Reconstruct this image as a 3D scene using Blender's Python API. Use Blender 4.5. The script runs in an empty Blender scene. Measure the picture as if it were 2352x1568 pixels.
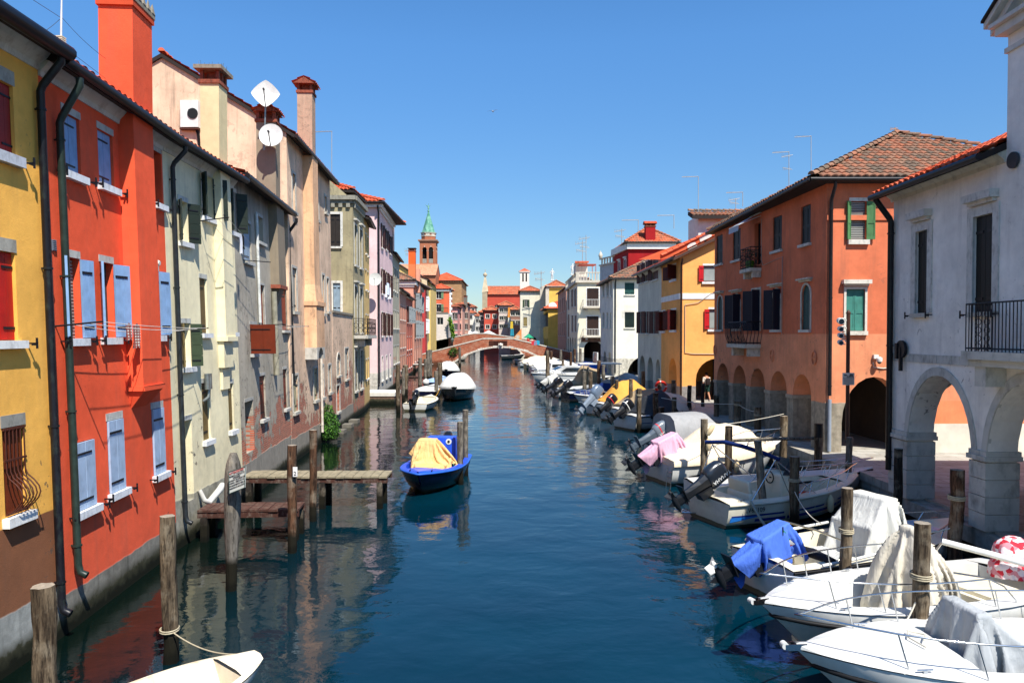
import bpy, math, random
from mathutils import Vector, Matrix, noise as mnoise
from math import radians, sin, cos, pi, sqrt, atan2, floor
random.seed(7)
scn = bpy.context.scene
COL = scn.collection
V = Vector
# ------------------------------------------------------------------ camera model
F = 1700.0; CX = 1176.0; PIT = radians(1.2); HOR = 768.0; CAMZ = 5.0
CY = HOR + F*math.tan(PIT)
cam_d = bpy.data.cameras.new("camera"); cam = bpy.data.objects.new("camera", cam_d); COL.objects.link(cam)
cam.location = (0, 0, CAMZ); cam.rotation_euler = (radians(90)-PIT, 0, 0)
cam_d.sensor_width = 36; cam_d.lens = 36*F/2352; cam_d.shift_y = (CY-784)/2352
cam_d.clip_start = .1; cam_d.clip_end = 4000
scn.camera = cam
def ray(px, py):
    a = (px-CX)/F; b = (CY-py)/F
    return V((a, cos(PIT)+b*sin(PIT), -sin(PIT)+b*cos(PIT)))
def gz(px, py, z=0.0):
    r = ray(px, py); t = (z-CAMZ)/r.z
    return V((0, 0, CAMZ)) + r*t
def gy(px, py, Y):
    r = ray(px, py); return V((0, 0, CAMZ)) + r*(Y/r.y)
# ------------------------------------------------------------------ mesh builder
class MB:
    def __init__(s, tf=None):
        s.v = []; s.f = []; s.sm = []; s.uv = {}; s.tf = tf; s.mi = []; s.m = 0
    def add(s, pts, faces, smooth=False, uvs=None):
        o = len(s.v)
        for p in pts:
            p = V(p); s.v.append(s.tf(p) if s.tf else p)
        for i, f in enumerate(faces):
            if uvs: s.uv[len(s.f)] = uvs[i]
            s.f.append(tuple(o+k for k in f)); s.sm.append(smooth); s.mi.append(s.m)
        return s
    def quad(s, a, b, c, d): return s.add([a, b, c, d], [(0, 1, 2, 3)])
    def poly(s, pts): return s.add(pts, [tuple(range(len(pts)))])
    def hexa(s, p):   # 8 points: bottom 4 ccw, top 4
        return s.add(p, [(0, 3, 2, 1), (4, 5, 6, 7), (0, 1, 5, 4), (1, 2, 6, 5), (2, 3, 7, 6), (3, 0, 4, 7)])
    def box(s, c, size, M=None, taper=1.0):
        x, y, z = [k/2 for k in size]
        p = [V((i*x, j*y, -z)) for i, j in ((-1, -1), (1, -1), (1, 1), (-1, 1))]
        p += [V((i*x*taper, j*y*taper, z)) for i, j in ((-1, -1), (1, -1), (1, 1), (-1, 1))]
        if M is not None: p = [M @ q for q in p]
        return s.hexa([V(c)+q for q in p])
    def b2(s, x0, x1, y0, y1, z0, z1):
        return s.hexa([(x0, y0, z0), (x1, y0, z0), (x1, y1, z0), (x0, y1, z0), (x0, y0, z1), (x1, y0, z1), (x1, y1, z1), (x0, y1, z1)])
    def rbox(s, c, size, r, M=None, n=3):   # box with rounded vertical edges and bevelled top/bottom
        x, y, z = [k/2 for k in size]; r = min(r, x*.95, y*.95, z*.95)
        rings = []
        for zz, ins in ((-z, r*.6), (-z+r*.4, .15*r), (-z+r, 0), (z-r, 0), (z-r*.4, .15*r), (z, r*.6)):
            ring = []
            for k, (sx, sy) in enumerate(((1, 1), (-1, 1), (-1, -1), (1, -1))):
                for q in range(n+1):
                    a = (k+q/n)*pi/2; 
                    ring.append(V((sx*(x-r)+cos(a)*(r-ins), sy*(y-r)+sin(a)*(r-ins), zz)))
            rings.append(ring)
        if M is not None: rings = [[M @ p for p in q] for q in rings]
        return s.loft([[V(c)+p for p in q] for q in rings], True, True)
    def loft(s, rings, closed=True, caps=False, smooth=True):
        n = len(rings[0]); P = [p for r in rings for p in r]; fs = []
        for i in range(len(rings)-1):
            for j in range(n if closed else n-1):
                k = (j+1) % n
                fs.append((i*n+j, i*n+k, (i+1)*n+k, (i+1)*n+j))
        s.add(P, fs, smooth)
        if caps:
            s.add(rings[0], [tuple(range(n))[::-1]]); s.add(rings[-1], [tuple(range(n))])
        return s
    def tube(s, pts, r, n=8, caps=True):
        pts = [V(p) for p in pts]; rings = []; up = None
        for i, p in enumerate(pts):
            d = (pts[min(i+1, len(pts)-1)]-pts[max(i-1, 0)])
            if d.length < 1e-9: d = V((0, 0, 1))
            d.normalize()
            if up is None:
                up = V((0, 0, 1)) if abs(d.z) < .9 else V((1, 0, 0))
            a = up - d*up.dot(d)
            if a.length < 1e-5: a = V((1, 0, 0)) - d*d.x
            a.normalize(); b = d.cross(a); up = a
            rr = r[i] if isinstance(r, (list, tuple)) else r
            rings.append([p+a*(rr*cos(2*pi*k/n))+b*(rr*sin(2*pi*k/n)) for k in range(n)])
        return s.loft(rings, True, caps)
    def cyl(s, a, b, r, n=12): return s.tube([a, b], r, n)
    def lathe(s, c, prof, n=16, M=None):
        rings = [[(M @ V((r*cos(2*pi*k/n), r*sin(2*pi*k/n), z)) if M is not None else V((r*cos(2*pi*k/n), r*sin(2*pi*k/n), z)))+V(c) for k in range(n)] for r, z in prof]
        return s.loft(rings, True, True)
    def build(s, name, mat, parent=None, world=True):
        me = bpy.data.meshes.new(name)
        o = V((0, 0, 0))
        if parent is not None and world: o = V(ROOTLOC.get(parent.name, (0, 0, 0)))
        me.from_pydata([tuple(p-o) for p in s.v], [], s.f)
        mats = mat if isinstance(mat, (list, tuple)) else [mat]
        for m in mats: me.materials.append(m)
        me.polygons.foreach_set('use_smooth', s.sm)
        if len(mats) > 1: me.polygons.foreach_set('material_index', s.mi)
        if s.uv:
            ul = me.uv_layers.new(name='UVMap')
            for pi_, poly in enumerate(me.polygons):
                if pi_ in s.uv:
                    for li, uv in zip(poly.loop_indices, s.uv[pi_]): ul.data[li].uv = uv
        me.update()
        ob = bpy.data.objects.new(name, me); COL.objects.link(ob)
        if parent is not None:
            ob.parent = parent
            ROOTLOC[ob.name] = ROOTLOC.get(parent.name, (0, 0, 0))
        return ob
ROOTLOC = {}
def thing(name, label, cat, loc=(0, 0, 0), rz=0.0, group=None):
    o = bpy.data.objects.new(name, None); COL.objects.link(o); o.location = loc; o.rotation_euler = (0, 0, rz)
    o.empty_display_size = .3
    o['label'] = label; o['category'] = cat
    if group: o['group'] = group
    ROOTLOC[o.name] = tuple(loc)
    return o
def tag(o, label, cat, group=None):
    o['label'] = label; o['category'] = cat
    if group: o['group'] = group
    return o
def struct(o): o['kind'] = 'structure'; return o
def copy_thing(o, loc, rz, label=None, parent=None):
    c = o.copy(); COL.objects.link(c)
    if parent is None:
        c.location = loc; c.rotation_euler = (0, 0, rz)
        if label: c['label'] = label
    else: c.parent = parent
    for ch in list(o.children): copy_thing(ch, None, None, None, c)
    return c
# ------------------------------------------------------------------ materials
def lin(h):
    if isinstance(h, str):
        h = h.lstrip('#'); c = [int(h[i:i+2], 16)/255 for i in (0, 2, 4)]
        return tuple(((x+.055)/1.055)**2.4 if x > .04045 else x/12.92 for x in c)
    return tuple(h)
class NT:
    def __init__(s, name):
        s.mat = bpy.data.materials.new(name); s.mat.use_nodes = True
        s.t = s.mat.node_tree; s.n = s.t.nodes; s.l = s.t.links
        s.b = s.n['Principled BSDF']
    def put(s, sock, val):
        if isinstance(val, bpy.types.NodeSocket): s.l.new(val, sock)
        elif val is not None:
            if sock.type == 'RGBA' and not isinstance(val, (int, float)) and len(val) == 3: val = tuple(val)+(1,)
            sock.default_value = val
    def node(s, typ, **kw):
        nd = s.n.new(typ)
        for k, v in kw.items(): setattr(nd, k, v)
        return nd
    def m(s, op, a, b=None, clamp=False):
        nd = s.node('ShaderNodeMath', operation=op, use_clamp=clamp); s.put(nd.inputs[0], a)
        if b is not None: s.put(nd.inputs[1], b)
        return nd.outputs[0]
    def mix(s, f, a, b, mode='MIX'):
        nd = s.node('ShaderNodeMix', data_type='RGBA', blend_type=mode); nd.clamp_factor = True
        s.put(nd.inputs[0], f); s.put(nd.inputs[6], a); s.put(nd.inputs[7], b); return nd.outputs[2]
    def pos(s): return s.node('ShaderNodeNewGeometry').outputs['Position']
    def obj(s): return s.node('ShaderNodeTexCoord').outputs['Object']
    def scale(s, vec, sc):
        nd = s.node('ShaderNodeVectorMath', operation='MULTIPLY'); s.put(nd.inputs[0], vec); nd.inputs[1].default_value = sc; return nd.outputs[0]
    def noise(s, vec, sc, det=4, rough=.55, dist=0):
        nd = s.node('ShaderNodeTexNoise'); s.put(nd.inputs['Vector'], vec); nd.inputs['Scale'].default_value = sc
        nd.inputs['Detail'].default_value = det; nd.inputs['Roughness'].default_value = rough; nd.inputs['Distortion'].default_value = dist
        return nd.outputs['Fac']
    def rng(s, v, a, b, c=0.0, d=1.0, smooth=False):
        nd = s.node('ShaderNodeMapRange'); nd.clamp = True
        if smooth: nd.interpolation_type = 'SMOOTHSTEP'
        s.put(nd.inputs[0], v)
        for i, x in enumerate((a, b, c, d)): s.put(nd.inputs[i+1], x)
        return nd.outputs[0]
    def sep(s, vec):
        nd = s.node('ShaderNodeSeparateXYZ'); s.put(nd.inputs[0], vec); return nd.outputs
    def comb(s, x, y, z):
        nd = s.node('ShaderNodeCombineXYZ'); s.put(nd.inputs[0], x); s.put(nd.inputs[1], y); s.put(nd.inputs[2], z); return nd.outputs[0]
    def bump(s, h, dist=.01, strength=1.0, norm=None):
        nd = s.node('ShaderNodeBump'); s.put(nd.inputs['Height'], h); nd.inputs['Distance'].default_value = dist; nd.inputs['Strength'].default_value = strength
        if norm is not None: s.put(nd.inputs['Normal'], norm)
        return nd.outputs[0]
    def out(s, color=None, rough=None, normal=None, metal=None, spec=None, **kw):
        if color is not None: s.put(s.b.inputs['Base Color'], color)
        if rough is not None: s.put(s.b.inputs['Roughness'], rough)
        if normal is not None: s.l.new(normal, s.b.inputs['Normal'])
        if metal is not None: s.put(s.b.inputs['Metallic'], metal)
        if spec is not None: s.put(s.b.inputs['Specular IOR Level'], spec)
        for k, v in kw.items(): s.put(s.b.inputs[k], v)
        return s.mat
MC = {}
def plain(name, col, rough=.6, metal=0.0, var=.12, vs=3.0, bump=0.0, bs=20.0, spec=.3, dirt=None, dirt_amt=0.0, **kw):
    key = name
    if key in MC: return MC[key]
    t = NT(name); c = lin(col); P = t.obj()
    n = t.noise(P, vs, 5)
    f = t.rng(n, .3, .7, 1-var, 1+var)
    colr = t.mix(1.0, c, t.comb(f, f, f), 'MULTIPLY')
    if dirt:
        n2 = t.noise(t.scale(P, (1, 1, .5)), vs*1.7, 6, .65)
        colr = t.mix(t.rng(n2, .5, .72, 0, dirt_amt), colr, lin(dirt))
    nrm = t.bump(t.noise(P, bs, 4), .01, bump) if bump else None
    MC[key] = t.out(colr, rough, nrm, metal, spec, **kw)
    return MC[key]
def darker(c, k): return tuple(x*k for x in c)
def stucco(name, col, col2=None, z2=0, plinth=None, zp=0, peel=0.0, zpeel=3.0, grime=.5, axis='y', stain=.35, base=True, top=None, seed=0.0, ptop=None, chips=0.0, var=.0):
    if name in MC: return MC[name]
    t = NT(name); c = lin(col); P0 = t.pos(); P = t.node('ShaderNodeVectorMath', operation='ADD'); t.put(P.inputs[0], P0); P.inputs[1].default_value = (seed*13.1, seed*7.7, seed*.31); P = P.outputs[0]
    x, y, z = t.sep(P0)
    n1 = t.noise(P, .7, 6, .6); n2 = t.noise(P, 5.0, 5, .6); n3 = t.noise(P, 45.0, 3, .6)
    streak = t.noise(t.scale(P, (3.2, 3.2, .28)), 1.0, 5, .6)
    if col2 is not None:
        zz = t.m('ADD', z, t.m('MULTIPLY', t.m('SUBTRACT', n2, .5), .03))
        base_c = t.mix(t.rng(zz, z2-.01, z2+.01), c, lin(col2))
    else: base_c = c
    f = t.m('ADD', t.rng(n1, .3, .7, .86-var, 1.1+var*.3), t.rng(n2, .25, .75, -.07, .07))
    colr = t.mix(1.0, base_c, t.comb(f, f, f), 'MULTIPLY')
    g = lin('#6d675c')
    colr = t.mix(t.rng(streak, .52, .78, 0, stain), colr, darker(g, .75))
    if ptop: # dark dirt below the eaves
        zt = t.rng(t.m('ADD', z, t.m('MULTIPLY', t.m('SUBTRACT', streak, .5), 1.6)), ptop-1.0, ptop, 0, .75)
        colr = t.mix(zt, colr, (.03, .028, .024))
    low = t.rng(t.m('ADD', z, t.m('MULTIPLY', t.m('SUBTRACT', n2, .5), 1.2)), .5, 3.0, grime, 0)
    colr = t.mix(low, colr, darker(g, .9))
    h = t.m('ADD', t.m('MULTIPLY', n3, .5), t.m('MULTIPLY', n2, .8))
    if chips:
        nc = t.noise(P, 4.2, 5, .75, .6); nb = t.noise(P, .8, 2, .5)
        cm = t.m('MULTIPLY', t.rng(t.m('ADD', nc, t.m('MULTIPLY', nb, .35)), .86-chips*.1, .875-chips*.1), t.rng(z, .9, 6.5, 1, .25))
        colr = t.mix(cm, colr, lin('#57504a')); h = t.m('SUBTRACT', h, cm)
        ns = t.noise(t.scale(P, (6, 6, .35)), 1.0, 6, .7); colr = t.mix(t.rng(ns, .56, .8, 0, chips*.7), colr, lin('#4b463c'))
    if plinth is not None:
        zz = t.m('ADD', z, t.m('MULTIPLY', t.m('SUBTRACT', n1, .5), .25))
        pm = t.rng(zz, zp-.015, zp+.015, 1, 0)
        pc = t.mix(t.rng(n2, .35, .7), lin(plinth), darker(lin(plinth), .55))
        pc = t.mix(t.rng(streak, .5, .7, 0, .8), pc, darker(lin(plinth), .35))
        colr = t.mix(pm, colr, pc)
        h = t.m('ADD', h, t.m('MULTIPLY', pm, .8))
    if peel > 0:
        bt = t.node('ShaderNodeTexBrick')
        t.put(bt.inputs['Vector'], t.comb(y if axis == 'y' else x, z, 0.0))
        bt.inputs['Color1'].default_value = lin('#a84a30')+(1,); bt.inputs['Color2'].default_value = lin('#c86a4c')+(1,); bt.inputs['Mortar'].default_value = lin('#9a8f80')+(1,)
        bt.inputs['Scale'].default_value = 1; bt.inputs['Brick Width'].default_value = .25; bt.inputs['Row Height'].default_value = .07; bt.inputs['Mortar Size'].default_value = .012
        big = t.noise(P, .55, 3, .5); fine = t.noise(P, 2.2, 7, .7)
        e = t.m('ADD', t.m('MULTIPLY', big, .7), t.m('MULTIPLY', fine, .5))
        hz = t.rng(z, .8, zpeel, .12, -.35)
        msk = t.rng(t.m('ADD', e, hz), .70-peel*.18, .71-peel*.18)
        edge = t.rng(t.m('ADD', e, hz), .66-peel*.18, .71-peel*.18)
        colr = t.mix(t.m('MULTIPLY', edge, .6), colr, lin('#8b857a'))
        bc = t.mix(t.rng(n2, .45, .7, 0, .6), bt.outputs[0], lin('#7d6a5c'))
        if plinth is not None: msk = t.m('MULTIPLY', msk, t.m('SUBTRACT', 1.0, pm))
        colr = t.mix(msk, colr, bc)
        h = t.m('SUBTRACT', h, t.m('MULTIPLY', msk, 2.0))
        h = t.m('ADD', h, t.m('MULTIPLY', t.m('MULTIPLY', bt.outputs['Fac'], msk), -.8))
    if base:
        zz = t.m('ADD', z, t.m('MULTIPLY', t.m('SUBTRACT', n2, .5), .35))
        colr = t.mix(t.rng(zz, .28, .46, 1, 0), colr, lin('#3a3a2c'))
        colr = t.mix(t.rng(zz, .12, .28, 1, 0), colr, lin('#14170e'))
    MC[name] = t.out(colr, .85, t.bump(h, .012, .55), 0, .15)
    return MC[name]
def tilemat(name, c1, c2, c3, old=.5):
    if name in MC: return MC[name]
    t = NT(name); uv = t.node('ShaderNodeUVMap').outputs[0]
    fl = t.node('ShaderNodeVectorMath', operation='FLOOR'); t.put(fl.inputs[0], uv)
    wn = t.node('ShaderNodeTexWhiteNoise', noise_dimensions='2D'); t.put(wn.inputs['Vector'], fl.outputs[0])
    s3 = t.sep(wn.outputs['Color'])
    P = t.pos(); n = t.noise(P, 7.0, 6, .65); n1 = t.noise(P, 1.0, 3)
    c = t.mix(s3[0], lin(c1), lin(c2))
    c = t.mix(t.m('MULTIPLY', t.rng(t.m('ADD', t.m('MULTIPLY', s3[1], .6), t.m('MULTIPLY', n1, .8)), .55, .95), old), c, lin(c3))
    c = t.mix(t.rng(n, .5, .75, 0, .55*old+.12), c, lin('#4a443b'))
    c = t.mix(t.rng(n, .22, .36, .45*old, 0), c, lin('#c4b79c'))
    MC[name] = t.out(c, .85, t.bump(n, .01, .5), 0, .15)
    return MC[name]
# ------------------------------------------------------------------ facades
class Fac:
    def __init__(s, A, B, side=1, bat=0.0):
        s.A = V((A[0], A[1], 0)); s.B = V((B[0], B[1], 0)); d = s.B-s.A; s.L = d.length; s.U = d/s.L
        s.N = V((s.U.y, -s.U.x, 0))*side; s.bat = bat; s.holes = []
    def q(s, u, z, o=0.0): return s.A+s.U*u+s.N*(o-s.bat*z)+V((0, 0, z))
    def pix(s, px, py):
        r = ray(px, py); C = V((0, 0, CAMZ)); n = s.N+V((0, 0, s.bat))
        t = n.dot(s.A-C)/n.dot(r); P = C+r*t; return (P-s.A).dot(s.U), P.z
    def rect(s, xl, xr, yt, yb):
        ym = (yt+yb)/2; ua = s.pix(xl, ym)[0]; ub = s.pix(xr, ym)[0]; xm = (xl+xr)/2
        return min(ua, ub), max(ua, ub), s.pix(xm, yb)[1], s.pix(xm, yt)[1]
    def bx(s, mb, u0, u1, z0, z1, o0, o1):
        q = s.q
        a = [q(u0, z0, o1), q(u1, z0, o1), q(u1, z0, o0), q(u0, z0, o0), q(u0, z1, o1), q(u1, z1, o1), q(u1, z1, o0), q(u0, z1, o0)]
        mb.hexa(a); return mb
def arc_pts(u0, u1, zs, zc, n=12):
    c = (u0+u1)/2; a = (u1-u0)/2; r = zc-zs
    return [(c-a*cos(pi*k/n), zs+r*sin(pi*k/n)) for k in range(n+1)]
def wallcells(mb, f, u0, u1, z0, z1, holes, depth=.2):
    hs = [h for h in holes if h[1] > u0+.01 and h[0] < u1-.01]
    us = sorted(set([u0, u1]+[max(u0, min(u1, h[k])) for h in hs for k in (0, 1)]))
    zs = sorted(set([z0, z1]+[max(z0, min(z1, h[k])) for h in hs for k in (2, 3)]))
    q = f.q
    for i in range(len(us)-1):
        if us[i+1]-us[i] < 1e-4: continue
        run = None; um = (us[i]+us[i+1])/2
        for j in range(len(zs)):
            inside = True
            if j < len(zs)-1:
                zm = (zs[j]+zs[j+1])/2
                inside = any(h[0] < um < h[1] and h[2] < zm < h[3] for h in hs)
            if not inside and run is None: run = zs[j]
            if inside and run is not None:
                mb.quad(q(us[i], run), q(us[i+1], run), q(us[i+1], zs[j]), q(us[i], zs[j])); run = None
    for h in hs:
        a, b, c, d = max(h[0], u0), min(h[1], u1), h[2], h[3]; arch = h[4] if len(h) > 4 else 0; D = h[5] if len(h) > 5 and h[5] else depth
        zs_ = d-arch if arch else d
        mb.quad(q(a, c), q(a, zs_), q(a, zs_, -D), q(a, c, -D)); mb.quad(q(b, c), q(b, c, -D), q(b, zs_, -D), q(b, zs_))
        if c > z0+.02: mb.quad(q(a, c), q(a, c, -D), q(b, c, -D), q(b, c))
        if not arch: mb.quad(q(a, d), q(b, d), q(b, d, -D), q(a, d, -D))
        else:
            ap = arc_pts(a, b, zs_, d)
            for k in range(len(ap)-1):
                (ua, za), (ub, zb) = ap[k], ap[k+1]
                mb.quad(q(ua, za), q(ub, zb), q(ub, d), q(ua, d))
                mb.add([q(ua, za), q(ua, za, -D), q(ub, zb, -D), q(ub, zb)], [(0, 1, 2, 3)], True)
def leaf(mb, f, uh, z0, z1, w, ang, hand, th=.04, straps=True, fold=False, style='board'):
    a = radians(ang); P = f.q(uh, z0, .01); top = f.q(uh, z1, .01)-P
    d = f.U*cos(a)*(1 if hand == 'l' else -1)+f.N*sin(a); n = d.cross(V((0, 0, 1))).normalized()
    if n.dot(f.N) < 0: n = -n
    mb.m = 0
    def bb(s0, s1, t0, t1, h0, h1):
        p = [P+top*h0+d*s0+n*t0, P+top*h0+d*s1+n*t0, P+top*h0+d*s1+n*t1, P+top*h0+d*s0+n*t1]
        p += [k+top*(h1-h0) for k in p]; mb.hexa(p)
    if fold:
        bb(0, w*.48, 0, th, 0, 1); bb(w*.52, w, 0, th, 0, 1); bb(w*.48, w*.52, .008, th-.008, .01, .99)
    elif style == 'board':
        bb(0, w*.49, 0, th, 0, 1); bb(w*.51, w, 0, th, 0, 1); bb(w*.49, w*.51, .01, th-.01, .01, .99)
    elif style == 'hboard':
        nb = max(3, int((z1-z0)/.22))
        for k in range(nb): bb(0, w, 0, th, k/nb+.004, (k+1)/nb-.004)
        bb(.03, w-.03, .008, th-.008, 0.01, .99)
    else:
        bb(0, w, .01, th-.01, 0, 1)
        for s0, s1, h0, h1 in ((0, .14, 0, 1), (.86, 1, 0, 1), (.14, .86, 0, .08), (.14, .86, .42, .5), (.14, .86, .92, 1)): bb(s0*w, s1*w, -.004, th+.004, h0, h1)
    if straps:
        mb.m = 1
        for h in (.12, .82):
            bb(0, w*.8, -.014, -.001, h, h+.03); bb(0, w*.8, th+.001, th+.014, h, h+.03)
        mb.m = 0
    return mb
GL = plain('window_glass', '#1a2024', .08, 0, .2, 2, 0, spec=.6)
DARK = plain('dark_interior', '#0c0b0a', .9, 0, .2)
def win(b, f, r, kind='glass', col='#20261f', frame='#d8d4ca', lintel=None, sill=None, leaves=(), arch=0, depth=.17, surround=0, lcol='#c9c5bb', scol='#d6d3ca', style='board', fold=False, straps=True, name='window', label=None, mull=True, hood=0, hooks=False, px=True, fd=None, shut_o=-.05):
    u0, u1, z0, z1 = f.rect(*r) if px else r
    if arch: arch = min((u1-u0)/2*arch, (z1-z0)*.6)
    f.holes.append((u0, u1, z0, z1, arch, depth+.02))
    nm = name
    cm = plain('paint_'+str(col), col, .55, 0, .12, 4, .15, 30, dirt='#2a241c', dirt_amt=.25)
    fm = plain('paint_'+str(frame), frame, .6, 0, .08, 4, dirt='#6b655a', dirt_amt=.4)
    iron = plain('black_iron', '#15151a', .5)
    mb = MB()
    zt = z1
    if kind == 'glass':
        f.bx(mb, u0, u1, z0, zt, -depth-.02, -depth); mb2 = MB(); fw = .06
        for a in ((u0, u0+fw, z0, zt), (u1-fw, u1, z0, zt), (u0+fw, u1-fw, z0, z0+fw), (u0+fw, u1-fw, zt-fw, zt)): f.bx(mb2, *a, -depth+.001, -depth+.04)
        if mull:
            um = (u0+u1)/2; f.bx(mb2, um-.03, um+.03, z0+fw, zt-fw, -depth+.002, -depth+.035)
        w = mb.build(nm, GL, b); mb2.build('frame', fm, w)
    elif kind == 'dark':
        f.bx(mb, u0, u1, z0, zt, -depth-.02, -depth); w = mb.build(nm, DARK, b)
    elif kind == 'blind':
        f.bx(mb, u0, u1, z0, zt, -depth-.02, -depth); w = mb.build(nm, GL, b); mb2 = MB()
        nb = int((zt-z0)/.06)
        for k in range(nb): f.bx(mb2, u0+.02, u1-.02, z0+.06*k+.012, z0+.06*k+.05, -depth+.02, -depth+.06)
        mb2.build('blind', plain('blind_grey', '#8d8d86', .6), w)
    elif kind == 'curtain':
        f.bx(mb, u0, u1, z0, zt, -depth-.02, -depth); w = mb.build(nm, GL, b); mb2 = MB(); n = 24
        pts = [f.q(u0+.04+(u1-u0-.08)*k/n, z0+.05, -depth+.03+.02*(k % 2)) for k in range(n+1)]
        tp = [f.q(u0+.04+(u1-u0-.08)*k/n, zt-.05, -depth+.03+.02*(k % 2)) for k in range(n+1)]
        mb2.loft([pts, tp], False, False); mb2.build('curtain', plain('lace', '#8d9490', .9), w)
        mb2 = MB(); fw = .06
        for a in ((u0, u0+fw, z0, zt), (u1-fw, u1, z0, zt), (u0+fw, u1-fw, z0, z0+fw), (u0+fw, u1-fw, zt-fw, zt)): f.bx(mb2, *a, -depth+.06, -depth+.1)
        mb2.build('frame', plain('brown_frame', '#5a2f1d', .6), w)
    else:  # 'shut': two closed leaves set into the opening
        mb.m = 0; um = (u0+u1)/2
        zz = zt
        one = kind == 'shut1'
        if not arch:
            if one: leaf(mb, f, u0+.01, z0+.01, zz-.01, u1-u0-.02, 0, 'l', straps=straps, style=style)
            else:
                leaf(mb, f, u0+.01, z0+.01, zz-.01, um-u0-.016, 0, 'l', straps=straps, style=style)
                leaf(mb, f, u1-.01, z0+.01, zz-.01, u1-um-.016, 0, 'r', straps=straps, style=style)
            sh = f.N*(shut_o-.05); mb.v = [p+sh for p in mb.v]
        else:
            ap = arc_pts(u0, u1, zt-arch, zt)
            for s0, s1 in ((0, 6), (6, 12)):
                seg = ap[s0:s1+1]; ua, ub = (u0, um-.008) if s0 == 0 else (um+.008, u1)
                seg = [(min(max(p[0], ua), ub), p[1]) for p in seg]
                loop = [(ua, z0)]+seg+[(ub, z0)] if s0 == 0 else [(ua, z0)]+seg+[(ub, z0)]
                n = len(loop); fr = [f.q(p[0], p[1], shut_o) for p in loop]; bk = [f.q(p[0], p[1], shut_o-.04) for p in loop]
                mb.add(fr+bk, [tuple(range(n)), tuple(range(n, 2*n))[::-1]]+[(k, (k+1) % n, n+(k+1) % n, n+k) for k in range(n)])
                for h in (.03, .3, .62): f.bx(mb, ua+.02, ub-.02, z0+(z1-z0)*h, z0+(z1-z0)*h+.05, shut_o+.001, shut_o+.015)
        bk = MB(); f.bx(bk, u0, u1, z0, zt, -depth-.02, -depth); w = bk.build(nm, DARK, b)
        mb.build('shutter', [cm, iron], w)
    if label: w['label'] = label
    if arch and surround:
        mb = MB(); ap = arc_pts(u0, u1, z1-arch, z1); ao = arc_pts(u0-surround, u1+surround, z1-arch, z1+surround)
        for k in range(len(ap)-1):
            mb.hexa([f.q(*ap[k], -.02), f.q(*ap[k+1], -.02), f.q(*ao[k+1], -.02), f.q(*ao[k], -.02), f.q(*ap[k], .035), f.q(*ap[k+1], .035), f.q(*ao[k+1], .035), f.q(*ao[k], .035)])
        f.bx(mb, u0-surround, u0, z0, z1-arch, -.02, .035); f.bx(mb, u1, u1+surround, z0, z1-arch, -.02, .035)
        mb.build('frame', plain('stone_'+lcol, lcol, .75, 0, .12, 5, .3, 30, dirt='#5c574d', dirt_amt=.6), w)
    elif surround:
        mb = MB(); s_ = surround
        f.bx(mb, u0-s_, u0, z0, z1, -.02, .03); f.bx(mb, u1, u1+s_, z0, z1, -.02, .03); f.bx(mb, u0-s_, u1+s_, z1, z1+s_, -.02, .03)
        mb.build('frame', plain('stone_'+lcol, lcol, .75, 0, .12, 5, .3, 30, dirt='#5c574d', dirt_amt=.6), w)
    stone = plain('stone_'+lcol, lcol, .75, 0, .12, 5, .3, 30, dirt='#5c574d', dirt_amt=.6)
    if lintel:
        mb = MB(); f.bx(mb, u0-.03, u1+.03, z1+.001, z1+lintel, -.1, .012); mb.build('lintel', stone, w)
    if hood:
        mb = MB(); f.bx(mb, u0-.16, u1+.16, z1+surround+.1, z1+surround+.1+hood, -.02, .2)
        f.bx(mb, u0-.1, u1+.1, z1+surround+.03, z1+surround+.1, -.02, .1); mb.build('hood', stone, w)
    if sill:
        mb = MB(); f.bx(mb, u0-.08, u1+.08, z0-sill, z0-.001, -.1, .11)
        mb.build('sill', plain('stone_'+scol, scol, .7, 0, .1, 5, .2, 30, dirt='#5c574d', dirt_amt=.5), w)
    if hooks:
        mb = MB()
        for uu in (u0-.2, u1+.2):
            f.bx(mb, uu-.012, uu+.012, z0-.06, z0-.035, -.02, .17); f.bx(mb, uu-.012, uu+.012, z0-.13, z0+.04, .145, .17); f.bx(mb, uu-.05, uu+.05, z0-.08, z0-.05, .1, .13)
        mb.build('shutter_hook', iron, w)
    for lf in leaves:
        hand, wd, ang = lf[:3]
        mb = MB(); wd = wd*(u1-u0)
        leaf(mb, f, u0 if hand == 'l' else u1, z0+.01, z1-.01, wd, ang, hand, straps=straps, style=style, fold=fold)
        mb.build('shutter', [plain('paint_'+str(lf[3] if len(lf) > 3 else col), lf[3] if len(lf) > 3 else col, .5, 0, .1, 4, .1, 30, dirt='#2a241c', dirt_amt=.2), iron], w)
    return w
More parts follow.
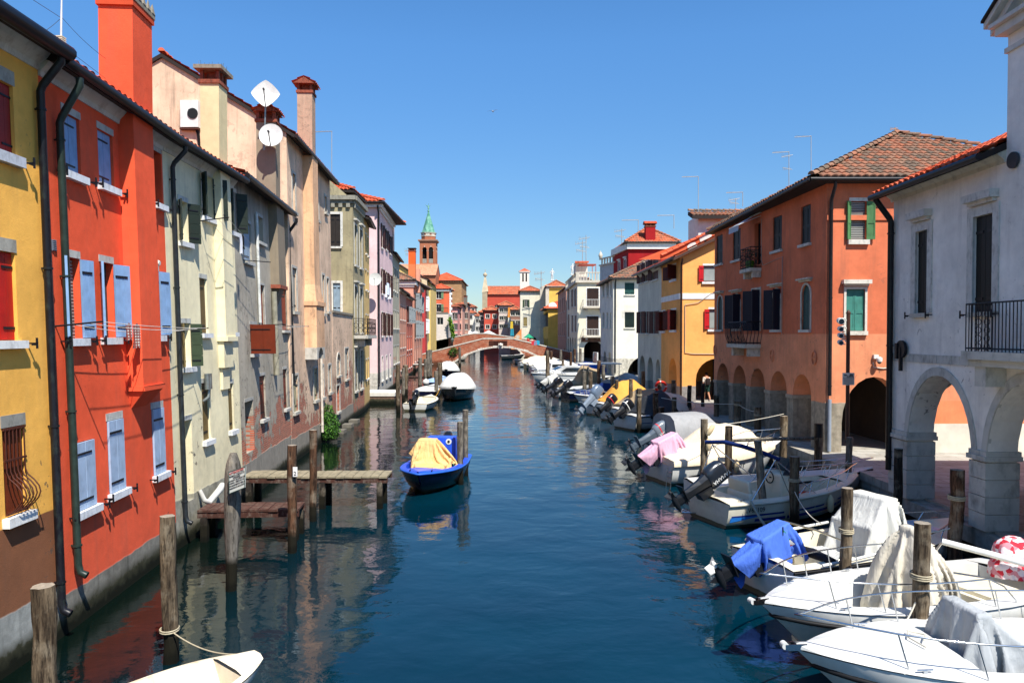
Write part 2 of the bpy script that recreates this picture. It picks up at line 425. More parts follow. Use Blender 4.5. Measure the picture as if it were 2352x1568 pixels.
# ------------------------------------------------------------------ roofs
def inpoly(pt, poly):
    s = None
    for i in range(len(poly)):
        a, b = poly[i], poly[(i+1) % len(poly)]; c = (b[0]-a[0])*(pt[1]-a[1])-(b[1]-a[1])*(pt[0]-a[0])
        if abs(c) < 1e-9: continue
        if s is None: s = c > 0
        elif s != (c > 0): return False
    return True
def tilesheet(mb, O, eu, ev, W, Lr, poly=None, p=.25, row=.38, seg=6, hgt=.055, jit=.012):
    eu = V(eu).normalized(); ev = V(ev).normalized(); n = eu.cross(ev)
    if n.z < 0: n = -n
    O = V(O); nc = max(1, round(W/p)); nr = max(1, round(Lr/row)); p = W/nc; row = Lr/nr
    prof = [abs(cos(pi*(k/seg)))**.8*hgt for k in range(seg+1)]
    rnd = random.Random(nc*31+nr)
    for r in range(nr):
        v0, v1 = r*row, (r+1)*row+.03
        for c in range(nc):
            if poly and not inpoly(((c+.5)*p, (r+.5)*row), poly): continue
            j = rnd.uniform(-jit, jit); j2 = rnd.uniform(0, jit)
            pts = []; uv = []
            for k in range(seg+1):
                u = (c+k/seg)*p; h = prof[k]
                pts += [O+eu*u+ev*(v0+j)+n*(h+.035+j2), O+eu*u+ev*v1+n*(h*.92+.0), O+eu*u+ev*(v0+j)+n*(h-.01)]
            fs = []
            for k in range(seg):
                fs.append((3*k, 3*k+3, 3*k+4, 3*k+1)); uv.append([(c+.5, r+.5)]*4)
                fs.append((3*k+2, 3*k+5, 3*k+3, 3*k)); uv.append([(c+.5, r+.5)]*4)
            mb.add(pts, fs, False, uv)
def ridge(mb, a, b, r=.1, step=.4):
    a = V(a); b = V(b); L = (b-a).length; n = max(1, int(L/step)); d = (b-a).normalized()
    s = d.cross(V((0, 0, 1))).normalized(); up = s.cross(d)
    for i in range(n):
        A = a+(b-a)*(i/n)+up*.035; B = a+(b-a)*((i+1.08)/n); ra = []; rb = []
        for k in range(7):
            t = pi*k/6; ra.append(A+s*cos(t)*r*1.05+up*sin(t)*r*1.05); rb.append(B+s*cos(t)*r*.9+up*sin(t)*r*.9)
        o = len(mb.v); pts = ra+rb
        mb.add(pts, [(k, k+1, 8+k, 7+k) for k in range(6)], False, [[(i+.5, 900.5)]*4]*6)
        mb.add([A]+ra, [(0, k+1, k+2) for k in range(6)], False, [[(i+.5, 900.5)]*3]*6)
TILE_OLD = tilemat('roof_tile_weathered', '#a4654a', '#92705a', '#6c5e50', 1.0)
TILE_RED = tilemat('roof_tile_red', '#c4522f', '#d0694a', '#9a5138', .25)
TILE_MID = tilemat('roof_tile_mixed', '#b25637', '#c17352', '#7d5a48', .55)
def hiproof(b, O, ax, L1, ay, L2, z, pitch=24, mat=None, over=.35, p=.25, row=.38, seg=6, name='roof', gutter=True, gcol='#1b1a1c'):
    O = V((O[0], O[1], 0)); ax = V((ax[0], ax[1], 0)).normalized(); ay = V((ay[0], ay[1], 0)).normalized()
    O = O-ax*over-ay*over; L1 += 2*over; L2 += 2*over; t = math.tan(radians(pitch)); swap = L2 > L1
    if swap: ax, ay, L1, L2 = ay, ax, L2, L1
    h = L2/2*t; c = cos(radians(pitch)); sl = L2/2/c; up = V((0, 0, 1))
    Z = V((0, 0, z)); c00, c10, c11, c01 = O+Z, O+ax*L1+Z, O+ax*L1+ay*L2+Z, O+ay*L2+Z
    r0 = O+ax*L2/2+ay*L2/2+V((0, 0, z+h)); r1 = O+ax*(L1-L2/2)+ay*L2/2+V((0, 0, z+h))
    mb = MB()
    tilesheet(mb, c00, ax, ay*c+up*(c*t), L1, sl, [(0, 0), (L1, 0), (L1-L2/2, sl), (L2/2, sl)], p, row, seg)
    tilesheet(mb, c11, -ax, -ay*c+up*(c*t), L1, sl, [(0, 0), (L1, 0), (L1-L2/2, sl), (L2/2, sl)], p, row, seg)
    tilesheet(mb, c01, -ay, ax*c+up*(c*t), L2, sl, [(0, 0), (L2, 0), (L2/2, sl)], p, row, seg)
    tilesheet(mb, c10, ay, -ax*c+up*(c*t), L2, sl, [(0, 0), (L2, 0), (L2/2, sl)], p, row, seg)
    for a, bb in ((c00, r0), (c01, r0), (c10, r1), (c11, r1), (r0, r1)):
        if (a-bb).length > .3: ridge(mb, a+up*.05, bb+up*.05, max(.11, p*.45), row*1.1)
    rf = mb.build(name, mat or TILE_OLD, b)
    mb = MB(); dz = V((0, 0, .03))
    mb.poly([c00-dz, c10-dz, r1-dz, r0-dz]); mb.poly([c01-dz, c11-dz, r1-dz, r0-dz]); mb.poly([c00-dz, c01-dz, r0-dz]); mb.poly([c10-dz, c11-dz, r1-dz])
    e = V((0, 0, .14)); i0 = over*.98
    d00, d10, d11, d01 = c00-e, c10-e, c11-e, c01-e
    for a, bb, c2, d2 in ((c00-dz, c10-dz, d10, d00), (c10-dz, c11-dz, d11, d10), (c11-dz, c01-dz, d01, d11), (c01-dz, c00-dz, d00, d01)): mb.quad(a, bb, c2, d2)
    mb.quad(d00, d10, d11, d01)
    mb.build('eaves', plain('eave_dark', '#2a2320', .8), b)
    if gutter:
        mb = MB(); g = .07
        cs = [c00, c10, c11, c01, c00]; ct = (c00+c11)/2
        for i in range(4):
            a = cs[i]-V((0, 0, .08)); d = cs[i+1]-V((0, 0, .08)); o = ((a+d)/2-ct); o.z = 0
            mid = (a+d)/2; dd = (d-a).normalized(); nn = V((dd.y, -dd.x, 0)); nn = nn if nn.dot(o) > 0 else -nn
            mb.tube([a+nn*.06-dd*.06, d+nn*.06+dd*.06], g, 8)
        mb.build('gutter', plain('gutter_'+gcol, gcol, .45), b)
    return rf
def shed(b, f, u0, u1, z, depth=4.5, pitch=20, mat=None, over=.35, gutter=True, gr=.085, p=.25, row=.38, seg=6, gcol='#17161a', gable=False, cornice=None, ch=.22, co=.16, dentil=False, name='roof', o_extra=0.0):
    """roof slope rising back from the facade; gable adds the far slope"""
    t = math.tan(radians(pitch)); c = cos(radians(pitch)); q = f.q(0, z); inw = -f.N
    ev = inw*c+V((0, 0, c*t)); Lr = (depth+over)/c
    O = f.q(u0, z)+f.N*over-V((0, 0, over*t)); mb = MB()
    tilesheet(mb, O+V((0, 0, .05)), f.U, ev, u1-u0, Lr, None, p, row, seg)
    mb.build(name, mat or TILE_MID, b)
    mb = MB(); W = u1-u0; O2 = O-V((0, 0, .07))
    e = [O, O+f.U*W, O+f.U*W+ev*Lr, O+ev*Lr]; e2 = [k-V((0, 0, .1)) for k in e]
    mb.hexa(e2+[k+V((0, 0, .04)) for k in e])
    if gable:
        bk = O+ev*Lr; ev2 = inw*c-V((0, 0, c*t)); L2 = Lr
        e = [bk, bk+f.U*W, bk+f.U*W+ev2*L2, bk+ev2*L2]; mb.hexa([k-V((0, 0, .1)) for k in e]+[k+V((0, 0, .05)) for k in e])
        mr = MB(); ridge(mr, bk+V((0, 0, .1)), bk+f.U*W+V((0, 0, .1)), .12, row); mr.build('ridge_tiles', mat or TILE_MID, b)
    mb.build('eaves', plain('eave_dark', '#2a2320', .8), b)
    if gutter:
        mb = MB(); G = O+f.N*gr*.8-V((0, 0, gr*.3)); mb.tube([G-f.U*.02, G+f.U*(W+.02)], gr, 10); mb.build('gutter', plain('gutter_'+gcol, gcol, .4), b)
    if cornice:
        mb = MB(); zt = z-.06; q = f.q
        prof = [(0, -ch), (.03, -ch), (.05, -ch*.75), (co*.55, -ch*.5), (co*.8, -ch*.25), (co, -ch*.2), (co, 0), (0, 0)]
        ra = [q(u0+.01, zt+b_, a_) for a_, b_ in prof]; rb = [q(u1-.01, zt+b_, a_) for a_, b_ in prof]
        mb.loft([ra, rb], True, True, False)
        if dentil:
            n = int((u1-u0)/.35)
            for k in range(n): f.bx(mb, u0+.1+k*.35, u0+.28+k*.35, zt-ch-.16, zt-ch, -.01, co*.8)
        mb.build('cornice', plain('cornice_'+cornice, cornice, .7, 0, .1, 3, dirt='#6b655a', dirt_amt=.5), b)
def bodywalls(b, f, z1, depth, mat, u0=0, u1=None, z0=-.3, gable=None, depth_w=.2, near=True, far=True, name='wall', back=True, roofcap=True):
    """front wall with its openings, end walls and back"""
    u1 = f.L if u1 is None else u1; mb = MB(); wallcells(mb, f, u0, u1, z0, z1, f.holes, depth_w)
    q = f.q; D = -depth; dz0 = f.bat*0
    def qb(u, z): return f.A+f.U*u+f.N*(-depth)+V((0, 0, z))
    gh = gable or 0
    def end(u):
        if gh: mb.add([q(u, z0), qb(u, z0), qb(u, z1), (q(u, z1)+qb(u, z1))/2+V((0, 0, gh)), q(u, z1)], [(0, 1, 2, 3, 4)])
        else: mb.quad(q(u, z0), qb(u, z0), qb(u, z1), q(u, z1))
    if near: end(u0)
    if far: end(u1)
    if back: mb.quad(qb(u0, z0), qb(u1, z0), qb(u1, z1), qb(u0, z1))
    if roofcap and not gh: mb.quad(q(u0, z1-.01), q(u1, z1-.01), qb(u1, z1-.01), qb(u0, z1-.01))
    return mb.build(name, mat, b)
def downpipe(b, f, u, zt, zb, o=.1, r=.055, col='#1d1c1e', gz_=None, go=.3, foot=True, rings=True):
    m = plain('pipe_'+col, col, .4, 0, .25, 6, dirt='#39483f', dirt_amt=.35); mb = MB()
    pts = []
    if gz_: pts += [f.q(u, gz_, go), f.q(u, gz_-.12, go), f.q(u, zt+.1, o+.04)]
    pts += [f.q(u, zt, o), f.q(u, (zt+zb)/2, o), f.q(u, zb+.18, o)]
    if foot: pts += [f.q(u, zb+.05, o+.03), f.q(u, zb, o+.14)]
    mb.tube(pts, r, 10)
    if rings:
        n = max(1, int((zt-zb)/2.4))
        for k in range(n+1):
            zz = zb+.5+(zt-zb-.8)*k/max(1, n); mb.tube([f.q(u, zz, o), f.q(u, zz+.03, o)], r*1.25, 10); f.bx(mb, u-.012, u+.012, zz, zz+.03, -.02, o)
    return mb.build('downpipe', m, b)
def chimney(b, c, w, d, z0, z1, mat, ax=(1, 0), cap='tile', name='chimney', capw=1.35):
    """square stack with a vented cap; c = centre xy"""
    ax = V((ax[0], ax[1], 0)).normalized(); ay = V((-ax.y, ax.x, 0)); M = Matrix((ax, ay, V((0, 0, 1)))).transposed()
    C = V((c[0], c[1], 0)); mb = MB(); mb.box(C+V((0, 0, (z0+z1)/2)), (w, d, z1-z0), M); ch = mb.build(name, mat, b)
    brick = plain('chimney_brick', '#8c4c38', .9, 0, .3, 8, .5, dirt='#2e2620', dirt_amt=.85)
    mb = MB(); mb.box(C+V((0, 0, z1+.05)), (w*1.14, d*1.14, .1), M)
    h = .26
    for i in (-1, 0, 1):
        for j in (-1, 1): mb.box(C+ax*(i*w*.42)+ay*(j*d*.42)+V((0, 0, z1+.1+h/2)), (w*.16, d*.16, h), M)
    mb.box(C+V((0, 0, z1+.1+h/2)), (w*.5, d*.5, h), M)
    top = z1+.1+h
    if cap == 'slab':
        mb.build('cap_vent', brick, ch); mb = MB(); mb.box(C+V((0, 0, top+.05)), (w*capw*1.1, d*capw*1.1, .1), M)
        mb.build('cap', plain('concrete_old', '#8b8272', .9, 0, .2, 6, .4, dirt='#3a352b', dirt_amt=.6), ch)
        mb = MB(); rr = random.Random(3)
        for k in range(26):
            p = C+ax*rr.uniform(-.5, .5)*w*capw+ay*rr.uniform(-.5, .5)*d*capw+V((0, 0, top+.1)); mb.tube([p, p+V((rr.uniform(-.03, .03), rr.uniform(-.03, .03), .13))], .004, 4)
        mb.build('bird_spikes', plain('wire_grey', '#6d6f70', .4, .6), ch)
    elif cap == 'tile':
        mb.build('cap_vent', brick, ch)
        mb = MB(); W = w*capw; D = d*capw; t = .55; s = D/2/cos(math.atan(t))
        for sg in (1, -1):
            tilesheet(mb, C-ax*(W/2)*sg+ay*(-D/2*sg)+V((0, 0, top)), ax*sg, ay*sg+V((0, 0, t)), W, s, None, .2, .3, 6, .05)
        mb.build('cap', TILE_RED, ch)
        mb = MB(); hh = D/2*t
        a = [C-ax*W*.48-ay*D*.48, C+ax*W*.48-ay*D*.48, C+ax*W*.48+ay*D*.48, C-ax*W*.48+ay*D*.48]; Z = V((0, 0, top)); r0 = C-ax*W*.48+V((0, 0, top+hh)); r1 = C+ax*W*.48+V((0, 0, top+hh))
        a = [k+Z for k in a]; mb.add(a+[r0, r1], [(0, 3, 2, 1), (0, 1, 5, 4), (2, 3, 4, 5), (0, 4, 3), (1, 2, 5)]); mb.build('cap_core', brick, ch)
    elif cap == 'crown':
        mb = MB(); mb.box(C+V((0, 0, z1+.06)), (w*1.1, d*1.1, .12), M); mb.build('cap_vent', plain('chimney_red_band', '#c44a26', .8), ch); mb = MB()
        mb.box(C+V((0, 0, z1+.17)), (w*1.14, d*1.14, .1), M)
        for side in range(4):
            for k in range(5):
                s = -.45+.9*k/4; e = .5
                p = (ax*(s*w*1.05)+ay*(e*d*1.08*(1 if side else -1))) if side < 2 else (ay*(s*d*1.05)+ax*(e*w*1.08*(1 if side == 2 else -1)))
                q = C+p+V((0, 0, z1+.22)); hw = .07
                dv = ax if side < 2 else ay; nv = ay if side < 2 else ax
                mb.add([q-dv*hw-nv*.03, q+dv*hw-nv*.03, q+dv*hw+nv*.03, q-dv*hw+nv*.03, q+V((0, 0, .22))], [(0, 1, 4), (1, 2, 4), (2, 3, 4), (3, 0, 4)])
        mb.build('cap', plain('concrete_old', '#8b8272', .9, 0, .2, 6, .4, dirt='#3a352b', dirt_amt=.6), ch)
    else: mb.build('cap_vent', brick, ch); mb = MB(); mb.box(C+V((0, 0, top+.04)), (w*1.2, d*1.2, .07), M); mb.build('cap', plain('cap_dark', '#2b2622', .8), ch)
    return ch
# ------------------------------------------------------------------ real draped cloth (simulated over simple supports, then kept as plain mesh)
def sim_cloth(boxes, sx, sy, nx, ny, z0, frames=38, cx=0.0, cy=0.0, bend=.6, floor=True, rot=0.0, pins=None, shrink=0.0):
    tmp = []; meshes = []
    def obj_(name, vs, fs):
        me = bpy.data.meshes.new(name); me.from_pydata(vs, [], fs); o = bpy.data.objects.new(name, me); COL.objects.link(o); tmp.append(o); meshes.append(me); return o
    for pts in boxes:
        o = obj_('tmp_support', [tuple(p) for p in pts], [(0, 3, 2, 1), (4, 5, 6, 7), (0, 1, 5, 4), (1, 2, 6, 5), (2, 3, 7, 6), (3, 0, 4, 7)])
        sb = o.modifiers.new('s', 'SUBSURF'); sb.subdivision_type = 'SIMPLE'; sb.levels = 2
        o.modifiers.new('c', 'COLLISION'); o.collision.thickness_outer = .015; o.collision.cloth_friction = 12
    if floor:
        o = obj_('tmp_floor', [(-4, -4, 0), (4, -4, 0), (4, 4, 0), (-4, 4, 0)], [(0, 1, 2, 3)]); o.modifiers.new('c', 'COLLISION'); o.collision.thickness_outer = .01
    vs = []; c_, s_ = cos(rot), sin(rot)
    for j in range(ny+1):
        for i in range(nx+1):
            x = (i/nx-.5)*sx; y = (j/ny-.5)*sy; vs.append((cx+x*c_-y*s_, cy+x*s_+y*c_, z0+.004*sin(i*1.3+j*.7)))
    fs = [(j*(nx+1)+i, j*(nx+1)+i+1, (j+1)*(nx+1)+i+1, (j+1)*(nx+1)+i) for j in range(ny) for i in range(nx)]
    o = obj_('tmp_cloth', vs, fs); m = o.modifiers.new('cloth', 'CLOTH'); st = m.settings; st.quality = 6; st.mass = .25; st.tension_stiffness = 18; st.compression_stiffness = 18; st.shear_stiffness = 6; st.bending_stiffness = bend; st.air_damping = 1.5
    if shrink: st.shrink_min = shrink
    m.collision_settings.use_collision = True; m.collision_settings.distance_min = .01; m.collision_settings.collision_quality = 3; m.collision_settings.use_self_collision = True; m.collision_settings.self_distance_min = .012
    m.point_cache.frame_start = 1; m.point_cache.frame_end = frames+2
    scn.frame_start = 1; scn.frame_end = frames+2
    for f in range(1, frames+1): scn.frame_set(f)
    ev = o.evaluated_get(bpy.context.evaluated_depsgraph_get()); me = ev.to_mesh(); out = [v.co.copy() for v in me.vertices]; ev.to_mesh_clear()
    scn.frame_set(1)
    for q in tmp: bpy.data.objects.remove(q, do_unlink=True)
    for q in meshes: bpy.data.meshes.remove(q)
    return out, fs
def frust(x0, x1, y0, y1, z0, z1, tx0=None, tx1=None, ty=1.0):
    tx0 = x0 if tx0 is None else tx0; tx1 = x1 if tx1 is None else tx1; return [V(p) for p in ((x0, y0, z0), (x1, y0, z0), (x1, y1, z0), (x0, y1, z0), (tx0, y0*ty, z1), (tx1, y0*ty, z1), (tx1, y1*ty, z1), (tx0, y1*ty, z1))]
SIMS = {}
try:
    SIMS['silver'] = sim_cloth([frust(-.45, .4, -.36, .36, 0, .62), frust(.1, .42, -.36, .36, .6, 1.12, .22, .36, .9)], 2.3, 2.1, 58, 54, 1.2, 42, cx=.02, rot=.1)
    SIMS['beige'] = sim_cloth([frust(-.35, .35, -.38, .38, 0, .95), frust(-.2, .3, -.36, .36, .9, 1.28, -.05, .25, .8), frust(-.02, .16, -.12, .12, 1.2, 1.58, .02, .14)], 2.9, 2.6, 62, 56, 1.68, 48, cx=.06, rot=.3)
    SIMS['white'] = sim_cloth([frust(-.3, .4, -.5, .5, 0, .9), frust(.0, .4, -.48, .48, .88, 1.42, .1, .38, .92)], 2.7, 2.7, 58, 58, 1.5, 46, cx=.08, rot=.05)
    MR_ = Matrix.Rotation(radians(60), 3, 'Y'); cw = [MR_ @ p for p in frust(-.52, 0, -.2, .2, .18, .8, -.42, -.12, .62)]; lg = [MR_ @ p for p in frust(-.45, -.12, -.07, .07, -.75, .2)]
    SIMS['motor'] = sim_cloth([cw, lg], 1.75, 1.6, 54, 50, 1.02, 38, cx=.1, rot=.2, floor=False, bend=.3)
    SIMS['quilt'] = sim_cloth([[V(p) for p in ((1.6, -.85, .3), (4.5, -.1, .3), (4.5, .1, .3), (1.6, .85, .3), (1.6, -.86, .7), (4.5, -.1, .78), (4.5, .1, .78), (1.6, .86, .7))], frust(2.3, 2.75, -.6, .12, .65, 1.5, 2.35, 2.6, .75)], 2.9, 2.3, 62, 50, 1.6, 44, cx=2.78, cy=-.05, rot=-.15, floor=False, bend=1.5)
except Exception as e_: print('cloth', e_)
def draped(root, key, c, mat, rz=0.0, name='console_cover', sc=1.0):
    if key not in SIMS: return drape(root, c if key != 'quilt' else (3.0, 0, .6), .6, .5, 1.2, .6, (0, 0), mat, name, 7, .15, 3.0, 2, 1.6)
    vs, fs = SIMS[key]; M = Matrix.Translation(V(c)) @ Matrix.Rotation(rz, 4, 'Z') @ Matrix.Scale(sc, 4); mb = MB(); mb.add([M @ v for v in vs], fs, True)
    o = mb.build(name, mat, root, world=False); return o
# ------------------------------------------------------------------ world, sun, render
W = bpy.data.worlds.new("World"); scn.world = W; W.use_nodes = True
wt = W.node_tree; bg = wt.nodes['Background']
SUN = V((.70, -1.28, 2.12)).normalized()
sky = wt.nodes.new('ShaderNodeTexSky'); sky.sky_type = 'NISHITA'; sky.sun_disc = False
sky.sun_elevation = math.asin(SUN.z); sky.sun_rotation = atan2(SUN.x, SUN.y); sky.air_density = 1.0; sky.dust_density = .15; sky.ozone_density = 3.5
hs = wt.nodes.new('ShaderNodeHueSaturation'); hs.inputs['Saturation'].default_value = 1.22; hs.inputs['Value'].default_value = 1.15
wt.links.new(sky.outputs[0], hs.inputs['Color']); tn = wt.nodes.new('ShaderNodeMix'); tn.data_type = 'RGBA'; tn.blend_type = 'MULTIPLY'; tn.inputs[0].default_value = 1; tn.inputs[7].default_value = (.94, 1.01, 1.06, 1)
tc = wt.nodes.new('ShaderNodeTexCoord'); sx = wt.nodes.new('ShaderNodeSeparateXYZ'); mr = wt.nodes.new('ShaderNodeMapRange'); wt.links.new(tc.outputs['Generated'], sx.inputs[0]); wt.links.new(sx.outputs[2], mr.inputs[0])
for k_, v_ in enumerate((0.0, .36, .56, 1.05)): mr.inputs[k_+1].default_value = v_
m2 = wt.nodes.new('ShaderNodeVectorMath'); m2.operation = 'SCALE'; wt.links.new(hs.outputs[0], m2.inputs[0]); wt.links.new(mr.outputs[0], m2.inputs['Scale']); wt.links.new(m2.outputs[0], tn.inputs[6]); wt.links.new(tn.outputs[2], bg.inputs['Color']); bg.inputs['Strength'].default_value = .15
sd = bpy.data.lights.new('sun', 'SUN'); so = bpy.data.objects.new('sun', sd); COL.objects.link(so)
sd.energy = 8.0; sd.angle = radians(.53); sd.color = (1, .955, .88)
so.rotation_euler = SUN.to_track_quat('Z', 'Y').to_euler(); so.location = (20, -30, 60)
scn.render.engine = 'CYCLES'
scn.view_settings.view_transform = 'Standard'; scn.view_settings.look = 'None'; scn.view_settings.exposure = 0; scn.view_settings.gamma = 1
scn.render.resolution_x = 1024; scn.render.resolution_y = 682; scn.render.resolution_percentage = 100
scn.cycles.max_bounces = 6; scn.cycles.caustics_reflective = False; scn.cycles.caustics_refractive = False
# ------------------------------------------------------------------ water
t = NT('canal_water'); P = t.pos(); x, y, z = t.sep(P)
Ps = t.scale(P, (1.0, 1.25, 1.0))
n1 = t.noise(Ps, .95, 3, .45, .3); n2 = t.noise(Ps, 3.4, 4, .55, .4); n3 = t.noise(Ps, .28, 2, .5)
n4 = t.noise(Ps, 11.0, 3, .5)
calm = t.rng(t.noise(t.scale(P, (1, .5, 1)), .11, 3), .32, .66, .35, 1.2)
h = t.m('ADD', t.m('MULTIPLY', n1, .9), t.m('ADD', t.m('MULTIPLY', n2, .17), t.m('ADD', t.m('MULTIPLY', n4, .018), t.m('MULTIPLY', n3, 1.6))))
h = t.m('MULTIPLY', h, calm)
nrm = t.bump(h, .04, .8)
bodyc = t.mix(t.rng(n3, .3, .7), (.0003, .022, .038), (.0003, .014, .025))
bodyc = t.mix(t.rng(t.m('ADD', x, t.m('MULTIPLY', n3, 2.0)), -6.5, -1.0, 1, 0, True), bodyc, (.0015, .005, .0035))  # darker green towards the left bank, painting in the dark house reflections
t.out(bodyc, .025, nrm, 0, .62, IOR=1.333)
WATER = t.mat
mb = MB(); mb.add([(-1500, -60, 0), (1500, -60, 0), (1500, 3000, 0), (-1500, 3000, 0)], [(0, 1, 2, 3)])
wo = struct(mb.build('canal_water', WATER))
# ------------------------------------------------------------------ quay on the right bank
PAVE = NT('quay_paving'); t = PAVE; P = t.pos(); bt = t.node('ShaderNodeTexBrick'); t.put(bt.inputs['Vector'], P)
bt.inputs['Color1'].default_value = lin('#b4b0a6')+(1,); bt.inputs['Color2'].default_value = lin('#a29f96')+(1,); bt.inputs['Mortar'].default_value = lin('#6c665a')+(1,)
bt.inputs['Scale'].default_value = 1; bt.inputs['Brick Width'].default_value = 1.1; bt.inputs['Row Height'].default_value = .55; bt.inputs['Mortar Size'].default_value = .012
nn = t.noise(P, 2.5, 6, .65); cc = t.mix(t.rng(nn, .4, .75, 0, .6), bt.outputs[0], lin('#7c7466'))
cc = t.mix(t.rng(z if False else t.sep(P)[2], .3, .55, 1, 0), cc, lin('#23251b'))
t.out(cc, .8, t.bump(t.m('SUBTRACT', nn, t.m('MULTIPLY', bt.outputs['Fac'], .6)), .01, .6), 0, .2); PAVE = t.mat
edge = [(10.1, 4), (10.02, 14.4), (10.42, 17.7), (10.40, 19.5), (10.45, 22.8), (10.28, 25.1), (10.2, 27.6), (9.6, 38), (8.9, 45), (8.9, 73), (8.6, 108), (8.2, 119), (9.0, 122), (7.2, 135), (6.4, 155), (6.0, 175), (4.5, 215), (-2, 330)]
mb = MB(); zq = .9
for (xa, ya), (xb, yb) in zip(edge, edge[1:]):
    mb.quad((xa, ya, zq), (60, ya, zq), (60, yb, zq), (xb, yb, zq)); mb.quad((xa, ya, -1), (xa, ya, zq), (xb, yb, zq), (xb, yb, -1))
quay = struct(mb.build('quay', PAVE))
mb = MB()
for (xa, ya), (xb, yb) in zip(edge[:10], edge[1:11]):
    n = max(1, int((yb-ya)/1.3)); d = (V((xb, yb, 0))-V((xa, ya, 0)))
    for k in range(n):
        a = V((xa, ya, 0))+d*(k/n+.003); b_ = V((xa, ya, 0))+d*((k+1)/n-.003); o = V((-.06, 0, 0)); i = V((.38, 0, 0)); j = (k*7 % 5)*.004
        mb.hexa([a+o+V((0, 0, .68)), a+i+V((0, 0, .68)), b_+i+V((0, 0, .68)), b_+o+V((0, 0, .68)), a+o+V((0, 0, .915+j)), a+i+V((0, 0, .905)), b_+i+V((0, 0, .905)), b_+o+V((0, 0, .915+j))])
kerbm = plain('kerb_stone', '#a39d90', .8, 0, .15, 3, .4, 20, dirt='#4a463c', dirt_amt=.5)
struct(mb.build('quay_kerb', kerbm))
# left far bank ground
mb = MB(); le = [(-16, 150), (-13.2, 152), (-11.5, 200), (-12, 330)]
for (xa, ya), (xb, yb) in zip(le, le[1:]):
    mb.quad((xa, ya, .9), (xb, yb, .9), (-60, yb, .9), (-60, ya, .9)); mb.quad((xa, ya, -1), (xb, yb, -1), (xb, yb, .9), (xa, ya, .9))
struct(mb.build('far_bank', PAVE))
# ------------------------------------------------------------------ left bank, near row
BL = '#7f9fc4'; WH = '#d9d8d2'; DG = '#1c261d'; BAT = .028
RED = stucco('stucco_red', '#ea5c3a', plinth='#8d8a80', zp=.66, grime=.16, stain=.2, chips=.12, var=.04)
YEL = stucco('stucco_yellow', '#84553a', col2='#f4b656', z2=2.15, plinth='#a4a6a0', zp=.88, grime=.1, stain=.15, seed=1, chips=.1, var=.04)
CRE = stucco('stucco_cream', '#eadfb9', plinth='#a4a090', zp=1.12, grime=.3, stain=.3, seed=2, chips=.25, var=.06)
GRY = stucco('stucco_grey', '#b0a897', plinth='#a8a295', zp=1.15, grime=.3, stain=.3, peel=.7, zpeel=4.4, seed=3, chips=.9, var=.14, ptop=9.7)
PEA = stucco('stucco_peach', '#e0c0a2', plinth='#a39c8c', zp=.95, grime=.35, stain=.55, peel=.74, zpeel=5, chips=.9, var=.16, seed=4)
PNK = stucco('stucco_gable_pink', '#c9ab98', grime=0, stain=.4, chips=.4, var=.12, seed=5, base=False)
P = [(-7.30, 5.5), (-7.43, 12.1), (-7.76, 17.05), (-7.86, 21.6), (-8.49, 28.5), (-8.97, 37.2), (-9.43, 44.0)]
# yellow house
b = thing('house', 'yellow ochre house with brown base and red shutters at the left edge', 'house', (P[0][0], P[0][1], 0))
f = Fac(P[0], P[1], 1, BAT)
win(b, f, (-30, 32, 184, 348), 'shut', '#8c1f17', lintel=.22, sill=.16, lcol='#a09c90', scol='#b8bcc2', depth=.18, hooks=True)
win(b, f, (-30, 38, 576, 782), 'shut', '#b01a12', lintel=.2, sill=.12, lcol='#a09c90', scol='#e0e0dc', depth=.18, hooks=True)
w = win(b, f, (8, 59, 978, 1182), 'shut', '#6b2d14', lintel=.18, sill=.14, lcol='#8f8d84', scol='#e0e0dc', depth=.16, straps=False)
u0, u1, z0, z1 = f.holes[-1][:4]
mb = MB()
for k in range(6):
    u = u0+.04+(u1-u0-.08)*k/5; pts = []
    for i in range(15):
        s = i/14; bulge = .02+.22*max(0, sin(pi*min(1, max(0, (s-0.0)/.45))))*(1 if s < .45 else 0)
        pts.append(f.q(u, z0+.03+(z1-z0-.06)*s, bulge))
    mb.tube(pts, .011, 5)
for s in (.02, .62, .97): f.bx(mb, u0, u1, z0+(z1-z0)*s, z0+(z1-z0)*s+.03, .0, .03)
mb.build('window_grille', plain('rust_iron', '#4a2418', .6), w)
bodywalls(b, f, 9.65, 7, YEL, far=True, near=True)
shed(b, f, 0, f.L, 9.72, 7, 18, TILE_MID, over=.42, gr=.12, cornice='#c9ccc9', ch=.38, co=.3)
downpipe(b, f, f.L-.12, 8.9, .45, .1, .062, '#15141a', gz_=9.5, go=.45)
# red house
b = thing('house', 'bright red house with pale blue shutters and a tall square red chimney', 'house', (P[1][0], P[1][1], 0))
f = Fac(P[1], P[2], 1, BAT)
K = dict(lintel=.13, sill=.13, lcol='#b5b4ac', scol='#d8dbde', hooks=True)
win(b, f, (144, 184, 266, 398), 'shut1', BL, **K)
win(b, f, (226, 260, 305, 426), 'shut1', BL, **K)
win(b, f, (353, 371, 350, 468), 'dark', **K)
win(b, f, (150, 185, 592, 777), 'blind', BL, frame='#3a3a3a', leaves=[('l', .45, 152, BL), ('r', .6, 168, BL)], fold=True, **K)
win(b, f, (232, 262, 604, 775), 'glass', BL, frame='#3a3a3a', leaves=[('l', .42, 150, BL), ('r', .75, 163, BL)], fold=True, **K)
win(b, f, (354, 366, 622, 770), 'glass', BL, leaves=[('r', 1.2, 166, BL)], fold=True, **K)
KL = dict(K, depth=.15, shut_o=.04); KL['lintel'] = None
win(b, f, (170, 216, 1012, 1168), 'shut1', '#9fb4cc', **KL); KL['lintel'] = .14
win(b, f, (248, 283, 962, 1128), 'shut1', '#9fb4cc', **KL)
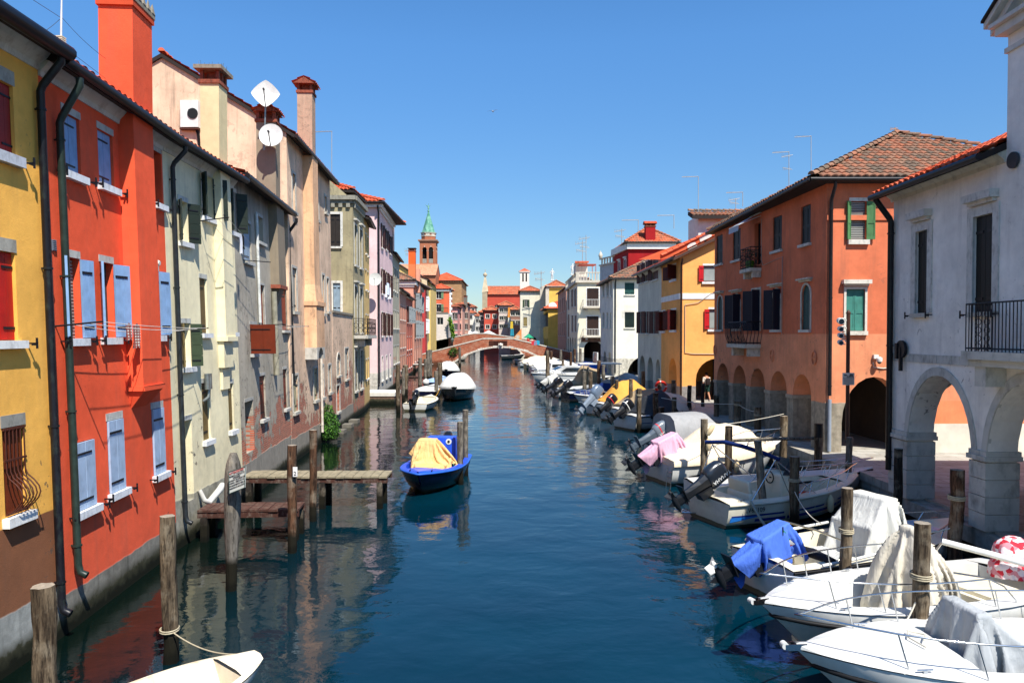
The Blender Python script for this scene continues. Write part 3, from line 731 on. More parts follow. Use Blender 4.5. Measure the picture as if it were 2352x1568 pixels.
win(b, f, (350, 376, 936, 1088), 'shut1', '#9fb4cc', **KL)
bodywalls(b, f, 9.55, 8, RED)
shed(b, f, 0, f.L, 9.6, 8, 18, TILE_RED, over=.38, gr=.085, cornice='#c2c5c2', ch=.34, co=.24)
ua = f.pix(283, 600)[0]; ub = ua+.95
mb = MB(); f.bx(mb, ua, ub, 3.85, 9.4, .0, .30)
q = f.q; mb.add([q(ua, 3.85, .3), q(ub, 3.85, .3), q(ub, 3.85, 0), q(ua, 3.85, 0), q(ua+.1, 3.5, 0), q(ub-.1, 3.5, 0)], [(0, 1, 5, 4), (0, 4, 3), (1, 2, 5)])
f.bx(mb, ua-.04, ub+.04, 3.86, 3.96, 0, .34)
mb.build('chimney_breast', RED, b)
cc = f.q((ua+ub)/2, 9.5, -.02)
chimney(b, (cc.x, cc.y), ub-ua-.02, .66, 9.3, 11.55, RED, (f.U.x, f.U.y), 'crown')
downpipe(b, f, .42, 8.55, .9, .1, .062, '#24302a', gz_=9.3, go=.45)
mb = MB(); r = f.rect(117, 127, 551, 576); f.bx(mb, *r, -.01, .02)
for k in range(6): z = r[2]+(r[3]-r[2])*(k+.5)/6; f.bx(mb, r[0]+.02, r[1]-.02, z, z+.015, .02, .035)
mb.build('wall_vent', plain('vent_grey', '#767c88', .5), b)
mb = MB(); u, z = f.pix(334, 602); mb.tube([f.q(u, z, -.02), f.q(u, z, .02)], .1, 16); mb.tube([f.q(u, z, 0), f.q(u, z-.02, .3)], .05, 12); mb.tube([f.q(u, z-.02, .2), f.q(u, z-.02, .28)], .065, 12)
mb.build('flue_pipe', plain('white_flue', '#d9d4c6', .5), b)
# cream house
b = thing('house', 'pale cream house with dark green shutters beside the red house', 'house', (P[2][0], P[2][1], 0))
f = Fac(P[2], P[3], 1, BAT)
K = dict(lintel=.12, sill=.12, lcol='#b9bab2', scol='#d4d6d6')
win(b, f, (411, 432, 463, 556), 'glass', DG, leaves=[('l', .5, 150, DG), ('r', .55, 140, DG)], style='hboard', **K)
win(b, f, (463, 488, 404, 500), 'glass', DG, leaves=[('l', .4, 140, DG), ('r', .5, 125, DG)], style='hboard', **K)
win(b, f, (526, 543, 440, 533), 'glass', DG, leaves=[('l', .4, 140, DG), ('r', .5, 125, DG)], style='hboard', **K)
win(b, f, (460, 476, 640, 765), 'shut1', '#5d4a2a', **K)
win(b, f, (525, 537, 638, 763), 'shut1', '#5d4a2a', **K)
win(b, f, (417, 438, 742, 843), 'glass', '#5a4a30', leaves=[('l', .45, 150, '#6b5c36'), ('r', .5, 130, '#39452f')], style='hboard', **K)
win(b, f, (421, 443, 964, 1152), 'dark', depth=.5, name='door', lintel=.12, lcol='#b9bab2')
win(b, f, (465, 482, 878, 1011), 'shut1', '#6a5730', **K)
win(b, f, (525, 537, 880, 988), 'shut1', '#6a5730', **K)
bodywalls(b, f, 9.55, 8, CRE)
shed(b, f, 0, f.L, 9.6, 8, 18, TILE_RED, over=.36, gr=.085, cornice='#c2c4bb', ch=.32, co=.22)
ua = f.pix(493, 600)[0]; ub = ua+.72
mb = MB(); q = f.q; f.bx(mb, ua, ub, 4.9, 9.4, 0, .24); f.bx(mb, ua-.04, ub+.04, 4.82, 4.94, 0, .29); f.bx(mb, ua+.02, ub-.02, 4.1, 4.82, 0, .16); f.bx(mb, ua+.1, ub-.1, 3.5, 4.1, 0, .07)
mb.build('chimney_breast', CRE, b)
cc = f.q((ua+ub)/2, 9.5, -.05); chimney(b, (cc.x, cc.y), .62, .5, 9.3, 11.75, stucco('stucco_cream_stack', '#d9c79a', grime=0, stain=.25, base=False), (f.U.x, f.U.y), 'slab')
downpipe(b, f, f.pix(402, 768)[0], 8.9, .55, .09, .055, '#22262a', gz_=9.4, go=.4)
mb = MB()
for dx in (0, .14):
    u, z = f.pix(465, 876); mb.tube([f.q(u+dx, z+.2, .12), f.q(u+dx, z-.2, .12)], .07, 10); 
mb.tube([f.q(u+.1, z-.2, .12), f.q(u+.06, z-.4, .12), f.q(u+.02, z-.5, .0)], .05, 8)
mb.build('flue_pipe', plain('galvanised', '#8e938f', .4, .7, .2, 8, dirt='#6e4a32', dirt_amt=.5), b)
mb = MB(); u, z = f.pix(455, 1148); mb.tube([f.q(u, z+.25, .05), f.q(u, z, .15), f.q(u+.1, z-.08, .22), f.q(u+.75, z+.1, .26), f.q(u+1.1, z+.14, .2)], [.05, .06, .075, .085, .085], 10)
mb.build('drain_pipe', plain('white_plastic', '#c9c8c0', .5, 0, .1, dirt='#8b6a4a', dirt_amt=.3), b)
# grey house
b = thing('house', 'dirty grey plaster house with rust brown shutters and patches of bare brick', 'house', (P[3][0], P[3][1], 0))
f = Fac(P[3], P[4], 1, BAT)
K = dict(lintel=.1, sill=.1, lcol='#b0aea6', scol='#b8b6ae')
BR = '#6a2812'
win(b, f, (560, 577, 512, 601), 'shut1', '#8fa3b5', **K)
win(b, f, (589, 604, 498, 556), 'glass', **K)
win(b, f, (575, 590, 745, 812), 'glass', leaves=[('l', .95, 95, BR)], style='board', **K)
win(b, f, (597, 607, 655, 758), 'shut1', '#8a3418', surround=.07, **dict(K, lintel=None))
win(b, f, (647, 659, 664, 758), 'shut1', '#8a3418', **K)
win(b, f, (564, 583, 920, 1038), 'dark', name='door', depth=.45, lintel=.1, lcol='#a9a79e')
win(b, f, (597, 610, 862, 962), 'shut1', '#7d2f16', **K)
win(b, f, (651, 660, 847, 938), 'shut1', '#6e2812', **K)
bodywalls(b, f, 9.7, 8, GRY)
shed(b, f, 0, f.L, 9.76, 8, 18, TILE_MID, over=.36, gr=.09)
GS = stucco('stucco_grey_stack', '#8c7f6c', grime=0, stain=.55, base=False, seed=9)
ua = f.pix(620, 600)[0]; mb = MB(); f.bx(mb, ua, ua+1.15, 6.75, 9.5, 0, .3)
mb.build('chimney_breast', GS, b)
mb = MB(); f.bx(mb, ua-.03, ua+1.18, 6.62, 6.745, 0, .34); mb.build('brick_corbel', plain('chimney_brick', '#9c4a32'), b)
mb = MB(); q = f.q; mb.add([q(ua+.2, 6.62, .26), q(ua+.9, 6.62, .26), q(ua+.9, 6.62, 0), q(ua+.2, 6.62, 0), q(ua+.3, 5.9, 0), q(ua+.75, 5.9, 0)], [(0, 1, 5, 4), (0, 4, 3), (1, 2, 5), (0, 3, 2, 1)]); mb.build('corbel', GS, b)
cc = f.q(ua+.35, 9.7, -.05); GSC = (cc.x, cc.y)
chimney(b, GSC, .68, .66, 9.5, 12.4, GS, (f.U.x, f.U.y), 'tile')
downpipe(b, f, f.pix(663, 700)[0]-.05, 8.9, 3.0, .1, .06, '#16161a', gz_=9.5, go=.42)
downpipe(b, f, f.pix(625, 740)[0], 6.5, 3.4, .1, .1, '#8f8a78', rings=False, foot=False)
downpipe(b, f, f.pix(592, 700)[0], 8.9, 5.2, .06, .05, '#c9cac4', rings=False, foot=False)
# tall peach house with its gable end
b = thing('house', 'tall weathered peach house with a gabled end wall and an oven bulge on its front', 'house', (P[4][0], P[4][1], 0))
f = Fac(P[4], P[5], 1, .012)
K = dict(surround=.1, lcol='#b9b5aa', scol='#b0aca0', sill=.12)
win(b, f, (671, 678, 400, 486), 'glass', **K); win(b, f, (725, 731, 442, 505), 'glass', **K); win(b, f, (745, 750, 452, 488), 'glass', **K)
win(b, f, (671, 681, 616, 715), 'shut', '#9a968a', **K); win(b, f, (740, 745, 632, 720), 'glass', **K); win(b, f, (750, 755, 640, 715), 'glass', **K)
win(b, f, (673, 684, 862, 945), 'shut', '#a8a07e', **K); win(b, f, (720, 729, 845, 918), 'shut', '#a8a07e', **K); win(b, f, (737, 743, 840, 912), 'shut', '#a8a598', **K); win(b, f, (754, 760, 838, 900), 'shut', '#a8a598', **K)
GH = 2.75
bodywalls(b, f, 12.75, 9.2, PEA, gable=GH, name='wall')
# roof with ridge parallel to the front
shed(b, f, -.1, f.L+.1, 12.8, 4.6, 30.9, TILE_RED, over=.35, gable=True, gr=.075, gcol='#2e211d')
A0 = V((f.A.x, f.A.y, 0)); 
q = f.q
ua = f.pix(697, 500)[0]; 
mb = MB(); f.bx(mb, ua, ua+1.05, 7.1, 12.5, 0, .42); 
q0 = [q(ua, 7.1, .42), q(ua+1.05, 7.1, .42), q(ua+1.05, 7.1, 0), q(ua, 7.1, 0)]
q1 = [q(ua-.15, 6.4, .5), q(ua+1.5, 6.4, .5), q(ua+1.5, 6.4, 0), q(ua-.15, 6.4, 0)]
mb.hexa(q1+q0); f.bx(mb, ua-.2, ua+1.55, 6.22, 6.4, 0, .56); f.bx(mb, ua-.15, ua+1.5, 4.45, 6.22, 0, .5)
mb.build('oven_bulge', stucco('stucco_peach2', '#e2b48c', grime=0, stain=.6, base=False, seed=6, chips=.8, var=.14), b)
mb = MB(); f.bx(mb, ua-.15, ua+.15, 3.95, 4.45, 0, .5); f.bx(mb, ua+1.2, ua+1.5, 3.95, 4.45, 0, .5)
ap = arc_pts(ua+.15, ua+1.2, 3.95, 4.44, 8)
for k in range(8): mb.hexa([q(*ap[k], 0), q(*ap[k+1], 0), q(ap[k+1][0], 4.449, 0), q(ap[k][0], 4.449, 0), q(*ap[k], .5), q(*ap[k+1], .5), q(ap[k+1][0], 4.449, .5), q(ap[k][0], 4.449, .5)])
mb.build('stone_bracket', plain('stone_#b9b5aa', '#b9b5aa'), b)
cc = q(ua+.45, 12.5, .08); chimney(b, (cc.x, cc.y), .66, .62, 12.2, 15.15, stucco('stucco_stack', '#b99a82', grime=0, stain=.6, base=False, seed=8, chips=1, var=.15), (f.U.x, f.U.y), 'tile', capw=1.5)
downpipe(b, f, f.pix(734, 900)[0], 4.9, .35, .1, .06, '#cfc4b4', foot=False)
# air conditioner & pipe on the gable end
gp = lambda px, py: gy(px, py, P[4][1]-.05)
a0, a1 = gp(424, 298), gp(446, 237)
mb = MB(); mb.b2(a0.x, a1.x+.3, P[4][1]-.42, P[4][1]-.05, a0.z, a1.z); ac = mb.build('air_conditioner', plain('white_metal', '#d5d5cf', .4), b)
mb = MB(); mb.b2(a0.x-.04, a1.x+.3, P[4][1]-.4, P[4][1]-.0, a0.z-.08, a0.z-.03); mb.build('bracket', plain('rust_iron', '#4a2418', .6), ac)
mb = MB(); mb.tube([(a1.x+.1, P[4][1]-.25-.2, (a0.z+a1.z)/2), (a1.x+.1, P[4][1]-.425, (a0.z+a1.z)/2)], .2, 16); mb.build('fan', plain('dark_fan', '#1c1c1c', .5), ac)
mb = MB()
for k in range(4): mb.tube([(a1.x-.05+.05*k, P[4][1]-.44, a1.z-.35), (a1.x+.2+.03*k, P[4][1]-.3, a0.z-.2), (a1.x+.28, P[4][1]-.06, a0.z-1.5)], .018, 5)
mb.build('hose', plain('black_rubber', '#101012', .6), ac)
a0 = gp(387, 290); a1 = gp(387, 203); mb = MB(); mb.tube([(a0.x, P[4][1]-.15, a0.z), (a1.x, P[4][1]-.15, a1.z)], .05, 8); mb.tube([(a1.x-.1, P[4][1], a1.z-.15), (a1.x, P[4][1]-.15, a1.z-.15)], .015, 5); mb.build('vent_pipe', plain('galvanised', '#8e938f'), b)
PEACH_B, PEACH_F = b, f
# low terrace block in front of the olive house
b = thing('house', 'low weathered peach house front below the olive corner house', 'house', (P[5][0], P[5][1], 0))
f = Fac(P[5], P[6], 1, .01)
K = dict(surround=.09, lcol='#b9b5aa', scol='#b0aca0', sill=.1)
win(b, f, (773, 781, 812, 862), 'shut', '#a59f90', arch=1, **K); win(b, f, (792, 800, 800, 870), 'shut', '#b0a898', **K)
win(b, f, (773, 780, 885, 945), 'dark', **K); 
bodywalls(b, f, 6.1, 6, PEA)
mb = MB(); f.bx(mb, 0, f.L, 6.1, 6.22, -.3, .06); mb.build('coping', plain('concrete_old', '#8b8272'), b)
# olive corner house with balcony
b = thing('house', 'olive brown corner house with a dentil cornice and iron balcony', 'house', (-9.43, 44, 0))
OLI = stucco('stucco_olive', '#a39878', grime=.3, stain=.6, peel=.35, zpeel=4, chips=.8, var=.12, seed=11)
fc = Fac((-13.5, 44.02), (-9.43, 44.02), 1, 0); f = Fac((-9.43, 44.0), (-9.62, 48.2), 1, 0)
win(b, fc, (758, 782, 492, 566), 'shut', '#2d2722', surround=.14, sill=.12, lcol='#cfccc2', scol='#cfccc2'); win(b, fc, (765, 782, 650, 716), 'shut', '#8296a5', surround=.14, sill=.1, lcol='#cfccc2', scol='#cfccc2')
K = dict(surround=.13, sill=.12, lcol='#c2beb2', scol='#c2beb2', hood=.1)
for uu in (.9, 2.9):
    win(b, f, (uu-.45, uu+.45, 9.2, 11.6), 'glass', px=False, **K); win(b, f, (uu-.45, uu+.45, 5.1, 7.9), 'glass', px=False, **K); win(b, f, (uu-.5, uu+.5, 1.6, 4.0), 'shut', '#8f8b80', px=False, **K)
bodywalls(b, f, 13.2, 4, OLI, near=False)
mb = MB(); wallcells(mb, fc, 0, fc.L, -.3, 13.2, fc.holes, .2); mb.poly([fc.q(0, 13.2), fc.q(fc.L-.3, 13.2), fc.q(fc.L-1.8, 14.5), fc.q(0, 15.2)]); mb.build('side_wall', OLI, b)
mb = MB()
for F_, a_, b__ in ((fc, 0, fc.L), (f, 0, f.L)):
    F_.bx(mb, a_-(0), b__+.2, 12.95, 13.2, -.05, .26); F_.bx(mb, a_, b__, 12.75, 12.95, -.05, .12)
    for k in range(int(F_.L/.45)): F_.bx(mb, k*.45+.1, k*.45+.32, 12.52, 12.75, -.02, .14)
mb.build('cornice', plain('cornice_grey', '#8f8b7c', .8, 0, .15, 4, dirt='#3f3b32', dirt_amt=.6), b)
hiproof(b, (-13.5, 44.3), (1, 0), 4, (0, 1), 3.8, 13.6, 22, TILE_RED, over=.1, gutter=False)
mb = MB(); f.bx(mb, .1, 3.9, 4.75, 4.95, 0, .85); f.bx(mb, .4, .7, 4.3, 4.75, 0, .6); f.bx(mb, 3.2, 3.5, 4.3, 4.75, 0, .6); bal = mb.build('balcony', plain('stone_#b9b5aa', '#b9b5aa'), b)
def railing(f, u0, u1, z0, z1, o, n, mat, parent, name='railing', r=.014, scroll=False, sides=True, bulge=0):
    mb = MB(); segs = []
    path = ([(u0, 0), (u0, o)] if sides else [(u0, o)])+[(u1, o)]+([(u1, 0)] if sides else [])
    for (ua, oa), (ub, ob) in zip(path, path[1:]):
        for zz in (z0+.06, z1): mb.tube([f.q(ua, zz, oa), f.q(ub, zz, ob)], r*1.5, 6)
        if scroll: mb.tube([f.q(ua, z1-.15, oa), f.q(ub, z1-.15, ob)], r, 6)
        L = sqrt((ub-ua)**2+(ob-oa)**2); m = max(1, round(n*L/(u1-u0)))
        for k in range(m+1):
            s = k/m; uu = ua+(ub-ua)*s; oo = oa+(ob-oa)*s
            if bulge:
                nx = 0 if ua != ub else (-1 if uu < (u0+u1)/2 else 1); no = 1 if ua != ub else 0
                pts = [f.q(uu+nx*bulge*sin(pi*min(1, (1-i/8)*1.2))*(1 if i > 1 else .6), z0+(z1-z0)*i/8, oo+no*bulge*sin(pi*(1-i/8)**.8)) for i in range(9)]
                mb.tube(pts, r, 5)
            else:
                mb.tube([f.q(uu, z0, oo), f.q(uu, z1, oo)], r, 5)
                if scroll and k < m:
                    uc = uu+(ub-ua)/m/2; oc = oo+(ob-oa)/m/2; R = L/m*.42
                    dd = ((ub-ua)/L, (ob-oa)/L)
                    for zc in (z0+(z1-z0)*.3, z0+(z1-z0)*.6):
                        mb.tube([f.q(uc+dd[0]*R*cos(a), zc+1.3*R*sin(a), oc+dd[1]*R*cos(a)) for a in [2*pi*j/10 for j in range(11)]], r*.8, 4, False)
    return mb.build(name, mat, parent)
IRON = plain('black_iron', '#15151a', .5)
railing(f, .15, 3.85, 4.95, 5.95, .8, 12, plain('rust_dark_iron', '#2c2320', .6), bal, scroll=True)
# ------------------------------------------------------------------ left bank, further row
def colour(n, h, **k):
    h = h.lstrip('#'); h = '#'+''.join('%02x' % int(int(h[i:i+2], 16)*.84+c*.16) for i, c in ((0, 190), (2, 184), (4, 176)))
    return stucco('stucco_'+n, h, **dict(dict(grime=.15, stain=.25, peel=0), **k))
def grid(b, f, us, zs, w, h, kind='glass', col='#20261f', leaves=(), **kw):
    for z in zs:
        for u in us: win(b, f, (u-w/2, u+w/2, z, z+h), kind, col, px=False, leaves=leaves, **kw)
def simple(label, A, B, side, z, depth, mat, name='house', pitch=20, roofm=None, over=.35, gable=True, bat=0.0, cornice=None, wins=None, gutter=True, p=.35, near=True, gh=None):
    b = thing(name, label, name, (A[0], A[1], 0)); f = Fac(A, B, side, bat)
    if wins: wins(b, f)
    t = math.tan(radians(pitch))
    bodywalls(b, f, z, depth, mat, gable=depth/2*t if gable else None, near=near)
    if gable: shed(b, f, -.1, f.L+.1, z+.06, depth/2, pitch, roofm or TILE_MID, over, gable=True, p=p, row=.5, seg=4, cornice=cornice, gutter=gutter)
    return b, f
SL = dict(sill=.1, lintel=.1, lcol='#d0cdc4', scol='#d0cdc4')
# narrow yellow strip and pink house
b, f = simple('narrow tall yellow house squeezed beside the olive corner house', (-9.62, 48.2), (-10.1, 52.5), 1, 12.6, 5, colour('yellowstrip', '#d9b36a'), wins=lambda b, f: grid(b, f, [1.5, 3.1], [2, 5, 8, 10.4], .7, 1.3, **SL))
PKM = stucco('stucco_palepink', '#e6c3ba', col2='#e4c2bf', z2=2.0, plinth='#cfc9bc', zp=2.0, grime=.12, stain=.15, base=True)
b = thing('house', 'tall pale pink house with brown shutters and a white laundry line on its front', 'house', (-10.4, 58, 0))
fc = Fac((-14, 58.02), (-10.4, 58.02), 1); f = Fac((-10.4, 58), (-11.05, 68.6), 1)
K = dict(sill=.12, surround=.08, lcol='#dcd8ce', scol='#dcd8ce')
BRN = '#3c1d16'
for (u, z, h) in ((2.0, 12.0, 1.9), (5.2, 12.2, 1.7), (8.2, 12.2, 1.6), (2.0, 8.3, 2.0), (5.2, 8.3, 2.0), (8.2, 8.3, 2.0), (2.0, 4.9, 1.9), (5.2, 4.9, 1.9), (8.2, 4.9, 1.9)):
    win(b, f, (u-.5, u+.5, z, z+h), 'glass', px=False, leaves=[('l', .36, 168, BRN), ('r', .38, 158, BRN)], **K)
for u in (2.0, 5.2, 8.2): win(b, f, (u-.5, u+.5, 1.3, 3.2), 'shut', '#b9b6aa', px=False, **K)
bodywalls(b, f, 15.2, 4, PKM, near=False)
mb = MB(); wallcells(mb, fc, 0, fc.L, -.3, 15.2, [], .2); mb.build('side_wall', PKM, b)
hiproof(b, (-14.4, 58), (1, 0), 4.0, (0, 1), 10.6, 15.3, 20, TILE_RED, over=.45, p=.35, row=.5, seg=4)
mb = MB(); f.bx(mb, 0, f.L, 14.9, 15.2, 0, .3); f.bx(mb, 0, f.L, 14.7, 14.9, 0, .15); fc.bx(mb, 0, fc.L+.3, 14.9, 15.2, 0, .3); mb.build('cornice', plain('cornice_#d9cfc8', '#d9cfc8'), b)
downpipe(b, fc, fc.L-.0, 14.4, 1.0, .12, .07, '#1f1c1d', gz_=15, go=.5)
PINKF = f; PINKC = fc
# grey-green house with dark cornice
b, f = simple('grey green house with a dark deep cornice and brown shutters past the pink house', (-11.1, 69), (-11.7, 77.0), 1, 12.6, 8, colour('greygreen', '#a8a28c', peel=.5, zpeel=4), cornice='#7d776a', pitch=22,
    wins=lambda b, f: (grid(b, f, [1.2, 3.2, 5.2], [9.2], .95, 2.2, 'shut', BRN, **SL), grid(b, f, [1.2, 3.2, 5.2, 7], [5.6, 2.2], .8, 1.7, **SL)))
mb = MB(); mb.box((-11.4, 69.4, 14.1), (.7, .7, 3.2)); mb.build('chimney', colour('palepinkstack', '#e0b8ac', base=False), b)
b, f = simple('small salmon house with a dark tiled eave before the grey shuttered house', (-11.7, 77.0), (-12.2, 85.5), 1, 9.7, 8, colour('salmonsmall', '#cf8b70'), cornice='#c9b8a4',
    wins=lambda b, f: grid(b, f, [1.6, 4.2, 6.6], [6.6, 3.6, 1.2], .8, 1.5, 'shut', '#7b6a58', **SL))
b, f = simple('narrow red house with a white moulded cornice and balustrade band', (-12.2, 85.5), (-12.8, 95.5), 1, 9.5, 8, colour('redsmall', '#c4604a'), cornice='#dcd8cc',
    wins=lambda b, f: (grid(b, f, [1.5, 4.5, 7.5], [6.4], .9, 1.9, 'glass', leaves=[('l', .6, 150, '#7f8688'), ('r', .6, 120, '#7f8688')], **SL), grid(b, f, [1.5, 4.5, 7.5], [3.2, 1.0], .9, 1.5, **SL)))
# tall salmon house with hip roof and big chimney
SAL = colour('salmon', '#e29577')
b = thing('house', 'tall salmon house with grey shutters, white cornice and a stepped orange chimney', 'house', (-12.9, 97, 0))
fc = Fac((-19.5, 97.02), (-12.9, 97.02), 1); f = Fac((-12.9, 97), (-14.0, 115.5), 1)
GS_ = '#858b8c'
for u in (3, 8, 13): 
    win(b, f, (u-.55, u+.55, 8.2, 10.6), 'glass', px=False, leaves=[('l', .6, 165, GS_), ('r', .6, 125, GS_)], **SL); win(b, f, (u-.55, u+.55, 4.5, 6.9), 'glass', px=False, leaves=[('l', .6, 165, GS_), ('r', .6, 125, GS_)], **SL)
    win(b, f, (u-.5, u+.5, 1.3, 3.2), 'shut', '#d5d0c4', px=False, **SL)
bodywalls(b, f, 12.0, 6.6, SAL, near=False); mb = MB(); wallcells(mb, fc, 0, fc.L, -.3, 12.0, [], .2); mb.build('side_wall', SAL, b)
hiproof(b, (-19.5, 97), (1, 0), 6.5, (0, 1), 18.5, 12.1, 24, TILE_OLD, over=.4, p=.35, row=.5, seg=4)
mb = MB(); f.bx(mb, 0, f.L, 11.5, 12.0, 0, .35); fc.bx(mb, 0, fc.L+.3, 11.5, 12.0, 0, .3); fc.bx(mb, 0, fc.L+.12, 11.2, 11.5, 0, .14); mb.build('cornice', plain('cornice_#d8d2c8', '#d8d2c8'), b)
chimney(b, (-13.25, 98.5), .85, .9, 11, 16.0, stucco('stucco_orangestack', '#d9774a', col2='#e0602a', z2=14.3, grime=0, stain=.1, base=False), (0, 1), 'flat')
mb = MB(); mb.box((-13.0, 101.6, 12.3), (.8, .8, 3.2)); mb.build('chimney', SAL, b)
# red house at the bridge
b, f = simple('crimson house at the left foot of the brick bridge', (-14.25, 121.8), (-14.75, 128.5), 1, 12.8, 8, colour('crimson', '#a8272a', base=False), cornice='#d6d0c6', pitch=24,
    wins=lambda b, f: (grid(b, f, [1.6, 4.6], [9, 5.2], 1.0, 2.4, 'glass', leaves=[('r', .55, 120, '#d6d6d6')], **SL),))
b, f = simple('cream stone house with dark tiled cornice behind the crimson house', (-14.8, 129), (-15.5, 146), 1, 14.6, 9, colour('creamfar', '#d2c19a', base=False), cornice='#8b8474', pitch=22,
    wins=lambda b, f: grid(b, f, [2, 5, 8, 11, 14], [10.8, 7.2, 3.8], 1.1, 2.1, 'glass', leaves=[('l', .5, 160, '#8d9490'), ('r', .5, 140, '#8d9490')], **SL))
# yellow gabled houses behind
def fc_house(label, x0, x1, D, z, mat, roofm=TILE_MID, wins=None, pitch=24, depth=9, hip=True, name='house', over=.4, cornice=None, cat='house', zb=-.3, gutter=True, p=.4):
    b = thing(name, label, cat, (x0, D, 0)); f = Fac((x0, D), (x1, D), 1)
    if wins: wins(b, f)
    bodywalls(b, f, z, depth, mat, z0=zb)
    if cornice: mb = MB(); f.bx(mb, 0, f.L, z-.5, z, 0, .3); mb.build('cornice', plain('cornice_'+cornice, cornice), b)
    hiproof(b, (x0, D), (1, 0), x1-x0, (0, 1), depth, z+.05, pitch, roofm, over, p=p, row=p*1.5, seg=4, gutter=gutter)
    return b, f
def X(px, D): return (px-1176)*D/F
def Z(py, D): return 5+(768-py)*D/F
def gable_house(label, x0, x1, D, z, zr, mat, depth=10, roofm=TILE_MID, wins=None, p=.4):
    b = thing('house', label, 'house', (x0, D, 0)); f = Fac((x0, D), (x1, D), 1)
    if wins: wins(b, f)
    bodywalls(b, f, z, depth, mat, roofcap=False); xm = (x0+x1)/2
    mb = MB(); mb.poly([(x0, D, z), (x1, D, z), (xm, D, zr)]); mb.build('gable', mat, b)
    mb = MB(); sl = sqrt(((x1-x0)/2+.3)**2+(zr-z)**2)
    for sg, xe in ((1, x0-.3), (-1, x1+.3)):
        e = V((xm-xe, 0, zr-z)).normalized(); O = V((xe, D-.3 if sg > 0 else D+depth, z+.06)); tilesheet(mb, O, V((0, sg, 0)), e, depth+.3, sl, None, p, p*1.5, 4)
        a = V((xe, D-.3, z)); c_ = V((xm, D-.3, zr+.05)); mb.quad(a, c_, c_+V((0, depth, 0)), a+V((0, depth, 0)))
    mb.build('roof', roofm, b)
    mb = MB()
    for xe in (x0-.3, x1+.3): mb.tube([(xe, D-.32, z-.02), (xm, D-.32, zr+.06)], .09, 6)
    mb.build('gutter', plain('gutter_#1b1a1c', '#1b1a1c'), b)
    return b, f
YE2 = colour('paleyellow', '#e3c06c', base=False)
gable_house('yellow gabled house showing over the salmon roof', X(917, 118)-2, X(951, 118), 118, Z(632, 118), Z(609, 118), YE2)
gable_house('second yellow gabled house with twin red chimneys behind the crimson house', X(958, 134)-3, X(994, 134), 134.5-4, Z(652, 131), Z(622, 131), YE2)
# far left side houses beyond the bridges
D = 152
b = thing('house', 'low whitewashed terrace house with railings and drying laundry on top', 'house', (X(1003, D), D, 0)); f = Fac((X(995, D), D), (X(1030, D), D), 1); f2 = Fac((X(1030, D), D), (X(1041, 176), 176), 1)
win(b, f, (X(1004, D)-f.A.x, X(1028, D)-f.A.x-.9, Z(745.5, D), Z(729, D)), 'glass', px=False, col='#222222')
WHI = colour('whitewash', '#dccfc2', base=False)
mb = MB(); wallcells(mb, f, 0, f.L, .5, Z(718.5, D), f.holes); wallcells(mb, f2, 0, f2.L, .5, Z(718.5, D), []); mb.quad(f.q(0, Z(718.5, D)), f.q(f.L, Z(718.5, D)), f2.q(f2.L, Z(718.5, D)), (f.A.x, 176, Z(718.5, D))); mb.build('wall', WHI, b)
zt = Z(718.5, D); mb = MB(); f.bx(mb, 0, f.L, zt-.1, zt+.08, -.2, .1); mb.build('coping', plain('concrete_old', '#8b8272'), b)
railing(f, .3, f.L-.1, zt+.05, zt+1.1, -.1, 16, IRON, b, sides=False, r=.03)
D = 166
QN = colour('orangered', '#d4552f', base=False)
b, f = fc_house('orange red house with green shutters and a white toothed quoin corner', X(990, D), X(1033, D), D, Z(664, D), QN, TILE_RED, cornice='#dcdad2',
    wins=lambda b, f: [win(b, f, (f.L-3.0, f.L-1.9, z, z+1.7), 'glass', px=False, leaves=[('l', .5, 175, '#6b8560'), ('r', .5, 175, '#6b8560')], **SL) for z in (Z(686, D), Z(716, D))], depth=7)
mb = MB()
for k in range(22): mb.b2(f.B.x-.05, f.B.x+(.55 if k % 2 else .3), D-.06, D+.5, Z(786, D)+k*.56, Z(786, D)+k*.56+.5)
mb.build('quoin', plain('cornice_#dcdad2', '#dcdad2'), b)
D = 225
BRK = NT('church_brick'); t = BRK; Pp = t.pos(); n = t.noise(Pp, .8, 6, .65); bt = t.node('ShaderNodeTexBrick'); s3 = t.sep(Pp); t.put(bt.inputs['Vector'], t.comb(t.m('ADD', s3[0], s3[1]), s3[2], 0.0)); bt.inputs['Scale'].default_value = 1
bt.inputs['Brick Width'].default_value = .5; bt.inputs['Row Height'].default_value = .16; bt.inputs['Color1'].default_value = lin('#b08863')+(1,); bt.inputs['Color2'].default_value = lin('#9c7450')+(1,); bt.inputs['Mortar'].default_value = lin('#a8906c')+(1,)
t.out(t.mix(t.rng(n, .4, .7, 0, .6), bt.outputs[0], lin('#86684a')), .9, None, 0, .1); BRK = t.mat
b, f = fc_house('big plain brown brick church with a bright red tiled roof', X(985, D), X(1060.5, D), D, Z(645, D), BRK, TILE_RED, pitch=26, depth=24, name='church', cat='church', over=.5,
    wins=lambda b, f: win(b, f, (f.L-5.6, f.L-3.4, Z(672, D), Z(657, D)), 'dark', px=False, arch=.8))
mb = MB()
for k in range(20): f.bx(mb, f.L-k*.75-.45, f.L-k*.75-.1, Z(649, D), Z(645, D), 0, .3)
mb.build('cornice', plain('cornice_church', '#a8906c'), b)
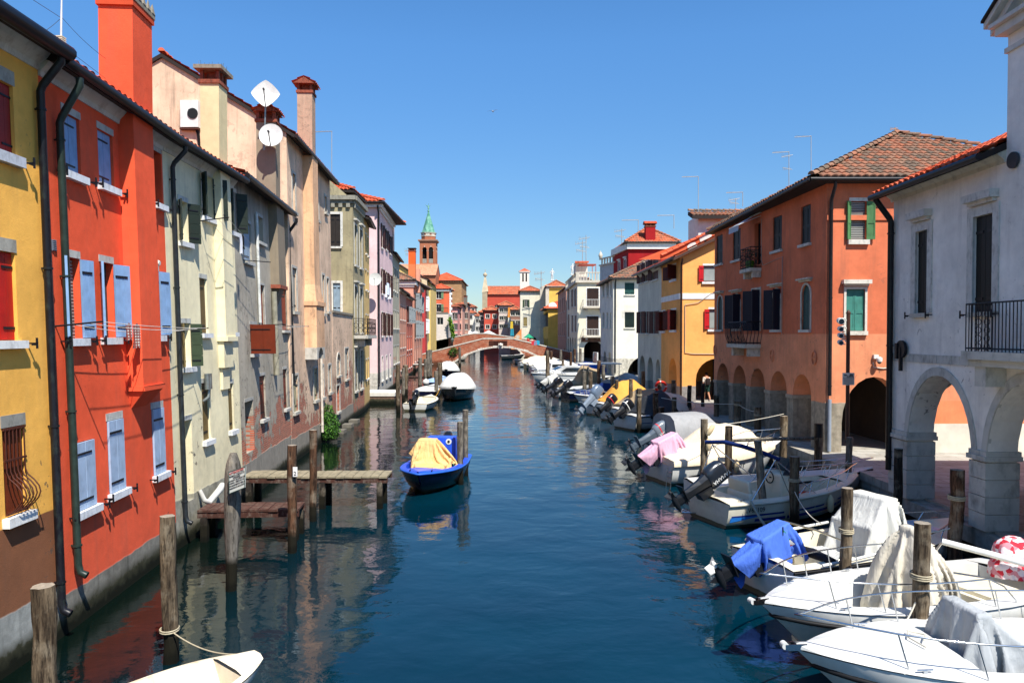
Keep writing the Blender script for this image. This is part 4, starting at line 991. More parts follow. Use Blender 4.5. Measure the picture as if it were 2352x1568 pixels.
for (lab, x0, x1, D, py, c, nw) in (('pink two storey house right of the toothed corner house', 1036, 1051, 178, 705, '#d98f88', 2), ('small pink house with balcony and green awning', 1049, 1062, 186, 700, '#cf9a86', 1), ('narrow brown pink house beneath the dark chimney pot', 1060, 1074.5, 196, 698, '#b58a78', 2)):
    b, f = fc_house(lab, X(x0, D), X(x1, D), D, Z(py, D), colour('far'+c[1:], c, base=False), TILE_MID, wins=lambda b, f: grid(b, f, [f.L*(k+.5)/nw for k in range(nw)], [Z(712+6, D)-1.6, Z(745, D)-1.4, Z(768, D)-1.5], .8, 1.6, **SL), depth=10, pitch=18)
chimney(b, (X(1069, 192), 193), .9, .9, 12, Z(682, 192), plain('dark_stack', '#6b665c'), cap='flat')
# bell tower
D = 300; bx = X(985, D); b = thing('bell_tower', 'tall square brick bell tower with green copper spire', 'bell tower', (bx, D, 0))
TB = stucco('tower_brick', '#a8694c', grime=0, stain=.35, base=False); WHS = plain('white_stone', '#c2b9a8', .8, 0, .15, 2)
w = 6.5; h = w/2
zb0, zb1 = Z(617, D), Z(557, D)
mb = MB(); mb.b2(bx-h, bx+h, D-h, D+h, 0, zb0); mb.build('shaft', TB, b)
fs = [Fac((bx-h, D-h), (bx+h, D-h), 1), Fac((bx+h, D-h), (bx+h, D+h), 1)]
mb = MB(); mw = MB(); md = MB()
for F_ in fs:
    holes = [(1.1, 2.85, zb0+1.9, zb0+8.3, .87, .9), (3.65, 5.4, zb0+1.9, zb0+8.3, .87, .9)]
    wallcells(mb, F_, 0, w, zb0, zb1, holes, .9)
    for hh in holes:
        for k in range(6): F_.bx(mw, hh[0]+.08+k*.28, hh[0]+.22+k*.28, hh[2], hh[2]+1.5, -.35, -.2)
        F_.bx(mw, hh[0], hh[1], hh[2]+1.5, hh[2]+1.65, -.4, -.15)
        F_.bx(mw, hh[0]-.2, hh[0]-.02, hh[3]-1.6, hh[3]-1.35, -.05, .12); F_.bx(mw, hh[1]+.02, hh[1]+.2, hh[3]-1.6, hh[3]-1.35, -.05, .12); F_.bx(mw, (hh[0]+hh[1])/2-.15, (hh[0]+hh[1])/2+.15, hh[3], hh[3]+.4, -.02, .15)
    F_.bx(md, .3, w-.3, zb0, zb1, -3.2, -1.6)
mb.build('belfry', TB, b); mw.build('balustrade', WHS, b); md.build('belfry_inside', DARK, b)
mb = MB(); mb.box((bx, D, zb1+.4), (w+1.2, w+1.2, .5)); mb.box((bx, D, zb1), (w+.6, w+.6, .4)); mb.box((bx, D, zb0), (w+.5, w+.5, .4)); mb.build('cornice', plain('tower_cornice', '#97705a', .8), b)
zd = zb1+.65; mb = MB(); z2 = Z(536, D)
def octa(r, z): return [V((bx+r*cos(pi/8+k*pi/4), D+r*sin(pi/8+k*pi/4), z)) for k in range(8)]
mb.loft([octa(3.0, zd), octa(3.0, z2)], True, True, False); dr = mb.build('drum', TB, b)
mb = MB(); mb.loft([octa(3.15, zd+1.5), octa(3.15, zd+1.9)], True, True, False); mb.loft([octa(3.2, z2-.5), octa(3.4, z2)], True, True, False)
for k in range(8):
    a = k*pi/4; c_ = V((bx+2.8*cos(a), D+2.8*sin(a), (zd+z2)/2+.6)); mb.box(c_, (.12, 1.5, 1.2), Matrix.Rotation(a, 3, 'Z'))
mb.build('drum_panels', WHS, dr)
COP = NT('copper_green'); t = COP; Pp = t.pos(); n = t.noise(t.scale(Pp, (1, 1, .5)), 1.2, 5); s3 = t.sep(Pp); band = t.m('FRACT', t.m('MULTIPLY', s3[2], .45)); t.out(t.mix(t.rng(band, .0, .12, .5, 0), t.mix(t.rng(n, .35, .65), lin('#3f7d68'), lin('#7dae98')), lin('#2d5648')), .7, None, 0, .2); COP = t.mat
z3 = Z(488, D); mb = MB(); mb.loft([octa(2.9, z2), octa(2.5, z2+1.0), octa(.25, z3)], True, True, False); mb.build('spire', COP, b)
mb = MB(); mb.lathe((bx, D, z3), [(.3, 0), (.5, .3), (.3, .7), (.12, .8)], 10); mb.tube([(bx, D, z3+.7), (bx, D, z3+3.4)], .08, 6)
mb.tube([(bx-.05, D, z3+1.0), (bx, D, z3+2.0), (bx+.1, D, z3+2.7)], [.28, .3, .12], 8); mb.tube([(bx-1.4, D, z3+2.9), (bx, D, z3+2.2), (bx+.8, D, z3+2.5)], [.05, .1, .05], 6); mb.poly([(bx-1.3, D, z3+2.9), (bx, D, z3+2.3), (bx-.1, D, z3+1.7)]); mb.build('statue', COP, b)
D = 215
b, f = simple('long low brick nave with pale orange tiles in front of the bell tower', (X(880, D), D), (X(1001, D), D), 1, Z(632, D), 14, TB, name='church', pitch=27, roofm=tilemat('roof_tile_pale', '#c98a68', '#d39c7a', '#a8735a', .3), p=.5)
# ------------------------------------------------------------------ brick bridges
def brickmat(name, axis, c1='#c0653f', c2='#a24c30', sc=1.0):
    t = NT(name); Pp = t.pos(); s3 = t.sep(Pp); bt = t.node('ShaderNodeTexBrick'); t.put(bt.inputs['Vector'], t.comb(s3[0] if axis == 'x' else s3[1], s3[2], 0.0)); bt.inputs['Scale'].default_value = 1
    bt.inputs['Brick Width'].default_value = .42*sc; bt.inputs['Row Height'].default_value = .13*sc; bt.inputs['Mortar Size'].default_value = .02
    bt.inputs['Color1'].default_value = lin(c1)+(1,); bt.inputs['Color2'].default_value = lin(c2)+(1,); bt.inputs['Mortar'].default_value = lin('#7c6558')+(1,)
    n = t.noise(Pp, 1.1, 6, .7); n2 = t.noise(t.scale(Pp, (1, 1, 3)), 2.5, 5, .7)
    c = t.mix(t.rng(n, .42, .66, 0, .75), bt.outputs[0], lin('#b98a70')); c = t.mix(t.rng(n2, .5, .7, 0, .7), c, lin('#7a4632')); c = t.mix(t.rng(n2, .3, .4, .6, 0), c, lin('#bfae9e'))
    zz = t.m('ADD', s3[2], t.m('MULTIPLY', t.m('SUBTRACT', n, .5), .6)); c = t.mix(t.rng(zz, .3, .9, .8, 0), c, lin('#2e2a20'))
    return t.out(c, .9, t.bump(t.m('SUBTRACT', n2, bt.outputs['Fac']), .03, .6), 0, .1)
def bridge(name, label, Y, T, top, arch, zlow=-.5, brick=None, parap=.95):
    """top: list of (x,z) parapet points; arch: (x0,x1,zs,zc)"""
    b = thing(name, label, 'bridge', ((arch[0]+arch[1])/2, Y, 0)); x0, x1, zs, zc = arch
    def topz(x):
        for (xa, za), (xb, zb) in zip(top, top[1:]):
            if xa <= x <= xb: return za+(zb-za)*(x-xa)/(xb-xa)
        return top[-1][1]
    xs = sorted(set([p[0] for p in top]+[x0+(x1-x0)*(1-cos(pi*k/24))/2 for k in range(25)]))
    c_ = (x0+x1)/2; a = (x1-x0)/2; r = zc-zs; R = (a*a+r*r)/(2*r)
    def az(x): 
        if x <= x0 or x >= x1: return zlow
        return zs-(R-r)+sqrt(max(0, R*R-(x-c_)**2))
    mb = MB()
    for xa, xb in zip(xs, xs[1:]):
        mid = (xa+xb)/2; inside = x0 < mid < x1
        za, zb = (max(az(xa), zs) if inside else zlow), (max(az(xb), zs) if inside else zlow)
        for yy in (Y, Y+T): mb.quad((xa, yy, za), (xb, yy, zb), (xb, yy, topz(xb)), (xa, yy, topz(xa)))
        for yy in (Y+.35, Y+T-.35): mb.quad((xa, yy, topz(xa)-parap), (xb, yy, topz(xb)-parap), (xb, yy, topz(xb)), (xa, yy, topz(xa)))
        if inside: mb.quad((xa, Y, za), (xa, Y+T, za), (xb, Y+T, zb), (xb, Y, zb))
    mb.quad((x0, Y, zlow), (x0, Y+T, zlow), (x0, Y+T, zs), (x0, Y, zs)); mb.quad((x1, Y, zlow), (x1, Y+T, zlow), (x1, Y+T, zs), (x1, Y, zs))
    mb.build('spandrel_wall', brick, b)
    st = plain('bridge_stone', '#cfc8ba', .8, 0, .12, 1.5, .3, 10, dirt='#6f695d', dirt_amt=.6)
    mb = MB()
    for yy in (Y-.06, Y+T-.4):
        for (xa, za), (xb, zb) in zip(top, top[1:]):
            n = max(1, int((xb-xa)/1.6))
            for k in range(n):
                s0, s1 = k/n+.004, (k+1)/n-.004; A = V((xa+(xb-xa)*s0, yy, za+(zb-za)*s0)); B = V((xa+(xb-xa)*s1, yy, za+(zb-za)*s1)); dy = V((0, .46, 0)); dz = V((0, 0, .17))
                mb.hexa([A, B, B+dy, A+dy, A+dz, B+dz, B+dy+dz, A+dy+dz])
    mb.build('coping', st, b)
    mb = MB()
    for (xa, za), (xb, zb) in zip(top, top[1:]): mb.quad((xa, Y+.3, za-parap), (xb, Y+.3, zb-parap), (xb, Y+T-.3, zb-parap), (xa, Y+T-.3, za-parap))
    mb.build('deck', plain('bridge_deck', '#8a8072', .8), b)
    mb = MB(); n = 21; th = math.asin(a/R)
    for yy in (Y-.05,):
        for k in range(n):
            t0 = -th+2*th*(k+.02)/n; t1 = -th+2*th*(k+.98)/n; w = .26 if k % 3 else .36; pts = []
            for y2 in (yy, yy+.5):
                for tt, rr in ((t0, R), (t1, R), (t1, R+w), (t0, R+w)): pts.append(V((c_+rr*sin(tt), y2, zs-(R-r)+rr*cos(tt))))
            mb.hexa(pts)
    mb.build('arch_ring', st, b)
    return b, topz
BRX = brickmat('bridge_brick', 'x')
B1, tz = bridge('brick_bridge', 'red brick arched footbridge with white stone coping and carved keystone', 121, 4.0,
    [(-15.2, 1.5), (-14.5, 1.76), (-4.75, 4.25), (.15, 4.25), (9.75, 2.0), (11, 1.7)], (-9.95, 6.25, -.05, 2.85), brick=BRX)
mb = MB(); mb.box((-1.85, 120.85, 3.15), (.75, .35, .8)); mb.lathe((-1.85, 120.65, 3.0), [(.05, 0), (.25, .1), (.3, .35), (.2, .55), (.05, .62)], 10); mb.build('keystone', plain('bridge_stone', '#cfc8ba'), B1)
mb = MB(); x0, x1, za, zb = X(1124, 121), X(1165, 121), Z(792, 121), Z(782, 121)
for k in range(9): mb.tube([(x0, 120.9, za+(zb-za)*k/8), (x1, 120.9, za+(zb-za)*k/8)], .025, 4)
for k in range(5): mb.tube([(x0+(x1-x0)*k/4, 120.88, za), (x0+(x1-x0)*k/4, 120.88, zb)], .03, 4)
gr_ = mb.build('window_grille', plain('rust_iron', '#4a2418', .6), B1)
mb = MB(); mb.b2(x0+.7, x0+1.5, 120.93, 121, za+.1, zb-.1); mb.b2(x1-1.2, x1-.2, 120.93, 121, za+.1, zb-.1); mb.build('vent_opening', DARK, gr_)
B2, _ = bridge('brick_bridge', 'second brick footbridge partly hidden behind the nearer arched one', 152, 3.5,
    [(-16, 3.6), (X(1003, 152), Z(782, 152)), (X(1088, 152), Z(766.5, 152)), (X(1118, 152), Z(766.5, 152)), (X(1176, 152), Z(775, 152)), (5, 3.6)], (-10, 2.5, .4, 3.6), brick=BRX)
# painted orange wall with a sun emblem beside the second bridge
D = 150; mb = MB(); mb.hexa([(X(1174, D), D, 2), (X(1198, D), D, 2), (X(1198, D), D+.3, 2), (X(1174, D), D+.3, 2), (X(1174, D), D, Z(782, D)), (X(1198, D), D, Z(754, D)), (X(1198, D), D+.3, Z(754, D)), (X(1174, D), D+.3, Z(782, D))])
bw = thing('banner', 'orange painted triangular panel with a white sun emblem beside the bridge', 'banner', (X(1182, D), D, 2))
mb.build('panel', plain('paint_orange', '#d98a4a', .7), bw)
mb = MB(); cx, cz = X(1189, D), Z(774, D)
for k in range(12):
    a = 2*pi*k/12; mb.add([(cx+.35*cos(a-.2), D-.01, cz+.35*sin(a-.2)), (cx+.35*cos(a+.2), D-.01, cz+.35*sin(a+.2)), (cx+.75*cos(a), D-.01, cz+.75*sin(a))], [(0, 1, 2)])
mb.poly([(cx+.33*cos(2*pi*k/16), D-.012, cz+.33*sin(2*pi*k/16)) for k in range(16)]); mb.build('emblem', plain('white_stone', '#cfc5b4'), bw)
# ------------------------------------------------------------------ right bank
def portico(b, f, z0, z1, u0, u1, dep=3.0, mat=None, ends=(True, True), th=.6, back=True):
    mb = MB(); q = f.q
    if back: mb.quad(q(u0, z0, -dep), q(u1, z0, -dep), q(u1, z1, -dep), q(u0, z1, -dep))
    mb.quad(q(u0, z1, -.02), q(u1, z1, -.02), q(u1, z1, -dep), q(u0, z1, -dep))
    for u, e in ((u0, ends[0]), (u1, ends[1])):
        if e: mb.quad(q(u, z0, -th), q(u, z1, -th), q(u, z1, -dep), q(u, z0, -dep))
    for k in range(int((u1-u0)/.9)): f.bx(mb, u0+.4+k*.9, u0+.55+k*.9, z1-.18, z1-.01, -dep, -th)
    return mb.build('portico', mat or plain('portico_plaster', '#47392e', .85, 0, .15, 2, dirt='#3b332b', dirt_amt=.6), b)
def innerface(mb, f, u0, u1, z0, z1, holes, th):  # back face of the arcade so that it is a solid wall
    g = Fac((f.A.x-f.N.x*th, f.A.y-f.N.y*th), (f.B.x-f.N.x*th, f.B.y-f.N.y*th), 1); g.N = f.N
    wallcells(mb, g, u0, u1, z0, z1, [h[:5] for h in holes], 0.0001)
# --- orange brown corner house
ORS = stucco('stucco_terracotta', '#e3936b', col2='#d27450', z2=5.02, plinth='#a39a88', zp=2.62, grime=0, stain=.3, base=False, seed=21, chips=.3, var=.1)
b = thing('house', 'terracotta orange corner house with hipped tile roof and an arcade along the canal', 'house', (10.89, 25.7, 0))
f = Fac((10.89, 25.7), (10.42, 38.15), -1); fc = Fac((10.89, 25.7), (22.0, 25.7), 1)
K = dict(sill=.1, scol='#c4c0b4', depth=.16); DGR = '#15191a'
for r in ((1645, 1660, 540, 606), (1683, 1701, 527, 597), (1775, 1796, 497, 575), (1840, 1862, 472, 560)): win(b, f, r, 'shut', '#1b2322', style='panel', straps=False, **K)
dw = win(b, f, (1733, 1747, 512, 607), 'dark', name='door')
TEA = '#1f4a48'
win(b, f, (1649, 1660, 680, 757), 'shut', TEA, arch=1, surround=.08, hood=.06, lcol='#c4bcaa', **K)
win(b, f, (1842, 1862, 654, 757), 'shut', TEA, arch=1, surround=.08, hood=.06, lcol='#c4bcaa', **K)
win(b, f, (1685, 1701, 676, 755), 'dark', arch=1, surround=.06, hood=.06, leaves=[('r', .5, 145, '#131b2a'), ('l', .4, 100, '#131b2a')], lcol='#c4bcaa', style='panel', straps=False, **K)
win(b, f, (1775, 1793, 664, 757), 'dark', arch=1, surround=.06, hood=.06, leaves=[('r', .5, 145, '#131b2a'), ('l', .4, 100, '#131b2a')], lcol='#c4bcaa', style='panel', straps=False, **K)
win(b, f, (1728, 1746, 666, 760), 'dark', leaves=[('r', .5, 145, '#131b2a'), ('l', .4, 100, '#131b2a')], surround=.1, lcol='#c4bcaa', style='panel', straps=False, depth=.16, name='door')
GR = '#4f7a4a'
w = win(b, fc, (1952, 1990, 462, 551), 'blind', GR, leaves=[('l', .3, 150, GR), ('r', .48, 165, GR)], style='panel', straps=False, sill=.16, lintel=.12, scol='#cfcabc', depth=.14)
win(b, fc, (1943, 1986, 664, 760), 'shut', '#3f7f72', surround=.08, hood=.14, sill=.14, lcol='#cfcabc', scol='#cfcabc', style='panel', straps=False, depth=.14)
arch_px = ((1647, 1674, 834, 881), (1684, 1713, 839, 889), (1724, 1757, 845, 897), (1769, 1807, 852, 908), (1821, 1863, 859, 920))
arches = []
for xl, xr, yc, ys in arch_px:
    ua = f.pix(xl, ys)[0]; ub = f.pix(xr, ys)[0]; zc = f.pix((xl+xr)/2, yc)[1]; u_, v_ = min(ua, ub), max(ua, ub); zs = zc-(v_-u_)/2
    h = (u_, v_, .85, zc, zc-zs, .75); arches.append(h); f.holes.append(h)
ua, zc = fc.pix(1934, 870); ub = fc.pix(2082, 870)[0]; zc = fc.pix(2008, 865)[1]; bigarch = (ua, ub, .85, zc, zc-1.9, .6); fc.holes.append(bigarch)
mb = MB(); wallcells(mb, f, 0, f.L, .5, 10.3, f.holes, .2); wallcells(mb, fc, 0, fc.L, .5, 10.3, fc.holes, .2)
innerface(mb, f, .6, f.L, .5, 4.3, arches, .75)
mb.quad(f.q(f.L, .5), (22, 38.1, .5), (22, 38.1, 10.3), f.q(f.L, 10.3)); mb.quad((22, 25.7, .5), (22, 38.1, .5), (22, 38.1, 10.3), (22, 25.7, 10.3))
mb.build('wall', ORS, b)
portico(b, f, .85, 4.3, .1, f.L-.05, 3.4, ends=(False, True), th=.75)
for h0, h1 in zip([-.02]+[h[1] for h in sorted(arches)], [h[0] for h in sorted(arches)]+[f.L]): 
    if h0 >= 0: mb = MB(); f.bx(mb, h0-.03, h1+.03, 2.55, 2.68, -.7, .04); mb.build('pillar_capital', plain('stone_#a39a88', '#a39a88', .8, 0, .15, dirt='#5c574d', dirt_amt=.6), b)
mb = MB(); fc.bx(mb, 0, fc.L, 8.95, 9.12, 0, .05); mb.build('string_course', ORS, b)
mb = MB(); fc.bx(mb, bigarch[1]+.5, 11, 1.9, 2.7, -.05, .006); mb.build('wall_patch', stucco('stucco_alley', '#e0875c', grime=0, stain=.25, peel=.0, base=False, axis='x'), b); mb = MB(); fc.bx(mb, bigarch[1]+.5, 11, .8, 1.9, -.05, .03); mb.build('wall_base', plain('wall_base_white', '#cfc9ba', .8, 0, .12, 2, .3), b)
hiproof(b, (10.6, 25.7), (1, 0), 11.2, (0, 1), 12.5, 10.35, 27, TILE_OLD, over=.42, p=.26, row=.4, seg=6)
downpipe(b, fc, .12, 9.6, 2.7, .09, .06, '#1d1a1c', gz_=10.2, go=.4, foot=False)
mb = MB(); mb.tube([fc.q(.12, 2.75, .09), fc.q(.12, .95, .09)], .065, 8); mb.build('pipe_guard', plain('grey_pipe', '#8d97a3', .5), b)
# balconies
def pixu(f, x, y): return f.pix(x, y)
u0 = f.pix(1748, 790)[0]; u1 = f.pix(1703, 790)[0]; zb = 3.98+.35
mb = MB(); f.bx(mb, u0, u1, 4.42, 4.58, 0, .7); f.bx(mb, u0+.1, u0+.35, 4.05, 4.42, 0, .5); f.bx(mb, u1-.35, u1-.1, 4.05, 4.42, 0, .5); bal = mb.build('balcony', plain('stone_#c4bcaa', '#c4bcaa', .75, 0, .12, 5, .3, 30, dirt='#5c574d', dirt_amt=.6), b)
railing(f, u0+.04, u1-.04, 4.58, 5.55, .62, 14, IRON, bal, r=.016, bulge=.16)
u0 = f.pix(1749, 610)[0]; u1 = f.pix(1724, 610)[0]
mb = MB(); f.bx(mb, u0, u1, 7.7, 7.85, 0, .5); f.bx(mb, u0+.05, u0+.25, 7.45, 7.7, 0, .35); f.bx(mb, u1-.25, u1-.05, 7.45, 7.7, 0, .35); bal = mb.build('balcony', plain('stone_#c4bcaa', '#c4bcaa'), b)
railing(f, u0+.03, u1-.03, 7.85, 8.75, .46, 6, plain('rust_dark_iron', '#2c2320', .6), bal, r=.014, scroll=True)
pt = thing('flower_pot', 'green glazed pot with a plant on the upper balcony of the terracotta house', 'flower pot', f.q((u0+u1)/2+.1, 7.86, .24))
mb = MB(); mb.lathe((0, 0, 0), [(.12, 0), (.19, .15), (.2, .3), (.16, .36)], 14); mb.build('pot', plain('green_glaze', '#5f8a2a', .3), pt, world=False)
mb = MB(); rr = random.Random(5)
for k in range(60):
    p = V((rr.gauss(0, .12), rr.gauss(0, .12), .4+rr.uniform(0, .4))); d = V((rr.gauss(0, .05), rr.gauss(0, .05), .03)); mb.poly([p, p+d, p+d+V((.02, .03, .04)), p+V((0, .03, .05))])
mb.build('leaves', plain('leaf_dry', '#4c4a28', .8), pt, world=False)
# awning
mb = MB(); u0, z1 = f.pix(1750, 487); u1 = f.pix(1726, 487)[0]; n = 12
ra = [f.q(u0+(u1-u0)*k/n, z1, .05) for k in range(n+1)]; rb = [f.q(u0+(u1-u0)*k/n, z1-.55, 1.0) for k in range(n+1)]; rc = [f.q(u0+(u1-u0)*k/n, z1-.78-.03*(k % 2), 1.02) for k in range(n+1)]
mb.loft([ra, rb, rc], False, False, False)
AW = NT('awning_cloth'); t = AW; s3 = t.sep(t.pos()); st = t.m('GREATER_THAN', t.m('FRACT', t.m('MULTIPLY', s3[1], 9.0)), .5); t.out(t.mix(st, lin('#c9c8c4'), lin('#9aa4b4')), .8, None, 0, .1)
aw = mb.build('awning', t.mat, b); mb = MB(); mb.tube([ra[0], ra[-1]], .05, 8); mb.tube([rb[0], rb[-1]], .02, 6); mb.tube([f.q(u0, z1-.15, .03), rb[0]], .012, 5); mb.tube([f.q(u1, z1-.15, .03), rb[-1]], .012, 5); mb.build('awning_frame', plain('white_metal', '#d5d5cf'), aw)
# cable, anchor plates, security camera
mb = MB(); u, z = f.pix(1748, 520); u2, z2 = f.pix(1798, 590); mb.tube([f.q(u-.1, z+.3, .02), f.q(u-.12, z2+.1, .02), f.q(u-.3, z2-.15, .02), f.q(u2, z2, .02), f.q(u2, 5.0, .02)], .012, 5); mb.build('cable', plain('cable_grey', '#a9a294', .6), b)
for px, py in ((1643, 803), (1774, 816), (1871, 822)):
    u, z = f.pix(px, py); mb = MB(); mb.tube([f.q(u+.18*cos(a), z+.24*sin(a), .03) for a in [2*pi*k/14 for k in range(15)]], .025, 5, False); f.bx(mb, u-.1, u+.1, z-.03, z+.03, 0, .05); mb.build('anchor_plate', ORS, b)
u, z = fc.pix(2008, 822); mb = MB(); fc.bx(mb, u-.06, u+.1, z-.02, z+.12, 0, .12); c_ = fc.q(u+.08, z-.04, .2); mb.lathe(c_, [(.09, -.08), (.1, 0), (.09, .06), (.02, .09)], 12); sc = mb.build('security_camera', plain('white_metal', '#d5d5cf'), b)
mb = MB(); mb.lathe(c_, [(.01, -.16), (.06, -.13), (.075, -.081)], 12); mb.build('lens', GL, sc)
mb = MB(); mb.tube([fc.q(u-.05, z-.15, .03), fc.q(u-.03, z-.32, .03), fc.q(u+.3, z-.36, .03), fc.q(u+.9, z-.28, .03)], .02, 5); mb.build('cable', plain('cable_white', '#d0ccc2', .6), b)
# --- yellow orange house
YO = stucco('stucco_apricot', '#f0ab60', plinth='#a09a94', zp=1.85, grime=0, stain=.06, base=False, seed=22)
b = thing('house', 'apricot orange house with bright red shutters and a white band, behind the terracotta house', 'house', (10.21, 45, 0))
f = Fac((10.21, 45), (10.12, 50.2), -1); fc = Fac((10.21, 45), (20, 45), 1); RS = '#b5121a'
K = dict(sill=.14, lintel=.12, scol='#dededa', lcol='#dededa', depth=.15)
win(b, fc, (1615, 1650, 610, 647), 'curtain', RS, leaves=[('l', .33, 165, RS)], **K); win(b, fc, (1628, 1663, 710, 756), 'curtain', RS, leaves=[('l', .33, 165, RS)], **K)
for xl, xr, yt, yb in ((1541, 1553, 610, 642), (1520, 1528, 716, 760), (1541, 1553, 712, 758)): win(b, f, (xl, xr, yt, yb), 'glass', '#4a1416', leaves=[('l', .5, 120, '#4a1416'), ('r', .5, 150, '#4a1416')], **K)
ua = fc.pix(1598, 900)[0]; zc = fc.pix(1640, 823)[1]; ar = (ua, ua+2.6, .85, zc, 1.3, .5); fc.holes.append(ar)
ua = f.pix(1554, 860)[0]; ub = f.pix(1536, 860)[0]; zc = f.pix(1545, 822)[1]; ar2 = (ua, ub, .85, zc, (ub-ua)/2, .6); f.holes.append(ar2)
mb = MB(); ze = 9.7; wallcells(mb, f, 0, f.L, .5, ze, f.holes, .2); wallcells(mb, fc, 0, fc.L, .5, ze, fc.holes, .2); mb.poly([fc.q(0, ze), fc.q(fc.L, ze), fc.q(5, ze+2.45)]); mb.quad(f.q(f.L, .5), (20, 50.2, .5), (20, 50.2, ze), f.q(f.L, ze)); innerface(mb, f, .5, f.L, .5, 3.9, [ar2], .6)
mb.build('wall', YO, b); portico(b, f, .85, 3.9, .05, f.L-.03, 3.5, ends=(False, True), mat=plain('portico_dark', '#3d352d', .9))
mb = MB(); u_, z_ = f.pix(1535, 676); f.bx(mb, 0, f.L, 7.15, 7.5, -.01, .04); fc.bx(mb, -.04, fc.L, 7.15, 7.5, -.01, .04); mb.build('string_course', plain('white_band', '#dededa'), b)
t26 = math.tan(radians(26)); mb = MB(); c26 = cos(radians(26))
tilesheet(mb, V((9.75, 44.6, ze-.02)), V((0, 1, 0)), V((c26, 0, c26*t26)), 6.0, 6.1, None, .27, .4, 6); mb.build('roof', TILE_RED, b)
mb = MB(); mb.hexa([V((9.7, 44.6, ze-.26)), V((9.7, 50.5, ze-.26)), V((15.2, 50.5, ze+2.4)), V((15.2, 44.6, ze+2.4)), V((9.7, 44.6, ze-.08)), V((9.7, 50.5, ze-.08)), V((15.2, 50.5, ze+2.6)), V((15.2, 44.6, ze+2.6))]); mb.build('verge_board', plain('verge_brown', '#4c3429', .6), b)
mb = MB(); mb.tube([(9.62, 44.5, ze-.12), (9.62, 50.4, ze-.12)], .1, 8); mb.build('gutter', plain('gutter_#1b1a1c', '#1b1a1c'), b)
downpipe(b, fc, .06, 9.2, .95, .08, .06, '#3a241c', gz_=9.6, go=.3, foot=False)
mb = MB(); u, z = fc.pix(1573, 700); mb.tube([fc.q(u, z, .04), fc.q(u, z-2.9, .04), fc.q(u+.5, z-2.98, .04), fc.q(4, z-3.0, .04)], .022, 5); mb.tube([fc.q(u, z, .05), fc.q(u+.8, z+.12, .05), fc.q(u+1.6, z+.7, .05), fc.q(4, z+.95, .05)], .02, 5); mb.build('cable', plain('cable_grey', '#a9a294'), b)
# --- orange roof side wall with patches behind
PTC = stucco('stucco_patched', '#d0643f', grime=0, stain=.1, base=False)
b = thing('house', 'house behind the apricot one showing an orange wall with white plaster patches', 'house', (12, 50.4, 0))
mb = MB(); y = 50.9; mb.poly([gy(1466, 596, y), gy(1520, 596, y), gy(1660, 560, y), gy(1680, 500, y), gy(1640, 527, y), gy(1560, 560, y)]); mb.build('wall', PTC, b)
mb = MB()
for pts in (((1578, 566), (1585, 558), (1597, 556), (1602, 566), (1592, 574), (1582, 576)), ((1606, 545), (1622, 534), (1636, 528), (1634, 545), (1620, 554), (1608, 555))): mb.poly([gy(px, py, y-.03) for px, py in pts])
mb.build('plaster_patch', plain('white_plaster', '#d8d3c8', .8), b)
mb = MB(); ridge(mb, gy(1520, 588, y), gy(1640, 529, y), .14, .4); ridge(mb, gy(1640, 529, y), gy(1682, 500, y), .14, .4); mb.build('roof', TILE_RED, b)
bb = thing('roof_tower', 'small whitewashed roof turret with tiled gable roof above the patched wall', 'turret', (14, 52, 10)); y = 52.5
mb = MB(); a0, a1 = gy(1604, 530, y), gy(1690, 494, y); mb.b2(a0.x, a1.x, y, y+3, a0.z-2, a1.z); mb.build('wall', plain('white_plaster', '#d8d3c8'), bb)
mb = MB(); e = gy(1586, 497, y); tilesheet(mb, V((e.x, y-.5, e.z)), V((1, 0, 0)), V((0, .94, .34)), 4.6, 1.3, None, .27, .4, 6); ridge(mb, (e.x, y+.75, e.z+.5), (e.x+4.6, y+.75, e.z+.5), .13, .4); mb.build('roof', TILE_OLD, bb)
mb = MB(); mb.hexa([V((e.x, y-.55, e.z-.25)), V((e.x+4.6, y-.55, e.z-.25)), V((e.x+4.6, y+.8, e.z+.2)), V((e.x, y+.8, e.z+.2)), V((e.x, y-.55, e.z-.02)), V((e.x+4.6, y-.55, e.z-.02)), V((e.x+4.6, y+.8, e.z+.45)), V((e.x, y+.8, e.z+.45))]); mb.build('eaves', plain('eave_dark', '#2a2320'), bb)
# --- grey cream house with brown shutters
GC = stucco('stucco_greycream', '#cfcbb8', plinth='#b5b2a6', zp=1.6, grime=0, stain=.22, base=False, seed=24)
BW = '#3e1c18'
b = thing('house', 'grey cream arcaded house with dark brown shutters left of the apricot house', 'house', (10.12, 50.2, 0)); f = Fac((10.12, 50.2), (10.0, 58.8), -1)
K = dict(sill=.1, lintel=.08, scol='#d0cdc0', lcol='#d0cdc0', depth=.15)
for r in ((1470, 1478, 606, 650), (1482, 1491, 600, 646), (1499, 1512, 592, 642), (1471, 1481, 715, 765), (1484, 1490, 715, 765), (1501, 1513, 714, 766)): win(b, f, r, 'shut', BW, leaves=[('r', .3, 160, BW)], **K)
ars = []
for xl, xr, yc in ((1469, 1482, 838), (1487, 1500, 842), (1506, 1521, 847)):
    ua = f.pix(xr, 860)[0]; ub = f.pix(xl, 860)[0]; ub = max(ub, ua+.8); zc = f.pix((xl+xr)/2, yc-22)[1]; h = (max(.3, ua), ub, .85, zc, (ub-max(.3, ua))/2, .6); ars.append(h); f.holes.append(h)
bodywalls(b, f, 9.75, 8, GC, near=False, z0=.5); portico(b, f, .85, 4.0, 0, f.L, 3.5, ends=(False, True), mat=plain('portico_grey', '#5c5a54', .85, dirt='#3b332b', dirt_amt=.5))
shed(b, f, 0, f.L, 9.8, 8, 20, TILE_RED, over=.4, cornice='#d0cdc0', ch=.3, co=.2, p=.3, row=.45, seg=4)
